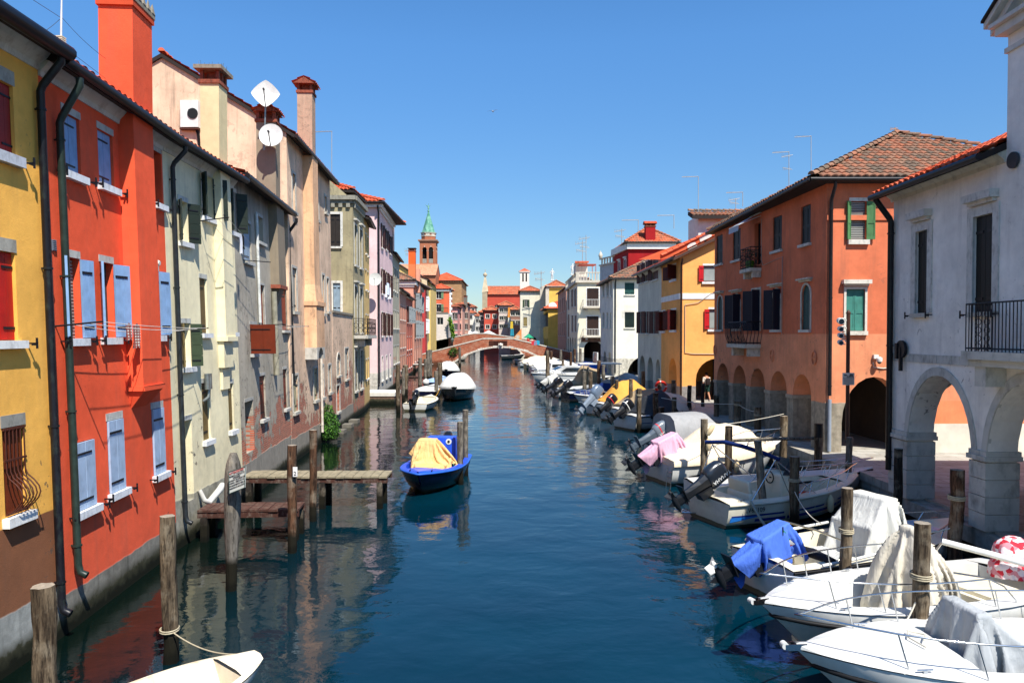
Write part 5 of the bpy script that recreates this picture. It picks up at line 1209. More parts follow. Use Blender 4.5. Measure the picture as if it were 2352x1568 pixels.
# --- white cream house
WC = stucco('stucco_whitecream', '#e3ddca', plinth='#c9c3b2', zp=2.6, grime=0, stain=.1, base=False, seed=25)
b = thing('house', 'white cream corner house with green glazed windows and a tiled hip roof', 'house', (10.01, 73.3, 0)); f = Fac((10.01, 73.3), (9.95, 83), -1); fc = Fac((10.01, 73.3), (18, 73.3), 1)
K = dict(sill=.12, scol='#d9d5c8', lintel=.06, lcol='#d9d5c8', depth=.15)
win(b, fc, (1435, 1457, 649, 676), 'shut', '#1f4a44', **K); win(b, fc, (1435, 1457, 717, 752), 'shut', '#12241f', **K)
for xl, xr, yt, yb in ((1384, 1388, 648, 680), (1393, 1398, 646, 680), (1402, 1405, 645, 680), (1384, 1388, 718, 752), (1393, 1397, 718, 752), (1401, 1404, 718, 752)): win(b, f, (xl, xr, yt, yb), 'glass', '#394450', **K)
ars = []
for xl, xr, yc in ((1386, 1393, 806), (1397, 1404, 808)):
    ua = f.pix(xr, 830)[0]; ub = f.pix(xl, 830)[0]; h = (ua, ub, .85, f.pix((xl+xr)/2, yc)[1], (ub-ua)/2, .6); f.holes.append(h)
ua = fc.pix(1441, 850)[0]; hh = (ua, ua+4.2, .85, fc.pix(1480, 815)[1]-.0, 2.0, .5); fc.holes.append(hh)
mb = MB(); wallcells(mb, f, 0, f.L, .5, 10.5, f.holes, .2); wallcells(mb, fc, 0, fc.L, .5, 10.5, fc.holes, .2); mb.quad(f.q(f.L, .5), (18, 83, .5), (18, 83, 10.5), f.q(f.L, 10.5)); mb.build('wall', WC, b)
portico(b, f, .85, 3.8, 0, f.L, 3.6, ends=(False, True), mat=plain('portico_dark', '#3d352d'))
hiproof(b, (10.01, 73.3), (1, 0), 8, (0, 1), 9.7, 10.55, 26, TILE_OLD, over=.45, p=.3, row=.45, seg=4)
downpipe(b, fc, .2, 10, 1.0, .08, .07, '#23252a', gz_=10.5, go=.4, foot=False)
mb = MB()
for k in range(6):
    z = 7.85-k*.13; mb.tube([fc.q(fc.pix(1432, 700)[0], z, .35), fc.q(fc.pix(1458, 700)[0], z, .35)], .012, 4)
mb.build('drying_rack', plain('cable_grey', '#a9a294'), b)
# --- balcony house with roof terrace
BH = stucco('stucco_buff', '#e2d8bd', plinth='#c9c3b2', zp=2.4, grime=0, stain=.12, base=False, seed=26)
b = thing('house', 'buff house with white framed balcony doors and a balustraded roof terrace', 'house', (9.61, 108.9, 0)); f = Fac((9.61, 108.9), (9.6, 130), -1); fc = Fac((9.61, 108.9), (15.5, 108.9), 1); D = 108.9
K = dict(surround=.14, lcol='#d9d8d4', depth=.15)
win(b, fc, (1347, 1375, 660, 705), 'shut', '#2e1c14', **K); b1 = f
win(b, fc, (1347, 1375, 768, 812), 'shut', '#2e1c14', **K) if False else None
fc.holes.pop(); b.children and [bpy.data.objects.remove(c, do_unlink=True) for o in list(b.children) for c in list(o.children)+[o]]
for yt, yb in ((662, 703), (726, 770)): 
    win(b, fc, (1348, 1375, yt, yb), 'shut', '#2e1c14', **K)
    u0, u1 = fc.pix(1338, yb)[0], fc.pix(1389, yb)[0]; z = Z(yb+1, D)
    mb = MB(); fc.bx(mb, u0, u1, z-.25, z-.05, 0, .9); fc.bx(mb, u0+.4, u0+.7, z-.6, z-.25, 0, .6); fc.bx(mb, u1-.7, u1-.4, z-.6, z-.25, 0, .6); bal = mb.build('balcony', plain('white_stone', '#cfc5b4'), b)
    railing(fc, u0+.05, u1-.05, z-.05, z+1.0, .85, 14, plain('white_metal', '#d5d5cf'), bal, r=.02)
for xl, xr, yt, yb in ((1304, 1308, 662, 712), (1312, 1317, 665, 705), (1319, 1324, 663, 704), (1304, 1308, 722, 775), (1313, 1317, 724, 762), (1320, 1324, 724, 762)): win(b, f, (xl, xr, yt, yb), 'shut', '#4a3a34', sill=.12, surround=.1, lcol='#d9d8d4', scol='#d9d8d4')
for k in range(4):
    h = (2+k*4.6, 5.2+k*4.6, .85, 4.6, 1.6, .6); f.holes.append(h)
ua, ub = fc.pix(1341, 820)[0], fc.pix(1384, 820)[0]; fc.holes.append((ua, ub, .85, Z(782, D), 1.3, .5))
mb = MB(); wallcells(mb, f, 0, f.L, .5, 12.9, f.holes, .2); wallcells(mb, fc, 0, fc.L, .5, 12.9, fc.holes, .2); mb.quad((15.5, D, .5), (15.5, D+21, .5), (15.5, D+21, 12.9), (15.5, D, 12.9)); mb.quad(fc.q(0, 12.85), fc.q(fc.L, 12.85), (15.5, D+21, 12.85), (9.6, D+21, 12.85)); mb.build('wall', BH, b)
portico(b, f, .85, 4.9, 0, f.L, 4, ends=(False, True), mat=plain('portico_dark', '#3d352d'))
mb = MB(); fc.bx(mb, ua-.4, ub+.4, Z(782, D)-.2, Z(782, D)+.5, 0, .03); mb.build('brick_patch', brickmat('patch_brick', 'x', '#6f5342', '#5c4436'), b)
mb = MB(); fc.bx(mb, -.3, fc.L, 12.6, 12.95, 0, .35); f.bx(mb, 0, f.L, 12.6, 12.95, 0, .35); fc.bx(mb, -.2, fc.L, 14.0, 14.15, .05, .3); f.bx(mb, 0, f.L, 14.0, 14.15, .05, .3)
for k in range(14): fc.bx(mb, k*.42, k*.42+.14, 12.95, 14.0, .12, .24)
for k in range(30): f.bx(mb, k*.7, k*.7+.2, 12.95, 14.0, .12, .24)
fc.bx(mb, -.25, .25, 12.95, 14.05, .0, .34); mb.build('balustrade', plain('white_stone', '#cfc5b4'), b)
mb = MB(); mb.b2(X(1322, D+8), X(1349, D+8), D+8, D+12, 12.9, Z(602, D+8)); mb.build('roof_room', WHI, b)
mb = MB(); mb.hexa([V((X(1320, D+7), D+7, Z(604, D+7))), V((X(1352, D+7), D+7, Z(604, D+7))), V((X(1352, D+13), D+13, Z(604, D+7)+.6)), V((X(1320, D+13), D+13, Z(604, D+7)+.6))]+[V((X(1320, D+7), D+7, Z(600, D+7))), V((X(1352, D+7), D+7, Z(600, D+7))), V((X(1352, D+13), D+13, Z(600, D+7)+.6)), V((X(1320, D+13), D+13, Z(600, D+7)+.6))]); mb.build('roof', TILE_RED, b)
mb = MB(); mb.b2(X(1330, D+4), X(1369, D+4), D+4, D+7, Z(608, D+4), Z(606.5, D+4)); 
for px in (1360, 1368): mb.tube([(X(px, D+4), D+4, 13), (X(px, D+4), D+4, Z(607, D+4))], .05, 5)
mb.build('canopy', plain('red_canvas', '#9c3b30', .7), b)
def statue(px, pyb, pyt, D, lab, arm):
    h = (pyb-pyt)*D/F; s = h/1.7; x = X(px, D); z = Z(pyb, D)
    o = thing('statue', lab, 'statue', (x, D, z)); mb = MB()
    mb.box((0, 0, .06*s), (.5*s, .5*s, .12*s)); m = plain('statue_white', '#d5d3cd', .6)
    mb.tube([(-.1*s, 0, .12*s), (-.09*s, 0, .45*s), (-.07*s, 0, .85*s)], [.06*s, .07*s, .11*s], 8); mb.tube([(.12*s, 0, .12*s), (.08*s, -.05*s, .45*s), (.06*s, 0, .85*s)], [.06*s, .07*s, .11*s], 8)
    mb.tube([(0, 0, .8*s), (0, 0, 1.05*s), (.02*s, 0, 1.3*s), (.02*s, 0, 1.42*s), (.02*s, 0, 1.47*s)], [.16*s, .13*s, .17*s, .12*s, .05*s], 10)
    mb.tube([(.02*s, 0, 1.46*s), (.03*s, 0, 1.52*s), (.03*s, 0, 1.6*s), (.03*s, 0, 1.7*s)], [.05*s, .08*s, .09*s, .04*s], 8)
    mb.tube([(-.16*s, 0, 1.36*s), (-.3*s, 0, 1.15*s), (-.18*s, -.1*s, 1.0*s)], [.05*s, .04*s, .035*s], 6)
    mb.tube([(.18*s, 0, 1.36*s), (.3*s, 0, (1.5 if arm else 1.15)*s), (.15*s, 0, (1.7 if arm else 1.0)*s)], [.05*s, .04*s, .035*s], 6)
    mb.build('figure', m, o, world=False)
statue(1268, 645, 617, 125, 'white statue at the far corner of the roof terrace', False); statue(1314, 632, 606, 112, 'white statue with raised arm on the near balustrade corner', True)
# --- maroon tower house with hip roof behind
D = 92; MR = stucco('stucco_maroon', '#9a1c1e', grime=0, stain=.1, base=False)
x0, x1 = X(1424, D), X(1556, D); b = thing('house', 'dark red house with white cornice, hip roof and tall red chimney', 'house', (x0+.7, D, 0)); fc = Fac((x0+1.0, D), (x1-.3, D), 1); f = Fac((x0+1.0, D), (x0+.2, D+8), -1)
for u in (1.5, 4.6): win(b, f, (u-.45, u+.45, Z(645, D), Z(594, D)), 'glass', px=False, surround=.15, lcol='#dcdad2', hood=.12, arch=.0)
mb = MB(); ze = Z(558, D); wallcells(mb, fc, 0, fc.L, 8, ze, [], .2); wallcells(mb, f, 0, f.L, 8, ze, f.holes, .2); mb.build('wall', MR, b)
mb = MB(); fc.bx(mb, -.2, fc.L, ze-.8, ze, 0, .3); f.bx(mb, 0, f.L, ze-.8, ze, 0, .3); mb.build('cornice', plain('cornice_#dcdad2', '#dcdad2'), b)
hiproof(b, (x0+1, D), (1, 0), x1-x0-1.3, (0, 1), 7.0, ze+.05, 33, TILE_MID, over=.5, p=.35, row=.5, seg=4)
chimney(b, (X(1494.5, D-.5), D+.3), 1.2, 1.0, ze-.5, Z(522, D), MR, cap='tile', capw=1.3)
# grey terrace house with urns between
D = 98; b = thing('house', 'grey roof terrace with urns beside the dark red house', 'house', (X(1390, D), D, 0)); f = Fac((X(1422, D), D), (X(1390, D), D+6), -1); fc = Fac((X(1422, D), D), (X(1440, D), D), 1)
mb = MB(); wallcells(mb, f, 0, f.L, 8, Z(600, D), [], .2); wallcells(mb, fc, 0, fc.L, 8, Z(585, D), [], .2); mb.build('wall', plain('grey_white', '#b4b6b4', .8, dirt='#6b655a', dirt_amt=.3), b)
mb = MB(); f.bx(mb, 0, f.L, Z(602, D), Z(599, D), -.2, .2); f.bx(mb, 0, f.L, Z(587, D), Z(584, D), -.1, .15)
for k in range(7): f.bx(mb, k*f.L/7, k*f.L/7+.25, Z(600, D), Z(586, D), -.05, .1)
mb.build('balustrade', plain('white_stone', '#cfc5b4'), b)
mb = MB()
for uu in (.2, f.L-.2): p = f.q(uu, Z(584, D), 0); mb.lathe(p, [(.12, 0), (.2, .1), (.3, .4), (.22, .7), (.08, .9), (.02, 1.1)], 10)
mb.build('urn', plain('white_stone', '#cfc5b4'), b)
# --- far right: pink brown, yellow, cream with turret
b, f = simple('brown pink narrow house with shuttered windows left of the roof terrace house', (9.55, 131), (9.4, 152), -1, 13.3, 8, colour('brownpink', '#b98470', base=False), wins=lambda b, f: (grid(b, f, [3, 8, 13, 18], [9.2], 1.2, 2.6, 'shut', '#4a2420', **SL), grid(b, f, [3, 8, 13, 18], [4.8], 1.2, 2.4, 'shut', '#232021', **SL)), roofm=TILE_RED)
D = 155; YL = colour('yellowfar', '#e3b648', base=False)
b = thing('house', 'yellow arcaded house with a dark upper storey and small red roof', 'house', (X(1259, D), D, 0)); fc = Fac((X(1259, D), D), (X(1300, D), D), 1); f = Fac((X(1259, D), D), (X(1242, 190), 190), -1)
win(b, fc, (1289, 1297, 722, 750), 'shut', '#5a2a24', sill=.1)
for k in range(6): f.holes.append((1.5+k*5.5, 5.5+k*5.5, .85, 4.3, 1.9, .6))
f.holes.append((.5, f.L-.5, Z(749, D), Z(716, D), 0, .5)); fc.holes.append((fc.L-1.6, fc.L+.0-.1, .85, Z(778, D), .7, .5))
ze = Z(709, D); mb = MB(); wallcells(mb, fc, 0, fc.L, .5, ze, fc.holes, .3); wallcells(mb, f, 0, f.L, .5, ze, f.holes, .3); mb.build('wall', YL, b)
mb = MB(); f.bx(mb, .4, f.L-.4, Z(749, D), Z(715, D), -.6, -.45); mb.build('shade', plain('dark_brown_cloth', '#241416', .8), b); portico(b, f, .85, 4.9, 0, f.L, 4, ends=(False, True), mat=plain('portico_dark', '#3d352d'))
hiproof(b, (X(1259, D)-.6, D), (1, 0), 5.2, (0, 1), 12, ze+.05, 26, TILE_RED, over=.4, p=.4, row=.6, seg=4)
D = 172
b, f = fc_house('yellow church front with white pilasters and a weathered tile roof', X(1256, D), X(1301, D), D, Z(659, D), YL, TILE_MID, depth=14, pitch=30, name='church', cat='church')
mb = MB(); f.bx(mb, -.3, .5, .5, Z(656, D), 0, .25); f.bx(mb, 0, f.L, Z(661, D), Z(657, D), 0, .4); mb.build('pilaster', WHS, b)
mb = MB(); mb.lathe((X(1269, 156), 155.6, Z(704, 156)), [(.02, 0), (.5, .1), (.85, .28)], 18, Matrix.Rotation(radians(75), 3, 'X')); tag(mb.build('satellite_dish', plain('dish_white', '#d3d3cd', .5)), 'white satellite dish on the small red roof by the yellow church wall', 'satellite dish')
mb = MB(); x0, x1 = X(1240.5, 176), X(1256, 176); mb.hexa([V((x0, 176, .9)), V((x1, 176, .9)), V((x1, 178, .9)), V((x0, 178, .9)), V((x0, 176, Z(660, 176))), V((x1, 176, Z(652, 176))), V((x1, 178, Z(652, 176))), V((x0, 178, Z(660, 176)))]); tag(mb.build('wall', WHS), 'white pilastered wall end between the cream house and yellow church', 'wall')
D = 180; CF = colour('creamturret', '#e4dcc2', base=False)
b, f = fc_house('cream house with brown shuttered windows and a white bell turret beside it', X(1195, D), X(1241, D), D, Z(669, D), CF, TILE_MID, depth=11, pitch=24,
    wins=lambda b, f: (win(b, f, (1205, 1212, 688, 705), 'glass', leaves=[('l', .6, 172, '#3c4a34'), ('r', .6, 172, '#3c4a34')], sill=.1), win(b, f, (1202, 1211, 728, 749), 'shut', '#8a7a4c', surround=.15, sill=.12)))
f.holes
mb = MB(); f.bx(mb, 1.0, 1.0+2.9, .9, Z(777, D), .0, .02); 
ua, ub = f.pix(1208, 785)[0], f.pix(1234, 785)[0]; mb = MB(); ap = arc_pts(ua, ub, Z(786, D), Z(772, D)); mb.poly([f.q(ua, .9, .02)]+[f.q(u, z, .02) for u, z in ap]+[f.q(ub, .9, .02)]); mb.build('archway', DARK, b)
D = 186; b = thing('bell_turret', 'small white bell turret with twin arched openings and a red pyramid roof', 'bell turret', (X(1206, D), D, 0)); x0, x1 = X(1194.5, D), X(1215.5, D); f = Fac((x0, D), (x1, D), 1)
f.holes = [(f.L*.24, f.L*.40, Z(704-66, D)-1.0, Z(630, D)+.3, .2, .5), (f.L*.60, f.L*.76, Z(704-66, D)-1.0, Z(630, D)+.3, .2, .5)]
bodywalls(b, f, Z(636-10+0, D)+.1, 2.3, plain('turret_white', '#d8d4c6', .8), z0=8)
for o in b.children: pass
mb = MB(); zt = Z(626, D)+.1; xm = (x0+x1)/2; mb.box((xm, D+1.15, zt+.1), (x1-x0+.4, 2.7, .2)); mb.build('cornice', plain('turret_white', '#d8d4c6'), b)
mb = MB(); mb.loft([[V((xm-1.5, D-.2, zt+.2)), V((xm+1.5, D-.2, zt+.2)), V((xm+1.5, D+2.5, zt+.2)), V((xm-1.5, D+2.5, zt+.2))], [V((xm-.03, D+1.1, zt+1.1)), V((xm+.03, D+1.1, zt+1.1)), V((xm+.03, D+1.2, zt+1.1)), V((xm-.03, D+1.2, zt+1.1))]], True, True, False); mb.build('roof', plain('far_tile', '#a8563c', .85, 0, .25, 4), b)
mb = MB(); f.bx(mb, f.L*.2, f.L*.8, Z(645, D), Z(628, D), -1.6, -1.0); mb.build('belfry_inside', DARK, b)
# red church
D = 250; RC = colour('redchurch', '#bc3a28', base=False)
b, f = simple('large red walled church with a long weathered tile roof and white front', (X(1119, D), D), (X(1200, D), D), 1, Z(676, D), 12, RC, name='church', pitch=26, p=.6,
    wins=lambda b, f: (win(b, f, (1136, 1144, 705-5, 725-10), 'glass', arch=1), win(b, f, (1173, 1180, 700-2, 712-8), 'glass', arch=1)))
mb = MB(); x0, x1 = X(1108, D-2), X(1119.5, D); zz = Z
mb.hexa([V((X(1108, D), D-1, 0)), V((x1, D-1, 0)), V((x1, D+12, 0)), V((X(1108, D), D+12, 0)), V((X(1108, D), D-1, Z(672, D))), V((x1, D-1, Z(672, D))), V((x1, D+12, Z(672, D))), V((X(1108, D), D+12, Z(672, D)))])
mb.hexa([V((X(1107, D), D-1, Z(672, D))), V((X(1122, D), D-1, Z(670, D))), V((x1, D+12, Z(670, D))), V((X(1107, D), D+12, Z(672, D))), V((X(1111.5, D), D+3, Z(636, D))), V((X(1116, D), D+3, Z(636, D))), V((X(1115, D), D+5, Z(632, D))), V((X(1111.5, D), D+5, Z(632, D)))])
mb.lathe((X(1113.5, D), D+4, Z(632, D)), [(.6, 0), (.75, .4), (.5, .9), (.1, 1.2)], 10); mb.tube([(X(1113.5, D), D+4, Z(627, D)), (X(1113.5, D), D+4, Z(617, D))], .1, 5); mb.build('church_front', plain('church_front_stone', '#a89a80', .85, 0, .2, .6), b)
for (lab, x0, x1, D, py, c, cols, rows) in (('red two storey house in the middle distance with white framed windows', 1112, 1144.5, 215, 713, '#c8422e', 2, (722, 746)), ('dark grey block painted as the shaded left side of the middle red house', 1102, 1112, 222, 718, '#5f5a56', 1, (726, 746)),  # grey block stands for the red house's left face, shade in its colour
    ('grey and pink house with tiled roof right of the middle red house', 1146, 1178, 205, 702, '#c9b8ac', 3, (708, 726, 745)), ('brown house with hanging flags in front', 1172, 1195, 196, 712, '#8a5e4c', 2, (716, 736)),
    ('white house with small dark windows at the far end of the canal', 1072, 1092, 300, 719, '#d8d2c4', 1, (724, 746)), ('grey white house at the canal end beside a chimney', 1092, 1106, 290, 726, '#bdb8ae', 2, (732, 750)), ('pink block beyond the roofs at the canal end', 1070, 1092, 340, 705, '#cf9684', 2, (709,))):
    b, f = fc_house(lab, X(x0, D), X(x1, D), D, Z(py, D), colour('mid'+c[1:]+str(x0), c, base=False), TILE_MID, wins=lambda b, f: [win(b, f, (f.L*(k+.5)/cols-.55, f.L*(k+.5)/cols+.55, Z(r+9, D), Z(r, D)), 'glass', px=False, surround=.15, sill=.1, lcol='#d8d2c4', scol='#d8d2c4') for k in range(cols) for r in rows], depth=12, pitch=26, p=.6)
# --- white arcaded palace on the near right
WP = stucco('stucco_white', '#ece7dc', plinth='#a8a69c', zp=.9, grime=0, stain=.32, base=False, seed=31, chips=.2, var=.08)
b = thing('house', 'white plastered arcaded palace on the right with stone arches, balcony and gabled wing', 'house', (10.0, 19.2, 0))
f = Fac((9.875, 11.6), (9.92, 19.3), -1); L = f.L
K = dict(surround=.2, hood=.16, sill=.1, lcol='#c9c6bc', scol='#b4b0a4', depth=.3, straps=True)
win(b, f, (2104, 2131, 530, 719), 'shut', '#101412', hooks=True, **K); win(b, f, (2236, 2281, 494, 716), 'shut', '#101412', hooks=True, **K)
def UL(px): return f.pix(px, 950)[0]
a1 = (UL(2235), UL(2087)); a2 = (UL(2269)-2.35, UL(2269)); zc1 = 4.05
A1 = (a1[0], a1[1], .85, zc1, 1.7, .62); A2 = (a2[0], a2[1], .85, zc1, 1.7, .62); f.holes += [A1, A2]
mb = MB(); wallcells(mb, f, 0, L, .5, 8.75, f.holes, .2); innerface(mb, f, 0, L-.62, .5, 4.9, [A1, A2], .62); mb.quad((9.875, 11.6, .5), (20, 11.6, .5), (20, 11.6, 8.75), (9.875, 11.6, 8.75))
# far end wall: arch opening from portico onto the alley, and upper wall
fe = Fac((9.92, 19.3), (20, 19.3), 1); fe.N = V((0, 1, 0)); eh = [(.65, 3.6, .85, 4.0, 1.4, .5)]; wallcells(mb, fe, 0, fe.L, .5, 8.75, eh, .2)
fe2 = Fac((9.92, 18.8), (20, 18.8), 1); wallcells(mb, fe2, .6, fe.L, .5, 4.9, [h[:5] for h in eh], .0001)
mb.quad((20, 11.6, .5), (20, 19.3, .5), (20, 19.3, 8.75), (20, 11.6, 8.75))
mb.build('wall', WP, b)
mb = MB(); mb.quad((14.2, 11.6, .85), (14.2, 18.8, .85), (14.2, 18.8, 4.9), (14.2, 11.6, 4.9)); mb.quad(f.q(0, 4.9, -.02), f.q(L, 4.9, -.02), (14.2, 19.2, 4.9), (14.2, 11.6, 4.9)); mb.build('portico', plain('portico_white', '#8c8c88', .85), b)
SG = plain('palace_stone', '#c0beb4', .8, 0, .14, 2.2, .5, 14, dirt='#4f4c44', dirt_amt=.6)
for A_ in (A1, A2):
    mb = MB(); ap = arc_pts(A_[0], A_[1], A_[3]-A_[4], A_[3], 18); ao = arc_pts(A_[0]-.17, A_[1]+.17, A_[3]-A_[4], A_[3]+.2, 18)
    for k in range(18): mb.hexa([f.q(*ap[k], -.05), f.q(*ap[k+1], -.05), f.q(*ao[k+1], -.05), f.q(*ao[k], -.05), f.q(*ap[k], .03), f.q(*ap[k+1], .03), f.q(*ao[k+1], .03), f.q(*ao[k], .03)])
    mb.build('arch_stones', SG, b)
edges = [0.02, A2[0]], [A2[1], A1[0]], [A1[1], L]
for e0, e1 in edges:
    mb = MB()
    for k in range(4):
        z0, z1 = .9+k*.36, .9+k*.36+.345; g = .02*(k % 2)
        f.bx(mb, e0-.03-g*.3, e1+(.03 if e1 < L-.1 else 0.03), z0, z1, -.66, .05+g*.4)
    f.bx(mb, e0-.07, e1+.07, 2.36, 2.46, -.7, .1); f.bx(mb, e0-.05, e1+.05, 2.46, 2.56, -.68, .06)
    mb.build('pillar_stones', SG, b)
mb = MB(); 
n = 26; 
for k in range(n): f.bx(mb, L*k/n+.004, L*(k+1)/n-.004, 4.32, 4.52, -.02, .02+.004*(k % 3))
mb.build('string_course', SG, b)
u0 = f.pix(2310, 500)[0]  # gabled wing nearer than this
shed(b, f, u0, L+.1, 8.8, 5, 24, TILE_RED, over=.5, gr=.075, cornice='#c9c2ae', ch=.3, co=.28, p=.24, row=.38)
downpipe(b, f, L-.06, 7.9, 1.3, .1, .075, '#150f12', gz_=8.6, go=.5, foot=False)
mb = MB(); f.bx(mb, 0, u0, 8.75, 11.0, -.5, .0); mb.build('gable_wing', WP, b)
mb = MB(); zc = 11.0
ra = [f.q(u0+.02, zc-.35, 0), f.q(u0+.02, zc-.35, .04), f.q(u0+.1, zc-.1, .12), f.q(u0+.2, zc+.1, .3), f.q(u0+.22, zc+.16, .32), f.q(u0+.22, zc+.2, 0)]
f.bx(mb, 0, u0+.04, zc-.4, zc-.3, -.5, .05); f.bx(mb, 0, u0+.08, zc-.05, zc+.12, -.5, .22); f.bx(mb, 0, u0+.14, zc+.12, zc+.2, -.5, .32)
s0 = f.q(u0+.14, zc+.2, 0); um = max(.02, u0-3.1)
def slab(o0, o1, za, zb): mb.hexa([f.q(um, zc+2.2+za, o0), f.q(u0+.25, zc+.15+za, o0), f.q(u0+.25, zc+.15+za, o1), f.q(um, zc+2.2+za, o1), f.q(um, zc+2.2+zb, o0), f.q(u0+.25, zc+.15+zb, o0), f.q(u0+.25, zc+.15+zb, o1), f.q(um, zc+2.2+zb, o1)])
slab(-.5, .2, -.12, .02); slab(-.5, .34, .02, .14); mb.build('pediment', plain('palace_cornice', '#c9c6bc', .75, dirt='#6b655a', dirt_amt=.3), b)
mb = MB(); mb.poly([f.q(um, zc+.15, .01), f.q(u0, zc+.15, .01), f.q(um, zc+2.1, .01)]); mb.build('tympanum', WP, b)
mb = MB(); slab(-.5, .4, .141, .19); mb.build('roof_edge', plain('eave_dark', '#2a2320'), b)
u, z = f.pix(2332, 368); mb = MB(); mb.tube([f.q(u, z, .02), f.q(u, z, .07)], .16, 20); mb.build('anchor_plate', plain('plate_grey', '#3c3e42', .5), b)
u, z = f.pix(2078, 806); mb = MB(); mb.tube([f.q(u, z+.05, .05), f.q(u, z+.05, .12)], .22, 18); f.bx(mb, u-.03, u+.03, z-.5, z+.1, .06, .14); f.bx(mb, u+.1, u+.2, z-.2, z+.2, .1, .16); mb.build('wall_lamp', plain('black_iron', '#15151a'), b)
# balcony of the palace
u1 = f.pix(2276, 800)[0]; mb = MB(); f.bx(mb, u1-2.8, u1, 4.5, 4.66, 0, .62); f.bx(mb, u1-2.75, u1-.06, 4.36, 4.5, 0, .5); f.bx(mb, u1-.5, u1-.15, 3.95, 4.36, 0, .42); f.bx(mb, u1-2.6, u1-2.3, 3.95, 4.36, 0, .42); bal = mb.build('balcony', SG, b)
railing(f, u1-2.75, u1-.05, 4.66, 5.62, .55, 26, IRON, bal, r=.011, scroll=False)
mb = MB()
for zz in (4.75, 4.92, 5.09, 5.26, 5.43): mb.tube([f.q(u1-.05, zz+.07*sin(a), .12+.06*cos(a)) for a in [2*pi*k/10 for k in range(11)]], .008, 4, False); mb.tube([f.q(u1-.05, zz+.07*sin(a), .3+.06*cos(a)) for a in [2*pi*k/10 for k in range(11)]], .008, 4, False)
mb.build('scrollwork', IRON, bal)
# ------------------------------------------------------------------ boats
CHROME = plain('chrome', '#c8cacc', .18, 1.0, .02)
RUB = plain('black_rubber', '#101012', .6)
def gel(name, col, low='#2c2f2a', wl=.1, low2=None):
    if name in MC: return MC[name]
    t = NT(name); P = t.pos(); z = t.sep(P)[2]; n = t.noise(P, 5, 5, .6)
    c = t.mix(t.rng(n, .4, .8, 0, .4), lin(col), darker(lin(col), .55))
    zz = t.m('ADD', z, t.m('MULTIPLY', t.m('SUBTRACT', n, .5), .06))
    c = t.mix(t.rng(zz, wl, wl+.02, 1, 0), c, lin(low)); c = t.mix(t.rng(zz, .0, wl+.25, .45, 0), c, lin('#6f6b52'))
    MC[name] = t.out(c, .22, None, 0, .5); return MC[name]
HW = gel('hull_white', '#d2d2cc'); HC = gel('hull_cream', '#d8d3c0'); HG = gel('hull_grey', '#7d8380'); HB = gel('hull_navy', '#070e2a', '#05060c'); HK = gel('hull_dark_grey', '#3c4143')
DW = plain('deck_white', '#cfcfca', .35, 0, .06, 2, .1, 60, .5, dirt='#a39a86', dirt_amt=.3); DC = plain('deck_cream', '#dfd6bd', .4, 0, .06, 2, .1, 60, .4, dirt='#a3957a', dirt_amt=.35); DB = plain('deck_blue', '#1f4fd0', .35, 0, .1, 2, .1, 40, .5, dirt='#15203f', dirt_amt=.3)
def cloth(name, col, dirt='#8d8574', amt=.35):
    if name in MC: return MC[name]
    t = NT(name); P = t.obj(); n = t.noise(P, 2.4, 6, .6, .8); n2 = t.noise(t.scale(P, (1, 1, .25)), 6, 3, .5, 1.6)
    c = t.mix(t.rng(n, .45, .75, 0, amt), lin(col), lin(dirt)); c = t.mix(t.rng(n2, .35, .5, .18, 0), c, darker(lin(col), .6))
    MC[name] = t.out(c, .75, t.bump(t.m('ADD', n2, t.m('MULTIPLY', n, .5)), .035, .7), 0, .2); return MC[name]
class Hull:
    def __init__(s, L, B, fs=.62, fb=.95, dr=.25, p=2.3, rake=.55, st=.86, blunt=0.0, fl=0):
        s.fl = fl; s.L, s.B, s.fs, s.fb, s.dr, s.p, s.rake, s.st, s.bl = L, B, fs, fb, dr, p, rake, st, blunt
    def b(s, t):
        v = s.B/2*(s.st+(1-s.st)*min(1, t/.35))
        if t > .4: v *= 1-(1-s.bl)*((t-.4)/.6)**s.p
        return max(v, .025)
    def z(s, t): return s.fs+(s.fb-s.fs)*t**1.8
    def k(s, t): return -s.dr+(s.dr+.35)*max(0, (t-.62)/.38)**2.2
    def x(s, t, z): return s.L*t-s.rake*t**5*(1-(z-s.k(t))/max(.1, s.z(t)-s.k(t)))
    def w(s, t, z):
        R = s.ring(t)[:5]
        for p, q in zip(R, R[1:]):
            if q.z <= z <= p.z: return q.y+(p.y-q.y)*(z-q.z)/max(1e-6, p.z-q.z)
        return .02
    def ring(s, t):
        b, sh, k = s.b(t), s.z(t), s.k(t); ch = .03+.35*t**3; bc = b*(.84-.3*t**3)
        if s.fl: ch = .12+.3*t**3; pts = [(b*.965, sh), (b, sh-.2), (b*(.80-.12*t), sh*.42+ch*.45), (b*(.62-.25*t), ch), (0, k)]
        else: pts = [(b, sh), (b*.985, sh-.1), (b*(.95-.08*t), sh*.5+ch*.4), (bc, ch), (0, k)]
        return [V((s.x(t, z), y, z)) for y, z in pts]+[V((s.x(t, z), -y, z)) for y, z in pts[-2::-1]]
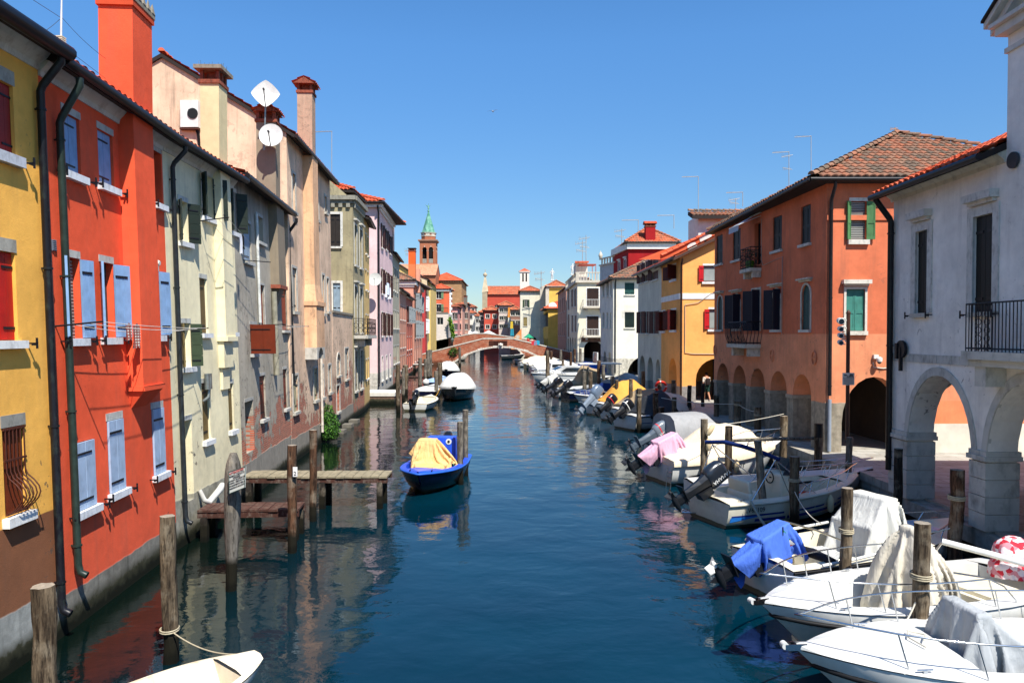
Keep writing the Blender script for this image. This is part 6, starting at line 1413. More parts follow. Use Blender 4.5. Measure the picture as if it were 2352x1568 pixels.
def hull_parts(root, H, hm, dm, t0=.1, t1=.62, zf=.22, gw=.2, rub=True, open_=True, rubm=None, deckz=.02, rr=.03):
    ts = [i/26 for i in range(27)]
    mb = MB(); rings = [H.ring(t) for t in ts]; mb.loft(rings, False, False); mb.add(rings[0], [tuple(range(9))]); mb.build('hull', hm, root, world=False)
    mb = MB(); dz = deckz
    def P(t, y, z): return V((H.x(t, H.z(t)), y, z))
    for a, b in zip(ts, ts[1:]):
        m = (a+b)/2; ba, bb = H.b(a), H.b(b); za, zb = H.z(a)+dz, H.z(b)+dz; cr = .05
        if open_ and t0 < m < t1:
            for s in (1, -1):
                ia, ib = max(.02, ba-gw), max(.02, bb-gw); fa, fb = max(.01, min(ia-.05, H.w(a, zf)-.05)), max(.01, min(ib-.05, H.w(b, zf)-.05))
                mb.quad(P(a, s*ba, za), P(b, s*bb, zb), P(b, s*ib, zb+.02), P(a, s*ia, za+.02)); mb.quad(P(a, s*ia, za+.02), P(b, s*ib, zb+.02), P(b, s*fb, zf), P(a, s*fa, zf))
            ia, ib = fa, fb; mb.quad(P(a, ia, zf), P(b, ib, zf), P(b, -ib, zf), P(a, -ia, zf))
        else:
            mb.add([P(a, ba, za), P(a, ba*.5, za+cr), P(a, -ba*.5, za+cr), P(a, -ba, za), P(b, bb, zb), P(b, bb*.5, zb+cr), P(b, -bb*.5, zb+cr), P(b, -bb, zb)], [(0, 1, 5, 4), (1, 2, 6, 5), (2, 3, 7, 6)], False)
    if open_:
        for t in (min(ts, key=lambda q: abs(q-t0) if q <= t0+.02 else 9), min(ts, key=lambda q: abs(q-t1))):
            b_ = H.b(t); wf = max(.01, min(b_-gw, H.w(t, zf)-.05)); mb.quad(P(t, max(.01, b_-gw), H.z(t)+dz), P(t, -max(.01, b_-gw), H.z(t)+dz), P(t, -wf, zf), P(t, wf, zf))
    mb.build('deck', dm, root, world=False)
    if rub:
        mb = MB()
        dr_ = .2 if H.fl else .02; pts = [V((H.x(t, H.z(t)-dr_), H.b(t)+.01, H.z(t)-dr_)) for t in ts]; pts2 = [V((p.x, -p.y, p.z)) for p in pts[::-1]]
        mb.tube(pts+pts2, rr, 6); mb.build('rub_rail', rubm or RUB, root, world=False)
def bow_rail(root, H, ta=.42, h=.32, n=4, m=None, r=.014, inset=.1, tb=.97):
    mb = MB(); port = []; N = 12
    for i in range(N+1):
        t = ta+(tb-ta)*i/N; hh = h*min(1, i/1.5) if i < 2 else h
        port.append(V((H.x(t, H.z(t))+.05*(i == N), max(.05, H.b(t)-inset), H.z(t)+.03+hh)))
    star = [V((p.x, -p.y, p.z)) for p in port[::-1]]; tip = V((H.L+.02, 0, H.z(1)+h+.03))
    mb.tube(port+[tip]+star, r, 7)
    for k in range(n):
        i = 2+int((N-2)*(k+.3)/n); t = ta+(tb-ta)*i/N
        for s in (1, -1): mb.tube([V((port[i].x, s*port[i].y, port[i].z)), V((H.x(t, H.z(t))-.12, s*max(.04, H.b(t)-inset+.03), H.z(t)+.02))], r*.85, 6)
    mb.build('bow_rail', m or CHROME, root, world=False)
def drape(root, c, rx, ry, h, ts=.6, off=(0, 0), mat=None, name='cover', folds=9, amp=.1, sq=3.2, seed=1, power=1.0, n=60, band=None, crown=.06, tilt=0.0, pin=0.0):
    rings = []; R = 16
    for i in range(R+1):
        s = i/R; k = 1+(ts-1)*s**power
        if s > .88: k *= 1-((s-.88)/.12)**2*.10
        if band and abs(s-band) < .16: k *= 1-.12*(1-abs(s-band)/.16)
        ring = []
        for j in range(n):
            a = 2*pi*j/n; ca, sa = cos(a), sin(a); q = (abs(ca)**sq+abs(sa)**sq)**(-1/sq)
            w_ = a+.35*sin(a*2+seed)+.25*s*sin(a*3+seed*2)
            fo = sin(folds*w_+seed+1.3*s); fo = (1-abs(fo))*1.4-.5; fo2 = sin((folds*.6)*w_+seed*2.3-1.1*s)
            f = 1+amp*(1.02-s)**.7*(fo*.5+fo2*.55)+.018*sin(17*w_+9*s+seed)*sin(pi*s)
            nz = mnoise.noise(V((cos(a)*1.6+seed*5, sin(a)*1.6, s*1.3)))*.07
            f += nz*(1-.3*s)
            ring.append(V(c)+V((rx*q*ca*k*f+off[0]*s**1.3, ry*q*sa*k*f+off[1]*s**1.3, h*s*(1+tilt*ca*s)+.05*nz*4-pin*s*abs(sa)**2)))
        rings.append(ring)
    mb = MB(); mb.loft(rings, True); cc = sum(rings[-1], V((0, 0, 0)))/n+V((0, 0, crown)); mid = [p*.5+cc*.5+V((0, 0, crown*.4)) for p in rings[-1]]
    mb.loft([rings[-1], mid], True); mb.add(mid+[cc], [(k, (k+1) % n, n) for k in range(n)], True)
    return mb.build(name, mat, root, world=False)
def tarp(root, H, t0, t1, prof, mat, name='tarpaulin', over=.05, drop=.14, seed=1, pk=.9, end=True, wr=.05, ex=1.5):
    """cover stretched over the gunwales with a ridge; prof = [(t, height)]"""
    def hh(t):
        for (a, x), (b, y) in zip(prof, prof[1:]):
            if a <= t <= b: s = (t-a)/(b-a); s = s*s*(3-2*s)*.5+s*.5; return x+(y-x)*s
        return prof[-1][1] if t > prof[-1][0] else prof[0][1]
    N = 34; M_ = 22; rings = []
    for i in range(N+1):
        t = t0+(t1-t0)*i/N; b = H.b(t)+over; zg = H.z(t); h = hh(t); ring = []
        ring.append(V((H.x(t, zg), b, zg-drop)))
        for j in range(M_+1):
            s = -1+2*j/M_; y = -s*b; z = zg+.03+h*(1-abs(s)**ex)**pk if abs(s) < 1 else zg+.03
            w = mnoise.noise(V((t*7+seed*3, s*3.5, seed)))*wr+mnoise.noise(V((t*16+seed, s*5, seed*2)))*wr*.5
            sag = -.03*abs(sin(t*pi*7))*(1-abs(s))
            z += (w+sag)*(1-abs(s)**4)
            ring.append(V((H.x(t, zg)+w*.3, y, z)))
        ring.append(V((H.x(t, zg), -b, zg-drop))); rings.append(ring)
    mb = MB(); mb.loft(rings, False, False)
    if end:
        for rg in (rings[0], rings[-1]): mb.add(rg, [tuple(range(len(rg)))], False)
    return mb.build(name, mat, root, world=False)
def outboard(root, x, y, z, tilt=60, col='#23262c', wrap=None, sc=1.0, leg='#1a1c20', prop='#1a1c20', band=None, wrapcol=None, steer=0):
    M = Matrix.Translation(V((x, y, z))) @ Matrix.Rotation(radians(steer), 4, 'Z') @ Matrix.Rotation(radians(tilt), 4, 'Y') @ Matrix.Scale(sc, 4)
    tf = lambda p: M @ p
    lm = plain('motor_'+leg, leg, .35, 0, .08, 5, spec=.5); cm = plain('motor_'+col, col, .25, 0, .06, 3, spec=.6)
    mb = MB(tf); mb.loft([[V((cx+dx*a, dy*b_, zz)) for a, b_ in ((-1, -.5), (-1, .5), (-.4, 1), (.6, 1), (1, .4), (1, -.4), (.6, -1), (-.4, -1))] for cx, dx, dy, zz in ((-.3, .17, .12, .2), (-.3, .14, .09, 0), (-.32, .12, .065, -.3), (-.33, .13, .045, -.55), (-.34, .13, .03, -.72))], True, True, False)
    mb.add([V((-.62, -.13, -.48)), V((-.2, -.1, -.48)), V((-.2, .1, -.48)), V((-.62, .13, -.48)), V((-.62, -.13, -.46)), V((-.2, -.1, -.46)), V((-.2, .1, -.46)), V((-.62, .13, -.46))], [(0, 3, 2, 1), (4, 5, 6, 7), (0, 1, 5, 4), (1, 2, 6, 5), (2, 3, 7, 6), (3, 0, 4, 7)])
    mb.tube([V((-.1, 0, -.74)), V((-.2, 0, -.74)), V((-.36, 0, -.74)), V((-.5, 0, -.74)), V((-.56, 0, -.74))], [.015, .055, .07, .06, .05], 10)
    mb.add([V((-.42, -.01, -.78)), V((-.26, -.01, -.78)), V((-.38, -.01, -.95)), V((-.42, .01, -.78)), V((-.26, .01, -.78)), V((-.38, .01, -.95))], [(0, 1, 2), (3, 5, 4), (0, 2, 5, 3), (1, 4, 5, 2), (0, 3, 4, 1)])
    mb.box(V((-.08, 0, .0)), V((.16, .26, .34)))
    ob = mb.build('outboard_motor', lm, root, world=False)
    mb = MB(tf)
    for k in range(3):
        a = 2*pi*k/3+.4; u = V((0, cos(a), sin(a))); w = V((0, -sin(a), cos(a)))
        pts = [V((-.6, 0, -.74))+u*.04-w*.03, V((-.58, 0, -.74))+u*.1-w*.09+V((.03, 0, 0)), V((-.57, 0, -.74))+u*.17-w*.05+V((.03, 0, 0)), V((-.62, 0, -.74))+u*.17+w*.04-V((.03, 0, 0)), V((-.62, 0, -.74))+u*.05+w*.04-V((.02, 0, 0))]
        mb.poly(pts); mb.poly([p+V((.012, 0, 0)) for p in pts][::-1])
    mb.tube([V((-.55, 0, -.74)), V((-.62, 0, -.74)), V((-.67, 0, -.74))], [.05, .045, .015], 10)
    mb.build('propeller', plain('motor_'+prop, prop, .35), ob, world=False)
    if not wrap:
        mb = MB(tf); rings = []
        for zz, k, cx, kx in ((.2, .78, -.26, .82), (.24, .95, -.27, .95), (.34, 1, -.28, 1), (.5, 1, -.29, 1.0), (.64, .95, -.28, .97), (.72, .82, -.25, .88), (.76, .55, -.22, .62)):
            rings.append([V((cx+.27*kx*(abs(cos(a))**.7)*(1 if cos(a) > 0 else -1), .17*k*(abs(sin(a))**.75)*(1 if sin(a) > 0 else -1), zz)) for a in [2*pi*q/20 for q in range(20)]])
        mb.loft(rings, True, True); mb.build('cowl', cm, ob, world=False)
        if band:
            mb = MB(tf); rg = [[V((-.285+.275*(abs(cos(a))**.7)*(1 if cos(a) > 0 else -1), .174*(abs(sin(a))**.75)*(1 if sin(a) > 0 else -1), zz)) for a in [2*pi*q/20 for q in range(20)]] for zz in (.36, .40)]; mb.loft(rg, True); mb.build('cowl_band', plain('band_'+band, band, .4), ob, world=False)
    elif 'motor' in SIMS:
        vs, fs = SIMS['motor']; A_ = Matrix.Translation(V((x, y, z))) @ Matrix.Scale(sc, 4); mb = MB(); mb.add([A_ @ v for v in vs], fs, True); mb.build('motor_cover', wrap, ob, world=False)
        mb = MB(tf); mb.rbox(V((-.27, 0, .42)), V((.34, .24, .44)), .1); mb.build('cowl', cm, ob, world=False)
    else:
        c = M @ V((-.28, 0, .5)); dn = M @ V((-.3, 0, -.25)); mb = MB(); rings = []
        ax = (c-dn).normalized(); s1 = V((0, 1, 0)); s2 = ax.cross(s1)
        for i in range(15):
            s = i/14; p = dn+(c-dn)*s*1.42
            k = [.16, .2, .22, .23, .19, .21, .27, .32, .36, .38, .38, .36, .31, .22, .08][i]*sc
            rings.append([p+(s1*cos(a)*.72+s2*sin(a))*k*(1+.22*(1-1.7*abs(sin(4*a+s*2.2+.5*sin(2*a))))*(1.05-s)+.03*sin(13*a-s*8)+.07*mnoise.noise(V((cos(a)*1.5, sin(a)*1.5, s*3+x)))) for a in [2*pi*q/36 for q in range(36)]])
        mb.loft(rings, True, True); mb.build('motor_cover', wrap, ob, world=False)
    return ob, M
def text_part(name, s, size, M, mat, parent, ext=.002):
    cu = bpy.data.curves.new('t', 'FONT'); cu.body = s; cu.size = size; cu.extrude = ext; cu.align_x = 'CENTER'; cu.align_y = 'CENTER'; cu.resolution_u = 3
    o = bpy.data.objects.new('t', cu); me = bpy.data.meshes.new_from_object(o); me.transform(M); bpy.data.objects.remove(o); bpy.data.curves.remove(cu)
    me.materials.clear(); me.materials.append(mat); ob = bpy.data.objects.new(name, me); COL.objects.link(ob); ob.parent = parent; return ob
def frame_M(c, ex, ez):  # text plane: ex = reading direction, ez = up
    ex = V(ex).normalized(); ez = V(ez); ez = (ez-ex*ez.dot(ex)).normalized(); ey = ez; n = ex.cross(ey)
    return Matrix.Translation(V(c)) @ Matrix((ex, ey, n)).transposed().to_4x4()
def boat(label, stern, bow, B, hm, dm, group=None, cat='motorboat', name='motorboat', **kw):
    S = V((stern[0], stern[1], 0)); E = V((bow[0], bow[1], 0)); d = E-S
    r = thing(name, label, cat, tuple(S), atan2(d.y, d.x), group)
    hk = {k: kw.pop(k) for k in list(kw) if k in ('fs', 'fb', 'dr', 'p', 'rake', 'st', 'blunt', 'fl')}
    H = Hull(d.length, B, **hk); hull_parts(r, H, hm, dm, **kw); return r, H
def cleats(r, H, ts, m=None):
    mb = MB()
    for t in ts:
        for s in (1, -1):
            c = V((H.x(t, 1), s*(H.b(t)-.1), H.z(t)+.07)); mb.tube([c-V((.1, 0, 0)), c+V((.1, 0, 0))], .012, 6); mb.box(c-V((0, 0, .03)), (.05, .03, .05))
    mb.build('cleats', m or CHROME, r, world=False)
def bow_roller(r, H):
    mb = MB(); z = H.z(1)+.03; mb.b2(H.L-.12, H.L+.16, -.05, -.035, z-.02, z+.05); mb.b2(H.L-.12, H.L+.16, .035, .05, z-.02, z+.05); mb.b2(H.L-.12, H.L+.12, -.05, .05, z-.03, z-.02); o = mb.build('bow_roller', CHROME, r, world=False)
    mb = MB(); mb.tube([(H.L+.16, -.045, z+.03), (H.L+.16, .045, z+.03)], .045, 12); mb.build('roller', DW, o, world=False)
BEI = cloth('cloth_beige', '#c9c1b0'); SIL = cloth('cloth_silver', '#a9acad', '#6f7476', .4); WHC = cloth('cloth_white', '#cfcec6', '#b0aca0', .3); CRM = cloth('cloth_cream', '#dccdb2', '#b98d62', .3)
NAV = cloth('cloth_navy', '#10275e', '#0a1430'); GRC = cloth('cloth_grey', '#98999a', '#6d6e6e'); DGC = cloth('cloth_darkgrey', '#35383c', '#1c1d20'); OCH = cloth('cloth_ochre', '#d69a45', '#a87838'); BLC = cloth('cloth_blue', '#4a6fc8', '#2f4d9c', .3); PKC = cloth('cloth_pink', '#d9a8bd', '#b98a9c', .2)
TAN = cloth('cloth_tan', '#a08c6e', '#6f604a')
def fenders(r, H, ts, s=-1, m=None):
    for t in ts:
        mb = MB(); c = V((H.x(t, .3), s*(H.b(t)+.09), H.z(t)-.32)); mb.tube([c+V((0, 0, -.22)), c+V((0, 0, -.18)), c+V((0, 0, -.08)), c+V((0, 0, .1)), c+V((0, 0, .18)), c+V((0, 0, .24))], [.02, .07, .085, .085, .06, .02], 10); mb.tube([c+V((0, 0, .22)), c+V((0, -s*.08, .36))], .008, 4); mb.build('fender', m or plain('fender_cream', '#cdb890', .6), r, world=False)
# R1 nearest white boat, bow towards the canal
r, H = boat('white open boat nearest the camera with black rub rail and silver covered console', (9.3, 9.75), (3.62, 9.34), 2.15, HW, DW, fl=1, fs=.85, fb=1.0, p=3.1, t0=.06, t1=.66, zf=.35, gw=.32, rr=.035, rake=.7)
bow_rail(r, H, .12, .42, 5, r=.013); bow_roller(r, H); cleats(r, H, (.78, .5))
draped(r, 'silver', (3.15, 0, .37), SIL)
mb = MB(); mb.rbox((4.35, 0, H.z(.75)+.07), (.55, .5, .035), .015); mb.build('hatch', DW, r, world=False)
mb = MB(); mb.tube([(4.1, .2, 1.06), (4.15, -.1, 1.07), (4.0, -.35, 1.05), (3.85, -.2, 1.05), (4.0, 0, 1.06)], .012, 5); mb.build('rope', plain('rope_white', '#c4bfb0', .8), r, world=False)
False and drape(r, (3.15, 0, .38), .58, .5, .95, .8, (.0, 0), SIL, 'console_cover', 6, .17, 2.8, 3, 1.9, tilt=.34, pin=.1)
text_part('hull_script', '', .1, Matrix(), RUB, r) if False else None
mb = MB(); mb.tube([(H.x(.6, 1), H.b(.6)+.005, .6), (H.x(.64, 1), H.b(.62)+.0, .6)], .05, 10); mb.build('side_light', CHROME, r, world=False)
mb = MB(); mb.b2(.7, 1.5, -.7, .7, .35, .75); mb.build('seat', DW, r, world=False)
outboard(r, -.05, 0, .75, 30, '#2a2c30')
# R2 boat with beige draped console
r, H = boat('white open boat with tall beige draped console, second from the camera', (9.1, 12.85), (3.7, 10.94), 2.2, HW, DW, fl=1, fs=.82, fb=1.0, p=2.9, t0=.06, t1=.82, zf=.3, gw=.3, rr=.035, rake=.7)
bow_rail(r, H, .3, .42, 5, r=.013); bow_roller(r, H); cleats(r, H, (.82, .55))
draped(r, 'beige', (2.8, .05, .31), BEI); fenders(r, H, (.3, .55), s=1)
False and drape(r, (2.8, .05, .32), .70, .58, 1.62, .27, (.04, 0), BEI, 'console_cover', 7, .2, 2.5, 7, 1.7, band=.34, pin=.1)
text_part('hull_script', 'Cecilia', .13, frame_M((4.55, .83, .52), (-1, .28, .02), (0, .5, 1)), plain('decal_black', '#15171c', .5), r)
mb = MB(); mb.b2(1.0, 2.0, -.75, .75, .3, .8); mb.b2(1.1, 1.9, -.7, .7, .8, .86); mb.build('seat', DC, r, world=False)
th_ = atan2(10.94-12.85, 3.7-9.1); RL = Matrix.Rotation(-th_, 3, 'Z')
def L2(x, y, z): return RL @ (V((x, y, z))-V((9.1, 12.85, 0)))
mb = MB(); mb.tube([L2(7.45, 12.75, 1.42), L2(8.1, 12.35, 1.3), L2(8.9, 11.9, 1.12)], .055, 10); o = mb.build('bimini_cover', plain('white_vinyl', '#d5d6d2', .5), r, world=False)
mb = MB(); mb.tube([L2(7.45, 12.75, 1.4), L2(7.38, 12.8, 1.25), L2(7.36, 12.85, .85)], .02, 6); mb.tube([L2(8.9, 11.9, 1.1), L2(8.7, 11.95, .85)], .02, 6); mb.build('bimini_frame', CHROME, o, world=False)
RWC = NT('cloth_red_white'); t = RWC; Pp = t.obj(); vo = t.node('ShaderNodeTexVoronoi'); t.put(vo.inputs['Vector'], Pp); vo.inputs['Scale'].default_value = 13; s3 = t.sep(vo.outputs['Color']); cc = t.mix(t.m('GREATER_THAN', s3[0], .6), lin('#d9c9ca'), lin('#c4303e')); cc = t.mix(t.m('GREATER_THAN', s3[1], .75), cc, lin('#c9848c')); t.out(cc, .8, t.bump(t.noise(Pp, 6, 4), .05, .8), 0, .2); RWC = t.mat
mb = MB(); c = V((7.75, 12.2, 1.45))
w = thing('wrapped_motor', 'bundle wrapped in red and white flowered cloth at the right edge', 'bundle', (8.55, 12.55, .9)); drape(w, (0, 0, 0), .38, .32, .56, .7, (0, 0), RWC, 'cloth', 6, .14, 2.3, 4, 2.0, crown=.1, band=.5)
# R3 boat with the blue wrapped outboard
r, H = boat('white boat with an outboard wrapped in bright blue cloth and a white draped console', (4.75, 14.05), (9.75, 15.95), 2.05, HW, DC, fs=.72, fb=1.0, t0=.04, t1=.66, zf=.3, gw=.26)
outboard(r, -.02, 0, .52, 62, wrap=BLC, prop='#d0cfc8', sc=1.12)
draped(r, 'white', (2.5, -.05, .31), WHC)
False and drape(r, (2.55, -.05, .32), .52, .62, 1.42, .66, (.2, 0), WHC, 'console_cover', 6, .13, 3.6, 2, 1.3, tilt=-.08, pin=.05)
mb = MB(); mb.b2(1.3, 2.0, -.55, .55, .3, .62); 
for k in range(9): mb.b2(1.32+.075*k, 1.37+.075*k, -.52, .52, .62, .635)
mb.build('seat', DW, r, world=False)
mb = MB(); mb.tube([(1.0, .9, .8), (1.3, .85, 1.12), (1.35, 0, 1.14), (1.3, -.85, 1.12), (1.0, -.9, .8)], .02, 6); mb.build('grab_rail', plain('brass_rail', '#b0a890', .3, .8), r, world=False)
mb = MB(); mb.tube([(2.6, 1.0, .95), (1.2, 1.02, .86), (0.4, .95, .8)], .03, 7); mb.tube([(2.6, -1.0, .95), (1.2, -1.02, .86), (0.6, -.95, .8)], .03, 7); mb.build('oar', plain('white_vinyl', '#d5d6d2'), r, world=False)
bow_rail(r, H, .55, .18, 3); cleats(r, H, (.2, .9))
mb = MB(); mb.b2(3.6, 4.4, -.4, .4, 1.0-.08, .98); mb.build('hatch', plain('hatch_blue_white', '#b8c6d8', .3), r, world=False)
mb = MB(); mb.tube([(.35, -.2, .75), (.35, -.2, 1.35)], .012, 5); fl = mb.build('flag_staff', RUB, r, world=False)
mb = MB()
FL = NT('flag_tricolour'); t = FL; s3 = t.sep(t.obj()); cc = t.mix(t.m('GREATER_THAN', s3[2], 1.0), lin('#b01f22'), lin('#d8d6d0')); cc = t.mix(t.m('GREATER_THAN', s3[2], 1.1), cc, lin('#1f7a3a')); t.out(cc, .8)
mb.loft([[V((.35+.05*k+.02*sin(k*2), -.2-.02*k, 1.3-.07*k)) for k in range(5)], [V((.36+.03*k, -.2-.03*sin(k*3), .93)) for k in range(5)]], False, False); mb.build('flag', FL.mat, fl, world=False)
mb = MB(); mb.tube([(.3, .7, .8), (.8, .3, .82), (1.0, -.3, .8), (.9, -.9, .82)], [.07, .09, .1, .07], 8); mb.build('rolled_canopy', plain('black_canvas', '#11131c', .8, 0, .2, 9, .6, 12), r, world=False)
# R4 cream boat LV65109 with big dark outboard
STR = gel('hull_striped', '#c9c6b4')
r, H = boat('cream open boat with blue side stripes, number on its stern and a folded blue canopy', (5.2, 19.6), (10.0, 21.4), 2.15, HC, DC, fs=.66, fb=.95, t0=.12, t1=.8, zf=.3, gw=.2, rubm=plain('rub_cream', '#cfc8b4', .5), rr=.04)
ob, M = outboard(r, -.05, .0, .72, 58, '#1f242c', sc=1.15)
wt_ = plain('decal_white', '#d8d8d4', .4)
Mt = M @ frame_M((-.28, -.178, .56), (0, 0, 1), (-1, 0, 0)); 
text_part('motor_lettering', 'YAMAHA', .13, M @ frame_M((-.2, -.176, .5), (0, 0, -1), (1, 0, 0)), wt_, ob)
text_part('motor_number', '40', .13, M @ frame_M((-.47, -.13, .6), (0, 0, -1), (1, 0, 0)), wt_, ob)
def side_strip(H, ta, tb, f0, f1, s=-1, off=.006, n=10):
    mb = MB(); a = []; b = []
    for i in range(n+1):
        t = ta+(tb-ta)*i/n; rg = H.ring(t); 
        def at(f):   # f: 0 gunwale .. 1 chine on the outer skin
            P = rg[:4] if s > 0 else [rg[8], rg[7], rg[6], rg[5]]
            z = P[0].z+(P[3].z-P[0].z)*f
            for p, q in zip(P, P[1:]):
                if q.z <= z <= p.z+1e-6: k = (p.z-z)/max(1e-6, p.z-q.z); return p+(q-p)*k+V((0, s*off, 0))
            return P[3]
        fa = f0(i/n) if callable(f0) else f0; fb = f1(i/n) if callable(f1) else f1; a.append(at(fa)); b.append(at(fb))
    mb.loft([a, b], False, False); return mb
side_strip(H, .02, .95, .48, .56).build('blue_stripe', plain('stripe_blue', '#1a2f78', .4), r, world=False)
side_strip(H, .16, .95, lambda s: .68, lambda s: .8).build('blue_stripe', plain('stripe_blue', '#1a2f78', .4), r, world=False)
side_strip(H, .015, .2, lambda s: .55, lambda s: .76-.2*s, off=.01).build('blue_stripe', plain('stripe_lightblue', '#2a7ad0', .4), r, world=False)
text_part('registration_number', 'LV65109', .17, frame_M((.72, -1.035, .5), (1, -.04, 0), (0, .03, 1)), plain('decal_black', '#15171c', .5), r)
mb = MB(); mb.rbox((2.35, 0, .75), (.55, .8, .9), .08); cs = mb.build('console', DC, r, world=False)
mb = MB(); mb.add([(2.6, -.42, 1.15), (2.6, .42, 1.15), (2.4, .38, 1.62), (2.4, -.38, 1.62)], [(0, 1, 2, 3)]); mb.add([(2.6, -.42, 1.15), (2.4, -.38, 1.62), (2.1, -.42, 1.2)], [(0, 1, 2)]); mb.build('windscreen', plain('smoked_glass', '#24303a', .06, 0, .05, 2, 0, spec=.8), cs, world=False)
mb = MB(); mb.tube([V((2.02, .16*cos(a), 1.08+.16*sin(a))) for a in [2*pi*k/18 for k in range(19)]], .016, 6); mb.tube([(2.02, 0, 1.08), (2.15, 0, 1.05)], .02, 6); mb.build('steering_wheel', RUB, cs, world=False)
mb = MB(); mb.rbox((1.3, .1, .52), (.5, 1.0, .44), .06); mb.rbox((1.12, .1, .88), (.12, .9, .4), .05, Matrix.Rotation(-.2, 3, 'Y')); mb.build('seat', plain('vinyl_cream', '#d9d3c0', .5, 0, .05, 3, .3, 40), r, world=False)
mb = MB(); mb.rbox((.6, .25, .45), (.06, .9, .45), .03); mb.build('locker_door', DW, r, world=False)
mb = MB(); mb.tube([(.75, 1.15, 1.95), (.95, .6, 2.02), (1.1, 0, 1.98), (1.35, -.6, 1.86), (1.5, -1.0, 1.75)], [.055, .06, .06, .06, .05], 10); o = mb.build('folded_canopy', NAV, r, world=False)
for s, sx in ((1, 0), (-1, .3)):
    mb = MB(); top = V((.85+sx*1.8, s*.98, 1.9-.16*(s < 0)))
    for xb in (.35, 1.6, 2.5): mb.tube([top, V((xb+sx, s*.98, .72))], .014, 6)
    mb.build('canopy_frame', CHROME, o, world=False)
bow_rail(r, H, .42, .3, 4, r=.015); cleats(r, H, (.08,)); fenders(r, H, (.35, .62))
mb = MB(); mb.lathe((3.6, .25, .34), [(.3, 0), (.34, .06), (.3, .12), (.2, .13), (.17, .06), (.2, 0)], 20); mb.build('life_ring', plain('ring_orange', '#e0482a', .6), r, world=False)
mb = MB(); mb.tube([(-.02, .9, .15), (-.45, .9, .2), (-.45, .5, .2), (-.02, .5, .15)], .018, 6); mb.tube([(-.2, .9, .18), (-.2, .5, .18)], .012, 5); mb.tube([(-.33, .9, .19), (-.33, .5, .19)], .012, 5); mb.build('swim_platform', CHROME, r, world=False)
# white boat between
r, H = boat('plain white flat boat moored between the cream boat and the cream covered cruiser', (5.3, 21.95), (10.9, 22.3), 1.5, HW, DW, fs=.6, fb=.95, t0=.08, t1=.55, zf=.3, gw=.2)
bow_rail(r, H, .5, .3, 4)
# R5 cruiser with cream cover and pink wrapped outboard
r, H = boat('white cruiser under a cream cover with a pink wrapped outboard and black swoosh lettering', (4.95, 25.0), (9.7, 26.6), 2.3, HW, DW, fs=.82, fb=1.25, t0=.1, t1=.5, zf=.4, gw=.25, rake=.8, rubm=plain('rub_white', '#c9c9c4', .5))
tarp(r, H, .0, .86, [(0, .12), (.15, .4), (.42, 1.0), (.6, .85), (.86, .08)], CRM, seed=4, wr=.08); fenders(r, H, (.2, .45))
outboard(r, -.05, -.1, .7, 58, wrap=PKC, sc=1.25)
text_part('hull_lettering', 'Saver', .3, frame_M((2.3, -1.19, .62), (1, .02, .06), (0, .06, 1)), plain('decal_black', '#15171c', .5), r)
side_strip(H, .12, .5, lambda s: .62-.25*s, lambda s: .68-.25*s).build('swoosh', plain('decal_black', '#15171c', .5), r, world=False)
bow_rail(r, H, .5, .35, 4)
mb = MB(); mb.tube([(-.05, -.72, .65), (-.12, -.72, -.1)], .015, 6); mb.tube([(-.05, -1.0, .65), (-.12, -1.0, -.1)], .015, 6)
for k in range(4): mb.tube([(-.06-.018*k, -.72, .5-.17*k), (-.06-.018*k, -1.0, .5-.17*k)], .015, 6)
mb.build('boarding_ladder', CHROME, r, world=False)
# R6 grey canopy boat
r, H = boat('white boat with an upright grey canvas cabin canopy and grey outboard', (5.5, 28.3), (9.9, 29.8), 2.1, HW, DW, fs=.7, fb=1.1, t0=.1, t1=.5, zf=.3); ob, M = outboard(r, -.05, 0, .8, 60, '#6b747e', leg='#4a5560', sc=1.15, band='#c03038'); text_part('motor_lettering', 'YAMAHA', .12, M @ frame_M((-.22, -.176, .5), (0, 0, -1), (1, 0, 0)), plain('decal_white', '#d8d8d4', .4), ob)
def canopy(r, x0, x1, w, z0, z1, m, x2=None, name='canopy'):
    mb = MB(); x2 = x2 if x2 is not None else x1; ra, rb, rc = [], [], []
    for k in range(13):
        s = k/12; a = pi*s; y = w/2*cos(a)*(1 if True else 1); q = (abs(cos(a))**4+abs(sin(a))**4)**(-.25); yy = w/2*cos(a)*q; zz = z0+(z1-z0)*sin(a)*q
        ra.append(V((x0+.12*sin(a*6)*0, yy, zz))); rb.append(V((x1, yy, zz+.02))); rc.append(V((x2, yy*.9, z0+(zz-z0)*.15)))
    mb.loft([ra, rb, rc], False, False); mb.add(ra, [tuple(range(13))]); return mb.build(name, m, r, world=False)
canopy(r, .35, 1.9, 1.8, .75, 1.95, GRC, 3.1); 
r2, H2 = boat('tiny white covered dinghy floating left of the grey canopy boat', (6.1, 32.8), (8.1, 33.4), 1.1, HW, DW, fs=.35, fb=.45, cat='dinghy', name='dinghy', p=3, t0=.05, t1=.9, zf=.15, gw=.08); tarp(r2, H2, .0, .98, [(0, .02), (.5, .1), (1, .02)], WHC, drop=.08, seed=9)
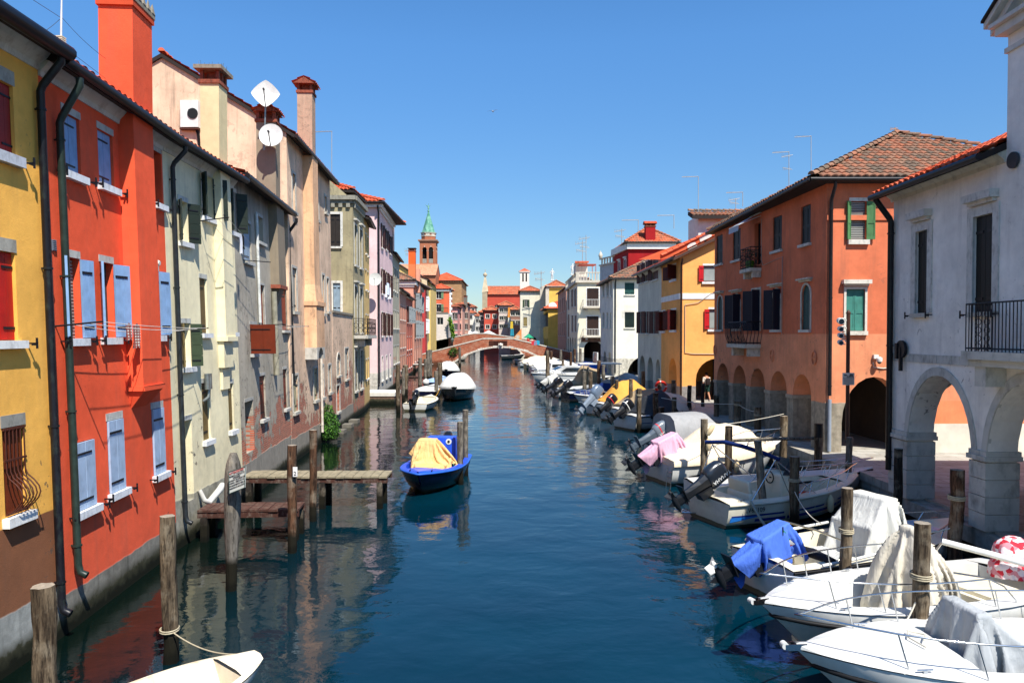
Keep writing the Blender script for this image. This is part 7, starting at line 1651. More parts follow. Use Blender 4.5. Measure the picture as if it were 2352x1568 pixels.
# R7 boat with two outboards and dark tarpaulin
r, H = boat('white boat with dark grey tarpaulin, blue line and glossy black outboard', (5.9, 38.8), (10.2, 41.3), 2.3, HW, DW, fs=.75, fb=1.1, t0=.1, t1=.5, zf=.3)
tarp(r, H, .18, .62, [(.18, .1), (.3, .9), (.5, 1.15), (.62, .7)], DGC, seed=5); tarp(r, H, .5, .98, [(.5, 1.05), (.75, .75), (.98, .15)], BEI, seed=6, name='foredeck_cover')
outboard(r, -.05, 0, .7, 55, '#15161a', sc=1.15, band='#c9c9c4'); side_strip(H, .02, .5, .45, .5).build('blue_stripe', plain('stripe_blue', '#1a2f78'), r, world=False)
text_part('registration_number', 'LX72902', .2, frame_M((1.75, -1.15, .45), (1, -.03, 0), (0, .03, 1)), plain('decal_black', '#15171c'), r)
r, H = boat('white boat behind the dark tarpaulin one with a red banded black outboard', (5.6, 42.4), (9.9, 44.9), 2.2, HW, DW, fs=.75, fb=1.0, t0=.1, t1=.5, zf=.3)
tarp(r, H, .15, .95, [(.15, .2), (.4, .95), (.7, .9), (.95, .1)], TAN, seed=7); outboard(r, -.05, 0, .7, 50, '#17181c', sc=1.1, band='#c02028')
r, H = boat('white boat under an ochre yellow tarpaulin with a silver blue outboard', (5.1, 45.4), (9.6, 48.2), 2.3, HW, DW, fs=.75, fb=1.05, t0=.1, t1=.5, zf=.3)
tarp(r, H, .12, .8, [(.12, .1), (.35, 1.25), (.55, 1.3), (.8, .5)], OCH, seed=8); outboard(r, -.05, 0, .75, 45, '#5f6f82', leg='#7d8a98', sc=1.4)
text_part('motor_lettering', 'YAMAHA', .1, Matrix.Translation((-.0, -.2, 1.35)) @ frame_M((0, 0, 0), (1, 0, 0), (0, 0, 1)), wt_, r)
# further boats on the right bank: (label, D, xstern(px), length, hull, cover kind...)
def far(label, px, D, L, ang, B, hm, dm, cover=None, prof=None, motor=None, mwrap=None, rail=False, cabin=False, **kw):
    x = X(px, D); a = radians(ang); r, H = boat(label, (x, D), (x+L*cos(a), D+L*sin(a)), B, hm, dm, **dict(dict(fs=.7, fb=1.05, t0=.1, t1=.55, zf=.3), **kw))
    if cover: tarp(r, H, .06, .95, prof or [(.06, .15), (.3, .6), (.6, .7), (.95, .1)], cover, seed=px*.01)
    if motor or mwrap: outboard(r, -.05, 0, .7, 55, motor or '#15161a', wrap=mwrap, sc=1.2)
    if rail: bow_rail(r, H, .45, .35, 4, r=.025)
    if cabin:
        mb = MB(); l = H.L; mb.add([V(p) for p in ((l*.25, -.8, .8), (l*.82, -.45, 1.0), (l*.82, .45, 1.0), (l*.25, .8, .8), (l*.28, -.7, 1.75), (l*.55, -.6, 1.75), (l*.55, .6, 1.75), (l*.28, .7, 1.75))], [(0, 1, 5, 4), (1, 2, 6, 5), (2, 3, 7, 6), (3, 0, 4, 7), (4, 5, 6, 7)])
        cb = mb.build('cabin', DW, r, world=False); mb = MB()
        mb.poly([(l*.57, -.63, 1.62), (l*.72, -.58, 1.3), (l*.72, .58, 1.3), (l*.57, .63, 1.62)]) if False else mb.poly([(l*.565, -.5, 1.69), (l*.565, .5, 1.69), (l*.73, .45, 1.3), (l*.73, -.45, 1.3)])
        for s in (1, -1): mb.poly([(l*.3, s*.79, 1.3), (l*.3, s*.74, 1.6), (l*.53, s*.65, 1.6), (l*.64, s*.66, 1.3)])
        for p_ in mb.v: p_ += V((.02, 0, .02))
        mb.build('cabin_window', GL, cb, world=False)
    return r, H
far('white open boat with chrome bow rail lying left of the ochre covered boat', 1466, 50.5, 4.9, 202, 2.0, HW, DW, rail=True)
far('navy hulled boat with a navy tarpaulin and white tube roll', 1298, 54.5, 5.2, 20, 2.0, HB, DW, NAV, [(.06, .0), (.4, .05), (.6, .55), (.95, .1)], '#15161a')
far('white boat with a big black outboard and a life raft roll', 1276, 58.5, 4.8, 15, 2.1, HW, DW, None, None, '#15161a')
far('white boat whose outboard is wrapped in crumpled white cloth', 1262, 63.5, 4.8, 12, 2.1, HW, DW, TAN, [(.06, .05), (.45, .2), (.6, 1.5), (.95, .9)], mwrap=WHC)
far('low navy blue boat with a black stripe beside the white cabin cruiser', 1268, 68.5, 5.5, 8, 1.9, HB, DW, None, None)
x = X(1220, 73); r, H = boat('white cabin cruiser with slanted windows lying before the brick bridge', (x+6.2, 75.2), (x, 73), 2.4, HW, DW, fs=.9, fb=1.2, t0=.05, t1=.3, zf=.4)
mb = MB(); mb.add([V(p) for p in ((1.2, -.95, .95), (4.9, -.5, 1.2), (4.9, .5, 1.2), (1.2, .95, .95), (1.3, -.8, 1.85), (3.3, -.7, 1.85), (3.3, .7, 1.85), (1.3, .8, 1.85))], [(0, 1, 5, 4), (1, 2, 6, 5), (2, 3, 7, 6), (3, 0, 4, 7), (4, 5, 6, 7)]); cb = mb.build('cabin', DW, r, world=False)
mb = MB()
for s in (1, -1): mb.poly([(1.6, s*.93, 1.35), (1.65, s*.86, 1.7), (3.1, s*.79, 1.7), (3.75, s*.77, 1.35)])
mb.poly([(3.42, -.6, 1.8), (3.42, .6, 1.8), (4.2, .6, 1.5), (4.2, -.6, 1.5)]); mb.build('cabin_window', GL, cb, world=False); bow_rail(r, H, .5, .35, 4, r=.025)
far('boat under a bright blue tarpaulin behind the white cabin cruiser', 1300, 80, 5, 10, 2.2, HW, DW, cloth('cloth_bright_blue', '#1f6ad0', '#134a9c'), [(.06, .4), (.4, 1.3), (.7, 1.1), (.95, .2)])
for i, (px, D, L, lab, cv) in enumerate(((1232, 84, 5.5, 'white motor cruiser with chrome rail just past the cabin cruiser', None), (1222, 91, 6.5, 'large white covered cruiser beside the mooring posts before the bridge', WHC), (1218, 98, 6, 'white covered boat at the right foot of the arch', WHC), (1206, 106, 6, 'dark hulled boat with a grey white cover near the arch', BEI), (1192, 114, 6, 'cream covered boat lying below the brick arch', CRM), (1180, 126, 6, 'white boat half hidden behind the arch', None), (1150, 150, 5, 'dark hulled boat seen through the arch', None))):
    far(lab, px, D, L, 12, 2.3, HK if i in (3, 6) else HW, DW, cv, [(.06, .3), (.4, .9), (.7, .8), (.95, .2)] if cv else None, None, rail=cv is None and i < 5, cabin=(i == 0))
# stern drive motor yacht frame with solar panel
r, H = far('fishing boat with a flat white roof carrying a tilted solar panel', 1352, 62.5, 5.5, 8, 2.3, HW, DW, GRC, [(.06, .1), (.3, .4), (.6, .9), (.95, .2)])
mb = MB(); mb.b2(-1.0, 2.6, -1.0, 1.0, 2.5, 2.6); rf = mb.build('roof', DW, r, world=False); mb = MB()
for xx in (-.2, 2.4):
    for s in (1, -1): mb.tube([(xx, s*.9, .7), (xx, s*.9, 2.5)], .04, 6)
mb.build('roof_post', CHROME, rf, world=False)
SP = NT('solar_cells'); t = SP; s3 = t.sep(t.obj()); gx = t.m('FRACT', t.m('MULTIPLY', s3[1], 6.5)); gz2 = t.m('FRACT', t.m('MULTIPLY', s3[2], 6.5)); ln = t.m('MAXIMUM', t.m('LESS_THAN', gx, .12), t.m('LESS_THAN', gz2, .12)); t.out(t.mix(ln, lin('#141b30'), lin('#b9bcc2')), .15)
mb = MB(); M = Matrix.Rotation(radians(8), 3, 'Y'); mb.box((.6, 0, 3.05), (.04, 1.25, .85), M); pn = mb.build('solar_panel', SP.mat, rf, world=False); mb = MB(); 
for y0, y1, z0, z1 in ((-.68, .68, 2.6, 2.64), (-.68, .68, 3.46, 3.5), (-.68, -.63, 2.64, 3.46), (.63, .68, 2.64, 3.46)): mb.b2(.55, .66, y0, y1, z0, z1)
mb.build('panel_frame', DW, pn, world=False)
# ---------------- left and centre boats
r, H = boat('small navy blue boat with a yellow quilt over its bow, alone in mid canal', (-2.35, 27.0), (-2.85, 22.35), 2.0, HB, DB, fs=.62, fb=.78, dr=.22, p=3.2, blunt=.0, rake=.35, t0=.05, t1=.8, zf=.2, gw=.16, rubm=plain('rub_blue', '#2b62c8', .5), rr=.035)
QLT = NT('cloth_quilt'); t = QLT; Pp = t.obj(); s3 = t.sep(Pp); w1 = t.m('ABSOLUTE', t.m('SINE', t.m('MULTIPLY', t.m('ADD', s3[0], s3[1]), 26.0))); w2 = t.m('ABSOLUTE', t.m('SINE', t.m('MULTIPLY', t.m('SUBTRACT', s3[0], s3[1]), 26.0))); hh = t.m('MULTIPLY', w1, w2); n = t.noise(Pp, 2, 4); t.out(t.mix(t.rng(n, .4, .7, 0, .7), lin('#dfb97e'), lin('#cf9f60')), .85, t.bump(t.m('ADD', t.m('MULTIPLY', hh, .35), t.m('MULTIPLY', t.noise(Pp, 4, 4), 1.6)), .05, .7), 0, .15)
draped(r, 'quilt', (0, 0, .02), QLT.mat, name='quilt')
False and tarp(r, H, .52, .95, [(.5, .3), (.56, .92), (.64, .98), (.74, .62), (.86, .3), (.95, .1)], QLT.mat, 'quilt', seed=3, drop=-.02, over=-.1, pk=1.0, wr=.16)
mb = MB(); mb.rbox((1.75, .15, .85), (.45, .95, 1.35), .04); mb.build('console', DB, r, world=False)
outboard(r, -.05, 0, .6, 30, '#15161a')
mb = MB(); mb.tube([(1.52, -.12, 1.38), (1.5, -.12, 1.38)], .12, 14); mb.build('eye_emblem', wt_, r, world=False)
mb = MB(); mb.tube([(1.99, .42, 1.38), (1.975, .42, 1.38)], .1, 14); o = mb.build('eye_emblem', wt_, r, world=False); mb = MB(); mb.tube([(2.0, .42, 1.38), (1.99, .42, 1.38)], .045, 10); mb.build('pupil', RUB, o, world=False)
cleats(r, H, (.9,), RUB)
OLDW = plain('deck_stained', '#ddd3bd', .6, 0, .12, 2.5, .4, 30, .3, dirt='#b88a52', dirt_amt=.75)
r, H = boat('weathered white dinghy with orange stained inside, bottom left corner', (-6.0, 7.2), (-3.5, 10.08), 1.4, HW, OLDW, fs=.42, fb=.58, cat='dinghy', name='dinghy', p=4.2, blunt=.22, rake=.2, t0=.06, t1=.9, zf=.12, gw=.1, rub=False)
mb = MB(); mb.b2(2.0, 2.35, -.5, .5, .34, .38); mb.build('thwart', OLDW, r, world=False)
mb = MB(); mb.tube([(2.7, .05, .2), (3.0, -.1, .42)], [.05, .01], 6); mb.build('driftwood', plain('wood_grey', '#6d6255', .9), r, world=False)
mb = MB(); mb.rbox((2.75, .15, .18), (.22, .1, .05), .02); mb.build('sponge', plain('sponge_blue', '#2b8fc0', .9), r, world=False)
r, H = boat('dark grey boat under a smooth white cover, bow towards the camera', (-4.3, 61.5), (-4.25, 54.2), 2.75, HK, DW, fs=.8, fb=1.15, p=2.8, rake=.5, t0=.1, t1=.5)
tarp(r, H, .02, .97, [(.02, .95), (.2, 1.1), (.42, 1.05), (.97, .02)], cloth('cloth_bright_white', '#cdccc6', '#a8a59b', .3), seed=11, wr=.04, pk=1.0, ex=2.6)
r, H = boat('small white dinghy with black outboard tilted up, by the stone landing', (-6.35, 48.2), (-5.7, 52.4), 1.9, HW, DC, fs=.45, fb=.7, p=2.8, cat='dinghy', name='dinghy', t0=.04, t1=.82, zf=.2, gw=.14); outboard(r, -.05, 0, .5, 62, '#101114', sc=1.15)
boat('white topped dinghy with dark hull behind the black outboard dinghy', (-6.9, 57.5), (-6.5, 62), 2.0, HB, DW, fs=.55, fb=.8, cat='dinghy', name='dinghy', p=3, t0=.05, t1=.8)
r, H = boat('blue and white open boat with round white fenders by the posts', (-6.9, 66), (-6.6, 71), 2.3, HB, plain('deck_bluewhite', '#a9c0dc', .4), fs=.7, fb=1.0, t0=.05, t1=.8)
mb = MB()
for px_, y_ in ((-.2, .75), (.3, -1.1)): mb.lathe((px_, y_, .75), [(.02, -.32), (.25, -.2), (.32, 0), (.25, .2), (.02, .32)], 12)
mb.build('fender', DW, r, world=False)
r, H = boat('blue hulled boat with white cover near the left foot of the bridge', (-7.6, 90), (-7.5, 84), 2.6, HB, DW, fs=.75, fb=1.05, p=2.8, t0=.1, t1=.5); tarp(r, H, .02, .97, [(.02, .8), (.2, 1.0), (.55, 1.0), (.97, .05)], WHC, seed=12, wr=.05, ex=2.4)
boat('cream boat moored between the two brick bridges on the left', (-13.0, 140), (-8.3, 141), 1.8, HC, DC, fs=.7, fb=1.3, t0=.1, t1=.6)
# ------------------------------------------------------------------ mooring posts
def woodmat(name, c1, c2, wet=.42, vs=9.0):
    if name in MC: return MC[name]
    t = NT(name); P0 = t.pos(); z = t.sep(P0)[2]; P1 = P0
    n = t.noise(t.scale(P1, (1, 1, .12)), vs, 6, .7); n2 = t.noise(P1, 2.2, 5, .6); n3 = t.noise(t.scale(P1, (1, 1, .14)), 26, 4, .65)
    c = t.mix(t.rng(n, .36, .66), lin(c1), lin(c2)); c = t.mix(t.rng(n2, .5, .75, 0, .6), c, lin('#b0a48e')); c = t.mix(t.rng(n3, .5, .66, 0, .85), c, lin('#1d1712'))
    zz = t.m('ADD', z, t.m('MULTIPLY', t.m('SUBTRACT', n2, .5), .25)); c = t.mix(t.rng(zz, wet-.05, wet+.12, 1, 0), c, lin('#1c1a12')); c = t.mix(t.rng(zz, .1, .2, .8, 0), c, lin('#0c0d08'))
    MC[name] = t.out(c, .9, t.bump(t.m('ADD', n, t.m('MULTIPLY', n3, .5)), .03, 1.0), 0, .15); return MC[name]
WOODS = [woodmat('post_grey_brown', '#33291f', '#7d6d58'), woodmat('post_brown', '#2e2018', '#6e4f3a'), woodmat('post_grey', '#433e37', '#827b6f'), woodmat('post_dark', '#1c1918', '#3a332d')]
ENDG = plain('end_grain', '#8a8072', .9, 0, .3, 12, .5, 40)
NP = [0]
def post(bot, top, r, label, wood=0, cap=None, group=None, taper=1.0, zmin=-.6, name='mooring_post', rough=1.5):
    """bot = world xy at the water, top = world point of the head"""
    NP[0] += 1; sd = NP[0]*3.7; B = V((bot[0], bot[1], 0)); T = V(top); ax = T-B
    o = thing(name, label, 'mooring post', tuple(B), 0, group); A = B+ax*(zmin/T.z); n = 14; R = max(6, int((T-A).length/.14)); rings = []
    for i in range(R+1):
        s = i/R; p = A+(T-A)*s; rings.append([])
        wob = V((mnoise.noise(V((s*3, sd, 0))), mnoise.noise(V((s*3, sd, 5))), 0))*r*.25
        for k in range(n):
            a = 2*pi*k/n; rr = r*(1+(taper-1)*s)*(1+rough*(.10*mnoise.noise(V((cos(a)*1.3+sd, sin(a)*1.3, s*5)))+.07*mnoise.noise(V((cos(a)*4, sin(a)*4+sd, s*9)))+.06*(k % 2)))
            rings[-1].append(p+wob+V((rr*cos(a), rr*sin(a), 0)))
    mb = MB(); mb.loft(rings, True, False); mb.build('trunk', WOODS[wood], o)
    mb = MB(); top_ = rings[-1]; c = sum(top_, V((0, 0, 0)))/n; mb.add(top_+[c+V((0, 0, .015))], [(k, (k+1) % n, n) for k in range(n)]); mb.build('top_face', ENDG if not cap else WOODS[3], o)
    if cap: mb = MB(); mb.tube([T-V((0, 0, .42)), T+V((0, 0, .02))], r*1.1, 14); mb.build('black_cap', plain('black_cap', '#0d0d0e', .5), o)
    return o, B, T
def pp(px, pyb, pyt, w, label, wood=0, D=None, pxt=None, **kw):
    if D is None: g = gz(px, pyb, 0)
    else: g = gy(px, 900, D)
    Y = g.y; xb = g.x if D is None else X(px, Y); T = gy(pxt if pxt is not None else px, pyt, Y)
    return post((xb, Y), (T.x, T.y, T.z), w/2*Y/F*.94, label, wood, **kw)
PL = {}
PL['a'] = pp(97, 1640, 1345, 46, 'thick grey brown post at the bottom left corner by the yellow house', 0, D=9.4, taper=1.05, rough=1.9)
PL['b'] = pp(391, 1520, 1184, 30, 'rough barked post before the red house with the dinghy rope round it', 0, pxt=384, rough=2.6, taper=1.1)
PL['c'] = pp(671, 1268, 1022, 21, 'tall brown post at the end of the dark jetty with a small number plate', 1)
PL['d'] = pp(719, 1196, 987, 17, 'slim brown post standing in front of the pale jetty', 1)
PL['e'] = pp(1058, 1112, 968, 14, 'front post of the pair mooring the blue boat', 2)
PL['f'] = pp(1069, 1092, 941, 13, 'taller rear post of the pair mooring the blue boat', 2)
for px, yb, yt, w, D, lab in ((914, 946, 837, 10, None, 'leaning grey post beside the stone landing'), (932, 905, 838, 11, None, 'thick post beyond the stone landing'), (926, 0, 845, 7, 56, 'thin post just behind the stone landing'), (965, 0, 822, 9, 66, 'post at the left of the cluster past the blue and white boat'), (977, 0, 824, 8, 72, 'thin post in the cluster past the blue and white boat'), (983, 0, 805, 9, 80, 'tall post in front of the left bridge foot'), (988, 0, 803, 9, 82, 'tallest post in front of the left bridge foot'), (1002, 914, 852, 9, None, 'post with a white tag beside the dark grey covered boat'), (1011, 902, 833, 11, None, 'thick post behind the dark grey covered boat'), (1056, 840, 797, 6, None, 'lone slim post standing before the left side of the arch')): pp(px, yb, yt, w, lab, 2 if w < 10 else 0, D=D)
RP = ((1618, 0, 962, 16, 0, 'brown post with fenders hanging, left of the cream covered cruiser', 23.3), (1674, 0, 980, 16, 1, 'black capped post in front of the cream covered cruiser', 23.05), (1824, 1215, 1048, 21, 0, 'stout post against the near side of the cream striped boat', 0), (1800, 0, 955, 17, 0, 'grey post behind the cream covered cruiser bow', 27), (1880, 0, 974, 19, 1, 'thick black capped post beside the corner of the terracotta house', 24.2), (1951, 0, 1004, 14, 2, 'slim grey post carrying the camera mast', 21.8),
    (1946, 0, 1120, 26, 0, 'thick post between the white draped boat and the camera', 13.25), (1695, 0, 920, 16, 0, 'post with knotted ropes before the arcade', 33), (1741, 0, 934, 15, 0, 'grey post with a rope before the third arch', 31), (1646, 0, 907, 12, 0, 'pale post near the walking man', 37), (1584, 0, 885, 10, 3, 'black post in front of the apricot house', 40), (1615, 0, 880, 8, 3, 'slim black post before the dark archway', 42),
    (1506, 0, 902, 12, 1, 'brown post beside the dark tarpaulin boat', 38.3), (1519, 0, 934, 13, 1, 'shorter brown post right of the dark tarpaulin boat', 36.2), (1601, 0, 947, 12, 0, 'post poking above the grey canopy boat', 31.5), (1549, 0, 912, 11, 0, 'post behind the grey canopy boat with a rope collar', 36), (1468, 0, 892, 11, 0, 'crooked post in front of the dark tarpaulin', 37.6), (1449, 0, 870, 9, 0, 'post standing in the tan tarpaulin boat row', 43), (1417, 0, 872, 8, 0, 'post in front of the ochre tarpaulin', 46),
    (2119, 0, 1200, 36, 0, 'large dark post between the two nearest white boats', 10.6), (2199, 0, 1078, 30, 1, 'tall brown post beside the palace quay', 14.6), (2065, 0, 1030, 19, 3, 'dark post in front of the palace corner pillar', 18.0), (1515, 0, 870, 9, 0, 'grey post carrying the red life ring', 44), (1547, 0, 873, 10, 0, 'post with a rope before the small arches', 43))
RO = {}
for i, (px, yb, yt, w, wd, lab, D) in enumerate(RP): RO[px] = pp(px, yb, yt, w, lab, wd if wd != 1 or 'black' not in lab else 0, D=D or None, cap='black capped' in lab)
PL['y'] = pp(1757, 1205, 1012, 17, 'smooth leaning post held by a grey hose on the striped boat', 2, pxt=1740)
far_posts = ((1258, 805, 66), (1266, 806, 100), (1288, 803, 98), (1293, 826, 74), (1311, 808, 78), (1342, 852, 58), (1356, 853, 56), (1376, 828, 60), (1407, 864, 52), (1416, 877, 50), (1449, 876, 54), (1386, 838, 66), (1477, 852, 49), (1320, 801, 95), (1333, 800, 92))
for i, (px, yt, D) in enumerate(far_posts): pp(px, 0, yt, 9 if D < 70 else 6, 'weathered mooring post in the crowded row of boats before the buff house', i % 3, D=D, group='mooring posts among the far boats on the right')
# plate with the number 2
o, B, T = PL['c']; p = gy(678, 1083, B.y-.16); mb = MB(); mb.b2(p.x-.05, p.x+.05, p.y-.01, p.y+.01, p.z-.11, p.z+.11); pl = mb.build('number_plate', plain('decal_white', '#d8d8d4'), o)
tx = text_part('number', '2', .12, Matrix.Translation(V((p.x, p.y-.015, p.z-.04))-B) @ Matrix.Rotation(radians(90), 4, 'X'), plain('decal_black', '#15171c'), pl)
# ------------------------------------------------------------------ warning post and sign
g = gz(531, 1355, 0); o = thing('sign_post', 'grey hewn post with a white ATTENZIONE warning board in front of the cream house', 'sign post', (g.x, g.y, 0)); T = gy(536, 1040, g.y)
mb = MB(); r = 13*g.y/F; rings = []
for s, k in ((-.3, .95), (0, .98), (.2, 1.0), (.35, 1.25), (.6, 1.5), (.85, 1.45), (.93, 1.2), (1, .6)): rings.append([V((g.x+(T.x-g.x)*s+r*k*cos(a), g.y+r*k*sin(a), T.z*s)) for a in [2*pi*j/10 for j in range(10)]])
mb.loft(rings, True, True); mb.build('post', woodmat('post_hewn', '#55504a', '#7d776e', .55), o)
a, b_, c, d = gy(527, 1133, g.y-.3), gy(562, 1119, g.y-.42), gy(564, 1071, g.y-.42), gy(526, 1083, g.y-.3); ex = (b_-a); ez = (d-a); n = ex.cross(ez).normalized()
if n.y > 0: n = -n
mb = MB(); mb.hexa([a, b_, b_-n*.02, a-n*.02, d, c, c-n*.02, d-n*.02]); sg = mb.build('sign_board', plain('sign_white', '#c9cdc6', .5, 0, .05), o)
mb = MB(); th = .012
for p, q in ((a, b_), (b_, c), (c, d), (d, a)): mb.tube([p+n*.004, q+n*.004], .007, 4)
mb.build('sign_border', plain('sign_green', '#4d5f58', .5), sg)
org = V((g.x, g.y, 0)); W_ = ex.length; Hh = ez.length
lines = [('ATTENZIONE!', .87, .115, '#b02a22'), ('PRESENZA CONDOTTA', .74, .075, '#20242a'), ('FOGNARIA', .64, .075, '#20242a'), ("ANCORATA ALL'ONDO DEL", .54, .068, '#20242a'), ('CANALE - PERICOLO DI', .43, .072, '#20242a'), ('INCAGLIAMENTO NELLA', .31, .072, '#20242a'), ('MANOVRA DI ACCOSTO', .19, .072, '#20242a')]
for s, v, sz, cl in lines: text_part('sign_lettering', s, sz*Hh/.55*.9 if False else sz*W_/.78, frame_M(a+ex*.5+ez*v+n*.005-org, ex, ez), plain('ink_'+cl, cl, .6), sg)
# ------------------------------------------------------------------ camera mast with sign
b0 = V((X(1948, 22.2), 22.2, 0)); g = b0; o = thing('camera_mast', 'brown pole with four white security cameras and a notice board', 'camera mast', tuple(g)); zt = Z(722, 22.2); zb = Z(1010, 22.2)
mb = MB(); mb.tube([(g.x, g.y, zb), (g.x, g.y, zt)], .055, 12); mb.lathe((g.x, g.y, zt), [(.055, 0), (.07, .05), (.04, .1), (.015, .14)], 10); mb.build('pole', plain('pole_brown', '#45291e', .5, 0, .1), o)
for k, py in enumerate((737, 755, 770, 786)):
    z = Z(py, 22.2); sc = 1.15 if k == 0 else .9; mb = MB(); c = V((g.x-.28, g.y-.1, z)); d = V((-.25, -1, -.1)).normalized()
    mb.tube([c+d*.16*sc, c-d*.12*sc, c-d*.18*sc], [.085*sc, .08*sc, .05*sc], 14); mb.tube([c-d*.1+V((.02, 0, .06)), V((g.x-.1, g.y, z+.08)), V((g.x-.05, g.y, z))], .018, 6); mb.tube([c+V((.05, 0, -.05)), V((g.x-.08, g.y, z-.06))], .015, 6)
    cm_ = mb.build('security_camera', plain('white_metal', '#d5d5cf'), o); mb = MB(); mb.tube([c+d*.16*sc, c+d*.167*sc], .065*sc, 14); mb.build('lens', GL, cm_)
y = g.y-.09; x0, x1, z0, z1 = X(1936, y), X(1963, y), Z(884, y), Z(856, y); mb = MB(); mb.rbox(((x0+x1)/2, y, (z0+z1)/2), (x1-x0, z1-z0, .02), .03, Matrix.Rotation(radians(90), 3, 'X')) ; mb = MB(); mb.b2(x0, x1, y-.01, y+.01, z0, z1); sg = mb.build('notice_board', plain('sign_white', '#c9cdc6'), o)
xm = (x0+x1)/2; h = z1-z0
for s, v, sz, xo in (('AREA', .68, .09, .05), ('VIDEOSORVEGLIATA', .54, .036, 0)): text_part('sign_lettering', s, sz, Matrix.Translation(V((xm+xo, y-.014, z0+h*v))-g) @ Matrix.Rotation(radians(90), 4, 'X'), plain('ink_#20242a', '#20242a'), sg)
mb = MB()
for k in range(5): mb.b2(x0+.03, x1-.03, y-.014, y-.012, z0+.03+k*.03, z0+.04+k*.03)
mb.b2(xm+.03, x1-.04, y-.014, y-.012, z1-.1, z1-.03); mb.b2(x0+.04, xm-.05, y-.014, y-.012, z1-.09, z1-.05); mb.build('sign_pictogram', plain('ink_grey', '#5a5e62'), sg)
# ------------------------------------------------------------------ jetties
def jetty(label, A, B, w, z, wood, legs, plank=.24):
    A = V((A[0], A[1], z)); B = V((B[0], B[1], z)); d = (B-A); L = d.length; d.normalize(); s = V((-d.y, d.x, 0)); o = thing('jetty', label, 'jetty', (A.x, A.y, 0))
    n = int(L/plank); mb = MB(); rr = random.Random(n)
    for k in range(n):
        e = rr.uniform(-.02, .02); c = A+d*(L*(k+.5)/n)+V((0, 0, e*.3)); mb.box(c+s*e, (L/n*.93, w, .05), Matrix((d, s, V((0, 0, 1)))).transposed())
    mb.build('planks', wood, o); 
    for q in (-.42, .42): mb = MB(); mb.box(A+d*L/2+s*w*q-V((0, 0, .1)), (L, .08, .14), Matrix((d, s, V((0, 0, 1)))).transposed()); mb.build('beam', plain('beam_red_brown', '#43281f', .85, 0, .3, 6, .5, dirt='#8d8478', dirt_amt=.5), o)
    for l in legs:
        for q in (-.38, .38): mb = MB(); mb.box(A+d*l+s*w*q+V((0, 0, -z/2-.3)), (.16, .16, z+.3), Matrix((d, s, V((0, 0, 1)))).transposed()); mb.build('leg', WOODS[3], o)
    return o
jetty('pale plank jetty reaching out from the grey house', (-7.75, 21.55), (-3.57, 21.55), .95, .92, plain('planks_pale', '#8a8069', .9, 0, .25, 5, .5, 30, dirt='#4f4a3a', dirt_amt=.5), (.2, 2.3, 3.95))
jetty('shorter dark brown plank jetty in front of the cream house', (-7.6, 18.1), (-5.2, 18.25), .8, .75, plain('planks_dark', '#4a2f26', .9, 0, .25, 5, .5, 30, dirt='#8a8172', dirt_amt=.35), (.15, 2.3))
mb = MB(); mb.b2(-11.3, -8.45, 53.3, 56.3, .55, .8); o = thing('landing', 'white stone landing stage on brick beside the pink house', 'landing stage', (-9.8, 54.8, 0)); mb.build('slab', plain('landing_white', '#cfcbc0', .8), o)
mb = MB(); mb.b2(-11.2, -8.5, 53.35, 56.2, -.5, .55); mb.build('brick_base', stucco('landing_brick', '#7a5a4a', grime=.2), o)
for k, (px, py) in enumerate(((795, 985), (812, 972), (826, 962))):
    g = gz(px, py, .2); mb = MB(); mb.box((g.x-.3, g.y, -.02), (.5, .7, .4)); tag(mb.build('stone_block', plain('stone_dark', '#6d685d', .9, 0, .2, 4, .4)), ('low worn stone block at the foot of the peach house front', 'middle worn stone block at the foot of the peach house', 'farthest worn stone block under the olive house')[k], 'stone block')
mb = MB(); mb.tube([(-9.0, 58.5, .9), (-8.0, 58.2, .9)], .05, 6)
jetty('small dark jetty among the posts before the salmon houses', (-11.4, 72), (-8.6, 72), 1.2, .9, plain('planks_dark', '#4a2f26'), (.3, 2.4)); jetty('white topped jetty at the foot of the tall salmon house', (-13.2, 97), (-10.4, 97), 1.6, 1.1, plain('landing_white', '#cfcbc0'), (.4, 2.4))
# ------------------------------------------------------------------ bush
def foliage(mb, c, rx, ry, rz, n, size, rnd, m=2):
    for k in range(n):
        a = rnd.uniform(0, 2*pi); u = rnd.uniform(-1, 1); q = rnd.uniform(.35, 1)**.5; s = sqrt(1-u*u)
        p = V(c)+V((rx*q*s*cos(a), ry*q*s*sin(a), rz*q*u)); mb.m = rnd.randrange(m)
        d = V((rnd.gauss(0, 1), rnd.gauss(0, 1), rnd.gauss(.5, 1))).normalized()*size*rnd.uniform(.6, 1.3); e = d.cross(V((rnd.gauss(0, 1), rnd.gauss(0, 1), rnd.gauss(0, 1)))).normalized()*size*.3
        mb.add([p-e, p+d*.5-e*.2, p+d, p+d*.5+e*1.2, p+e], [(0, 1, 2, 3, 4)])
LEAF = [plain('leaf_dark', '#1e3a14', .7, 0, .3, 5), plain('leaf_mid', '#315a1a', .7, 0, .3, 5), plain('leaf_light', '#4f7d26', .7, 0, .3, 5)]
rnd = random.Random(11); g = gz(758, 1012, 0); o = thing('bush', 'green bush growing at the water line of the peach house', 'bush', (g.x-.15, g.y, .4)); mb = MB()
for c, rx, rz, n in (((g.x-.15, g.y, .75), .6, .65, 2200), ((g.x-.3, g.y+.3, 1.25), .45, .5, 900), ((g.x+.05, g.y-.3, .45), .5, .4, 1000), ((g.x-.6, g.y-.2, 1.0), .3, .5, 500)): foliage(mb, c, rx, rx, rz, n, .09, rnd, 3)
mb.build('leaves', LEAF, o); mb = MB()
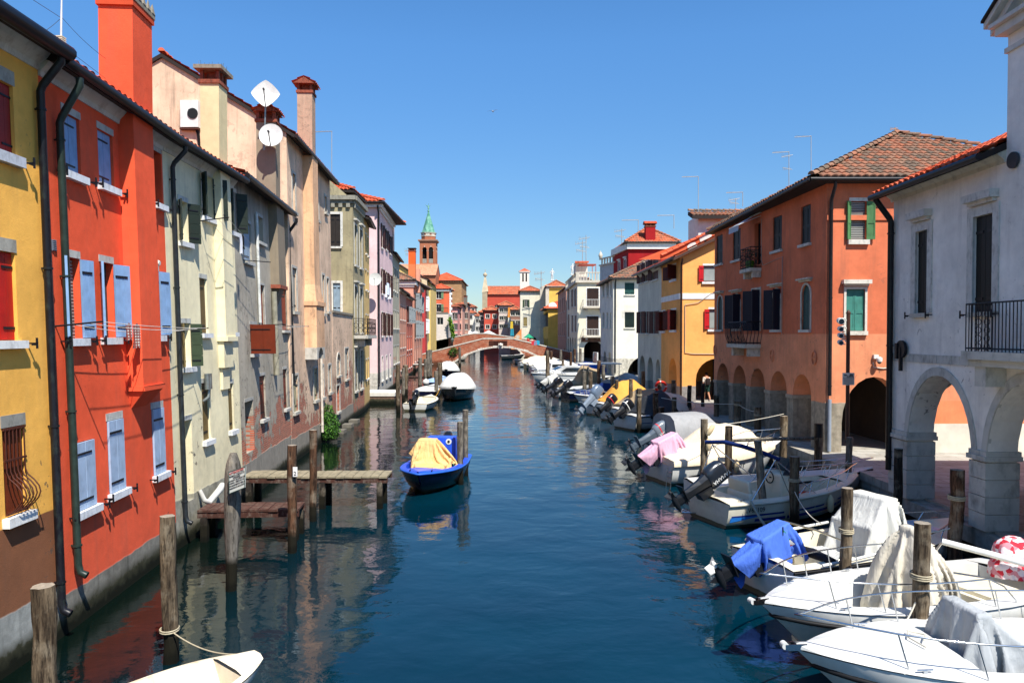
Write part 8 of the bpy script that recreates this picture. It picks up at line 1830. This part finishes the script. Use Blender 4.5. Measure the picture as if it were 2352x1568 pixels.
for k in range(9): mb.tube([(g.x-.6, g.y, .3), (g.x-.4+rnd.gauss(0, .15), g.y+rnd.gauss(0, .2), .8), (g.x-.35+rnd.gauss(0, .3), g.y+rnd.gauss(0, .3), 1.2)], .015, 4)
mb.build('stem', WOODS[1], o)
D = 152; o = thing('bush', 'bright green climber hanging beside the white terrace house', 'climbing plant', (X(1036, D), D, 2)); mb = MB()
for k in range(9): foliage(mb, (X(1034+k*.9, D-.5), D-1, Z(735+k*4.6, D)), .42, .4, .6, 130, .3, rnd, 3)
mb.build('leaves', [LEAF[1], LEAF[2], plain('leaf_yellow', '#93b53a', .7)], o)
g = V((X(1044, 120.8), 120.6, Z(808, 121))); o = thing('weed', 'green weed clump growing from the bridge brickwork', 'weed', tuple(V((X(1042, 121), 120.7, Z(806, 121))))); mb = MB(); foliage(mb, (X(1042, 121), 120.8, Z(808, 121)), .8, .3, .7, 160, .3, rnd, 3); mb.build('leaves', LEAF, o)
# ------------------------------------------------------------------ satellite dishes and aerials
def dish(label, c, rad, nrm, sq=2.0, arm=True, mast=None):
    c = V(c); nrm = V(nrm).normalized(); up = V((0, 0, 1)); ex = nrm.cross(up).normalized(); ey = ex.cross(nrm); o = thing('satellite_dish', label, 'satellite dish', tuple(c)); mb = MB(); rings = []
    for q in (.02, .35, .7, 1.0):
        rings.append([c+(ex*cos(a)+ey*sin(a))*rad*q*((abs(cos(a))**sq+abs(sin(a))**sq)**(-1/sq))-nrm*(.18*rad*(1-q*q)) for a in [2*pi*k/36 for k in range(36)]])
    mb.loft(rings, True); mb.loft([rings[-1], [p-nrm*.02 for p in rings[-1]], [p-nrm*.03 for p in rings[0]]], True); mb.build('reflector', plain('dish_white', '#d3d3cd', .5, dirt='#a08f7c', dirt_amt=.15), o)
    mb = MB(); f = c+nrm*rad*.9-ey*rad*.1; mb.tube([c-ey*rad*.95, f], .018, 6); mb.tube([f-nrm*.04, f+nrm*.05-ey*.0], .035, 8); mb.build('feed_arm', IRON, o)
    if mast: mb = MB(); mb.tube([V(m) for m in mast], .03, 8); mb.build('mast', plain('galvanised', '#8e938f'), o)
    return o
Yd = GSC[1]-.75
dish('square white dish tilted like a diamond on top of the grey stack', gy(610, 215, Yd), .48, (.18, -1, .12), 1.25, mast=[gy(610, 235, Yd+.15), gy(607, 345, Yd+.2)])
dish('round white dish on the grey chimney stack with a rust patch', gy(622, 310, Yd-.05), .40, (.1, -1, .15), 2.0)
dish('round white dish standing out from the pink house front', gy(861, 641, 56.8), .5, (.05, -1, .1), 2.0)
def aerial(label, px, pyb, pyt, D, kind=0, arm=1.0, col='#a8a9a6'):
    T = gy(px, pyt, D); B = gy(px, pyb, D); o = thing('tv_aerial', label, 'tv aerial', tuple(B)); m = plain('aerial_'+col, col, .5, .3); k = D/F; r = max(.012, k*.8); mb = MB(); mb.tube([B, T], r, 6); mb.build('mast', m, o); mb = MB()
    if kind in (0, 2): 
        L = 38*k*arm; mb.tube([T-V((0, 0, .02)), T-V((L, 0, .06))], r, 5)
        for i in range(14): x = T.x-L*i/14; mb.tube([(x, T.y-4*k, T.z-.02), (x, T.y+4*k, T.z)], r*.4, 4)
    if kind in (1, 2):
        for j, (dy, L, a) in enumerate(((.12, 26, .1), (.45, 22, -.1))):
            c = B+(T-B)*(1-dy); L = L*k*arm; mb.tube([c+V((L*.35, 0, a*L)), c-V((L*.65, 0, a*L))], r*.8, 5)
            for i in range(7): x = c.x-L*.6+L*.9*i/7; mb.tube([(x, T.y, c.z-4*k*(1-i*.08)), (x, T.y, c.z+4*k*(1-i*.08))], r*.5, 4)
    mb.build('antenna', m, o); return o
aerial('thin white aerial rising behind the tall peach house', 762, 395, 301, 40, 0); aerial('aerial with grid reflector above the terracotta house roof', 1812, 436, 348, 30, 2); aerial('tall bent aerial on the ridge of the terracotta house', 1863, 410, 312, 29, 0); aerial('small orange aerial at the roof peak', 2056, 328, 292, 31, 1, .7, '#b88a50')
aerial('plain aerial on the whitewashed roof turret', 1604, 490, 405, 53, 0); aerial('fishbone aerial right of the roof turret', 1690, 480, 455, 50, 1); aerial('second mast right of the roof turret', 1706, 474, 441, 50, 0); aerial('aerial beside the red chimney roof', 1548, 525, 494, 95, 0); aerial('aerial left of the dark red house', 1466, 545, 505, 96, 0); aerial('small aerial over the terrace urns', 1428, 565, 525, 100, 1); aerial('tall aerial on the roof terrace', 1346, 600, 540, 114, 1); aerial('second tall aerial on the roof terrace', 1338, 605, 552, 116, 1); aerial('small aerial above the cream turret house', 1243, 665, 622, 175, 1); aerial('aerial over the far left roofs', 946, 600, 571, 118, 1)
g = gy(139, 138, 13.2); o = thing('radio_mast', 'white radio mast with a small striped box on the red house roof', 'radio mast', tuple(g)); T = gy(142, -20, 13.2); mb = MB(); mb.tube([g-V((0, 0, .3)), g+(T-g)*.6, T], [.02, .018, .012], 6); mb.build('mast', plain('white_metal', '#d5d5cf'), o)
mb = MB(); c = gy(139, 93, 13.2)
for k in range(4): mb.box(c+V((0, 0, .035*(k-1.5))), (.13, .13, .02))
mb.build('striped_box', plain('cream_plastic', '#cfc8b0'), o)
def wires(label, pairs, r=.006, col='#3a3d42', name='guy_wire'):
    for i, (a, b_, sag) in enumerate(pairs):
        a, b_ = V(a), V(b_); pts = [a+(b_-a)*(k/10)-V((0, 0, sag*4*(k/10)*(1-k/10))) for k in range(11)]; mb = MB(); mb.tube(pts, r, 4); tag(mb.build(name, plain('wire_'+col, col, .6)), label[i], 'wire')
wires(['thin guy wire from the mast to the red chimney', 'lower guy wire running to the red chimney foot', 'guy wire rising left from the mast', 'second guy wire rising left from the mast'], [(gy(140, 38, 13.2), gy(243, 135, 14.2), .05), (gy(30, 20, 12), gy(243, 181, 14.2), .0), (gy(138, 40, 13.2), gy(60, -10, 12), .0), (gy(137, 45, 13.2), gy(86, 82, 12.5), .02)], .005)
# ------------------------------------------------------------------ washing lines
def washline(label, fq, items, px_=None):
    o = thing('washing_line', label, 'washing line', tuple(fq[0])); mb = MB(); m = plain('cable_white', '#d0ccc2'); A, A2, B_, B2 = [V(p) for p in fq]
    mb = MB(); mb.tube([A, A2], .015, 6); mb.tube([B_, B2], .015, 6); mb.build('bracket_arm', IRON, o); mb = MB()
    for s in (.35, .65, .95):
        a, b_ = A+(A2-A)*s, B_+(B2-B_)*s; mb.tube([a+(b_-a)*(k/8)-V((0, 0, .12*4*(k/8)*(1-k/8)*(1.2-s))) for k in range(9)], .006, 4)
    mb.build('line', m, o)
    return o

RF = Fac((-7.43, 12.1), (-7.76, 17.05), 1, BAT); CF_ = Fac((-7.76, 17.05), (-7.86, 21.6), 1, BAT); GF = Fac((-7.86, 21.6), (-8.49, 28.5), 1, BAT)
u, z = RF.pix(127, 749); u2, z2 = CF_.pix(410, 745); washline('washing line with small cloths across the red house front', (RF.q(u, z, 0), RF.q(u+.05, z+.08, .75), CF_.q(.45, 5.1, 0), CF_.q(.4, 5.15, .75)), [])
def hang(label, c, w, h, mat, ex=(0, 1, 0)):
    c = V(c); ex = V(ex).normalized(); nn = ex.cross(V((0, 0, 1))); mb = MB(); rings = []
    for i in range(7): rings.append([c+ex*(w*(j/8-.5))-V((0, 0, h*i/6+.03*sin(j)))+nn*(.03*sin(j*1.7+i*.4)*(i/6)) for j in range(9)])
    mb.loft(rings, False, False); return tag(mb.build('laundry', mat), label, 'laundry')
CHK = NT('cloth_checked'); t = CHK; s3 = t.sep(t.obj()); k1 = t.m('GREATER_THAN', t.m('FRACT', t.m('MULTIPLY', s3[1], 18.0)), .55); k2 = t.m('GREATER_THAN', t.m('FRACT', t.m('MULTIPLY', s3[2], 18.0)), .55); t.out(t.mix(t.m('MAXIMUM', k1, k2), lin('#c9c4b8'), lin('#8a4038')), .85)
hang('patterned cloth hanging from the line on the red house', gy(295, 744, 14.2), .22, .3, CHK.mat); hang('longer checked towel hanging beside the patterned cloth', gy(313, 745, 14.6), .28, .45, CHK.mat)
u, z = CF_.pix(454, 508); o = washline('washing line below the upper green shutters of the cream house', (CF_.q(u, z, 0), CF_.q(u, z+.1, .8), GF.q(.9, 7.25, 0), GF.q(.95, 7.2, .8)), [])
hang('white garment hanging from the upper line of the cream house', gy(553, 540, 20.6), .2, .5, plain('cloth_bw', '#d5d6dc', .8)); hang('black garment hanging beside the white one', gy(558, 538, 21.0), .16, .4, RUB)
u, z = GF.pix(600, 746); washline('washing line in front of the rust brown shutters', (GF.q(u, z, 0), GF.q(u, z+.02, .8), GF.q(u+4, z, 0), GF.q(u+4.2, z, .8)), [])
for k, (px, py) in enumerate(((884, 655), (889, 650), (893, 660), (886, 672))): hang(('white shirt', 'pale blue shirt', 'white towel', 'pink cloth')[k]+' drying before the pink house', gy(px, py, 62+k), .5, 1.0, plain('cloth_pale'+str(k), ('#d8d9e0', '#c0cadf', '#dddde0', '#d9b0c0')[k], .85), (.7, 1, 0))
washline('washing line on the pink house front', (PINKF.q(4, 9.6, 0), PINKF.q(4, 9.7, 1.2), PINKF.q(9, 9.6, 0), PINKF.q(9, 9.7, 1.2)), [])
# ------------------------------------------------------------------ ropes
ropem = plain('rope', '#a89d84', .9, 0, .15, 20); 
def rope(label, a, b_, sag=.15, r=.012, m=None):
    a, b_ = V(a), V(b_); n = 14; mb = MB(); mb.tube([a+(b_-a)*(k/n)-V((0, 0, sag*4*(k/n)*(1-k/n))) for k in range(n+1)], r, 5); return tag(mb.build('mooring_rope', m or ropem), label, 'rope')
def wrap(post_, z, label, n=3, r=.012):
    o, B, T = post_; c = B+(T-B)*(z/T.z); me = [k for k in o.children if k.name.startswith('trunk')][0].data; rad = max([V((v.co.x+B.x-c.x, v.co.y+B.y-c.y)).length for v in me.vertices if abs(v.co.z-c.z) < .1]+[.08])+.006
    mb = MB()
    for k in range(n): mb.tube([V((c.x+rad*cos(a), c.y+rad*sin(a), c.z+.03*k+.01*sin(a))) for a in [2*pi*j/16 for j in range(17)]], r, 5, False)
    return tag(mb.build('rope_coil', ropem), label, 'rope')
o, B, T = PL['b']; rope('rope from the rough barked post to the dinghy', (B.x+.1, B.y-.1, .22*T.z), (-3.7, 10.25, .55), .12); wrap(PL['b'], .22*T.z, 'rope coil low on the rough barked post', 2)
RW = plain('rope_white', '#c4bfb0', .8)
q = lambda px, z: (RO[px][2]-(RO[px][2]-RO[px][1])*(1-z/RO[px][2].z))
rope('long white rope between the brown post and the knotted post', q(1519, 1.9), q(1695, 1.9), .1, .014, RW); rope('white rope from the knotted post to the grey post', q(1695, 1.9), q(1741, 1.75), .08, .014, RW); rope('rope from the fender post to the grey post over the cruiser', q(1618, 2.1), q(1800, 2.1), .05, .012, RW)
rope('rope from the camera mast post to the striped boat', q(1951, 1.3), (6.3, 18.6, .72), .3, .012, RW); rope('rope from the striped boat to the covered console', q(1824, 1.0), (6.4, 15.2, 1.1), .15, .012, RW); rope('rope from the tall brown post to the white draped boat', q(2199, 1.2), (7.4, 14.5, 1.15), .1, .014, RW)
rope('rope down the large dark post to the nearest boat', q(2119, 1.35), (5.6, 10.5, .85), .05, .014, RW)
for px, z, lab in ((1946, 1.45, 'rope coil on the thick post by the draped boat'), (2199, 1.75, 'rope coil on the tall brown palace post'), (1824, 1.25, 'rope coil on the stout post'), (1695, 1.85, 'rope knots on the arcade post'), (1741, 1.6, 'rope coil on the post before the third arch'), (2119, 1.5, 'rope loop on the large dark post'), (1951, 1.15, 'rope coil on the camera mast post'), (1468, 1.9, 'rope coil on the crooked post')): wrap(RO[px], min(z, RO[px][2].z-.12), lab)
rope('green rope tying the blue boat to the post pair', (-1.95, 24.3, .75), (-1.72, 24.6, .62), .1, .015, plain('rope_green', '#2f9a80', .7)); rope('yellow rope on the grey covered boat', (-5.4, 55.5, 1.0), (-6.0, 54.5, .4), .3, .02, plain('rope_yellow', '#c9963a'))
o, B, T = PL['y']; mb = MB(); mb.tube([(6.1, 18.85, .75), (6.3, 18.6, .3), (6.55, 18.5, -.02), (6.75, 18.55, .02), (6.78, 18.65, .3)], .035, 8); tag(mb.build('hose', plain('hose_grey', '#8a9088', .5)), 'grey hose looped from the striped boat round the leaning post', 'hose')
o, B, T = RO[1618]
for k, z in enumerate((2.0, 1.55)):
    mb = MB(); c = V((B.x+(.16 if k == 0 else .1), B.y-.16, z)); d = V((.5, 0, .8)).normalized() if k == 0 else V((0, 0, 1)); mb.tube([c-d*.2, c-d*.15, c, c+d*.15, c+d*.2], [.02, .07, .085, .07, .02], 12); tag(mb.build('fender', plain('fender_cream', '#cdb890', .6)), ('cream fender tied slanting to the brown post', 'cream fender hanging straight down on the brown post')[k], 'fender')
mb = MB(); a, b_ = gy(1672, 1012, 24.0), gy(1872, 1006, 24.3); mb.tube([a, (a+b_)/2+V((0, 0, .02)), b_], [.05, .06, .045], 8); tag(mb.build('wooden_pole', WOODS[2]), 'horizontal wooden pole lying across the posts in front of the terracotta house', 'pole')
o, B, T = RO[1515]; c = V((T.x+.02, T.y-.3, T.z-.45)); lr = thing('life_ring', 'red and white life ring hanging on a post before the grey cream arches', 'life ring', tuple(c)); mb = MB(); mb2 = MB()
n = 32
for k in range(n):
    a0, a1 = 2*pi*k/n, 2*pi*(k+1)/n; tgt = mb2 if k % 8 == 0 else mb; rg = [[c+V(((.3+.075*cos(b__))*cos(a_), .06*sin(b__), (.3+.075*cos(b__))*sin(a_))) for b__ in [2*pi*j/10 for j in range(10)]] for a_ in (a0, a1)]; tgt.loft(rg, True)
mb.build('ring', plain('ring_red', '#d8301c', .5), lr); mb2.build('ring_band', DW, lr)
# bunting-like cloths and street furniture far away
D = 118; 
for k, (px, col, lab) in enumerate(((1227, '#c0303a', 'small red cloth drying by the bridge foot'), (1233, '#1f9ab8', 'small turquoise cloth drying by the bridge foot'))): hang(lab, gy(px*1.0, 882-100, D), .9, .7, plain('cloth_f'+str(k), col, .8), (1, 0, 0))
for k, (px, pyt, pyb, col, lab, D) in enumerate(((1167, 706, 752, ('#d08a3a', '#c9c6b4'), 'tall orange and white flag hanging by the brown house', 186), (1173, 738, 771, ('#d0b23a', '#2a8aa0'), 'yellow and turquoise flag hanging lower beside it', 170))):
    o = thing('hanging_flag', lab, 'flag', (X(px, D), D, 1)); mb = MB(); mb.tube([(X(px, D), D, .9), (X(px, D), D, Z(pyt-3, D))], .05, 5); mb.build('flag_pole', IRON, o)
    for j in (0, 1):
        z1, z0 = Z(pyt, D)+(Z(pyb, D)-Z(pyt, D))*j*.5, Z(pyt, D)+(Z(pyb, D)-Z(pyt, D))*(j+1)*.5; mb = MB(); w = .5+.15*j; mb.loft([[V((X(px, D)+w*(i/5), D-.1-.12*sin(i*2), z1)) for i in range(6)], [V((X(px, D)+w*1.3*(i/5)-.1, D-.1-.15*sin(i*2+1), z0)) for i in range(6)]], False, False); mb.build('cloth', plain('flag_'+col[j], col[j], .8), o)
for k, (px, py, D, w, lab) in enumerate(((1078, 763, 200, 3.6, 'white market parasol left in the distance'), (1091, 764, 205, 3.4, 'second white market parasol in the distance'), (1122, 763, 185, 4.0, 'slanted white parasol in front of the middle red house'), (1214, 771, 176, 2.6, 'green parasol under the archway of the cream house'))):
    x = X(px, D); z = Z(py, D); o = thing('parasol', lab, 'parasol', (x, D, .9)); mb = MB(); mb.loft([[V((x+w/2*cos(a), D+w/2*sin(a), z-.5)) for a in [2*pi*j/8 for j in range(8)]], [V((x+.05*cos(a), D+.05*sin(a), z+.5)) for a in [2*pi*j/8 for j in range(8)]]], True, True, False); mb.build('canopy', plain('parasol_green', '#1f8a68', .8) if k == 3 else DW, o); mb = MB(); mb.tube([(x, D, .9), (x, D, z)], .05, 5); mb.build('pole', IRON, o)
D = 150.5; o = thing('street_lamp', 'small glass lantern on a short post between the two bridges', 'street lamp', (X(1038, 140), 140, 1)); mb = MB(); x = X(1039, 140); mb.tube([(x, 140, 0), (x, 140, Z(786, 140))], .12, 6); mb.build('post', IRON, o); mb = MB(); mb.loft([[V((x+r*cos(a), 140+r*sin(a), z)) for a in [2*pi*j/6 for j in range(6)]] for r, z in ((.15, Z(786, 140)), (.35, Z(780, 140)), (.1, Z(776, 140)), (.02, Z(772, 140)))], True, True, False); mb.build('lantern', plain('lantern_glass', '#54605c', .3), o)
# gull
o = thing('seagull', 'small gull gliding high in the blue sky', 'seagull', tuple(gy(1132, 256, 60))); c = gy(1132, 256, 60); mb = MB()
mb.tube([c+V((-.18, 0, .02)), c+V((-.05, 0, .0)), c+V((.1, 0, 0)), c+V((.2, 0, .01))], [.02, .06, .055, .015], 8)
for s in (1, -1): mb.add([c+V((-.04, 0, .03)), c+V((.06, 0, .03)), c+V((.06, s*.3, .1)), c+V((-.03+.05, s*.3, .1)), c+V((.12, s*.62, .02))], [(0, 1, 2, 3), (3, 2, 4)])
mb.v = [c+Matrix.Rotation(radians(70), 3, 'Z') @ (p-c) for p in mb.v]; mb.build('body', plain('gull_grey', '#a9b4c0', .7), o)
# ------------------------------------------------------------------ people
def person(label, loc, rz, shirt, pants, skin='#b98466', hair='#2a1d14', h=1.74, step=.22, pack=None, long_=False, arms=0.0):
    o = thing('person', label, 'person', tuple(loc), rz); s = h/1.74
    vs = [(0, 0, .95), (0, 0, 1.12), (0, 0, 1.32), (0, 0, 1.45), (0, .01, 1.53), (0, .02, 1.62), (0, .01, 1.70), (-.09, 0, .9), (-.1, step*.5, .52), (-.1, step*.8-.08, .1), (-.1, step*.8+.06, .04), (.09, 0, .9), (.1, -step*.3, .5), (.1, -step-.06, .12), (.1, -step+.06, .05),
          (-.19, 0, 1.42), (-.25, -.06-arms, 1.14), (-.24, .04-arms, .9), (-.23, .08-arms, .8), (.19, 0, 1.42), (.25, .04+arms, 1.14), (.24, .16+arms, .92), (.23, .2+arms, .83)]
    es = [(0, 1), (1, 2), (2, 3), (3, 4), (4, 5), (5, 6), (0, 7), (7, 8), (8, 9), (9, 10), (0, 11), (11, 12), (12, 13), (13, 14), (3, 15), (15, 16), (16, 17), (17, 18), (3, 19), (19, 20), (20, 21), (21, 22)]
    rd = [.13, .125, .15, .12, .055, .095, .07, .095, .065, .045, .035, .095, .065, .045, .035, .06, .045, .035, .03, .06, .045, .035, .03]
    def skinned(name, idx, grow, mat, par):
        me = bpy.data.meshes.new(name); mp = {k: i for i, k in enumerate(idx)}; me.from_pydata([tuple(V(vs[k])*s) for k in idx], [(mp[a], mp[b_]) for a, b_ in es if a in mp and b_ in mp], []); ob = bpy.data.objects.new(name, me); COL.objects.link(ob); ob.parent = par
        md = ob.modifiers.new('skin', 'SKIN'); 
        for i, k in enumerate(idx): r_ = (rd[k]+grow)*s; me.skin_vertices[0].data[i].radius = (r_*1.15 if k in (1, 2, 3) else r_, r_*.85 if k in (1, 2, 3) else r_)
        me.skin_vertices[0].data[0].use_root = True
        sb = ob.modifiers.new('sub', 'SUBSURF'); sb.levels = 2; sb.render_levels = 2; me.materials.append(mat); return ob
    skinned('body', list(range(23)), 0, plain('skin_'+skin, skin, .6), o)
    skinned('shirt', [0, 1, 2, 3, 15, 16, 19, 20], .02, plain('shirt_'+shirt, shirt, .8), o); skinned('trousers' if long_ else 'shorts', [0, 7, 8, 11, 12]+([9, 13] if long_ else []), .022, plain('trousers_'+pants, pants, .8), o)
    mb = MB(); mb.lathe(V((0, .0, 1.62))*s, [(.09*s, 0), (.105*s, .05*s), (.09*s, .11*s), (.03*s, .15*s)], 12); mb.build('hair', plain('hair_'+hair, hair, .8), o, world=False)
    mb = MB(); mb.lathe(V((0, .115, 1.6))*s, [(.012, -.01), (.015, 0), (.01, .02)], 6); mb.build('nose', plain('skin_'+skin, skin), o, world=False)
    for sx, yy in ((-.1, step*.8), (.1, -step)): mb = MB(); mb.rbox(V((sx, yy, .045))*s, (.1*s, .26*s, .08*s), .03); mb.build('shoe', plain('shoe_white', '#b8b4ac', .6), o, world=False)
    if pack: mb = MB(); mb.rbox(V((0, -.2, 1.2))*s, (.27*s, .15*s, .42*s), .05); mb.build('backpack', plain('pack_dark', pack, .8), o, world=False)
    return o
g = V((X(1626, 45.4), 45.7, .9)); person('man in white T-shirt and dark shorts with a backpack walking into the archway', g, 0.25, '#c9c0b4', '#1a3a34', pack='#231a1a')
zz = 2.9; 
for k, (px, sh, pt, lab) in enumerate(((1213, '#c4342c', '#a8302a', 'woman in red by the archway at the far end of the bridge'), (1222, '#cfc6b4', '#4a4238', 'man in a cream shirt descending the bridge'), (1225, '#dcdcdc', '#3a3a44', 'person in white in front of the cream shirted man'), (1232, '#b8343c', '#2a2a30', 'person in dark red at the right of the bridge group'))):
    person(lab, (X(px, 135+k), 135+k, 2.75-k*.15), pi+.3*k, sh, pt, long_=True)
person('pale dressed woman walking on the quay beyond the bridge foot', (X(1297, 124), 124.5, .9), 2.6, '#c9b8ac', '#b08a80', long_=True)
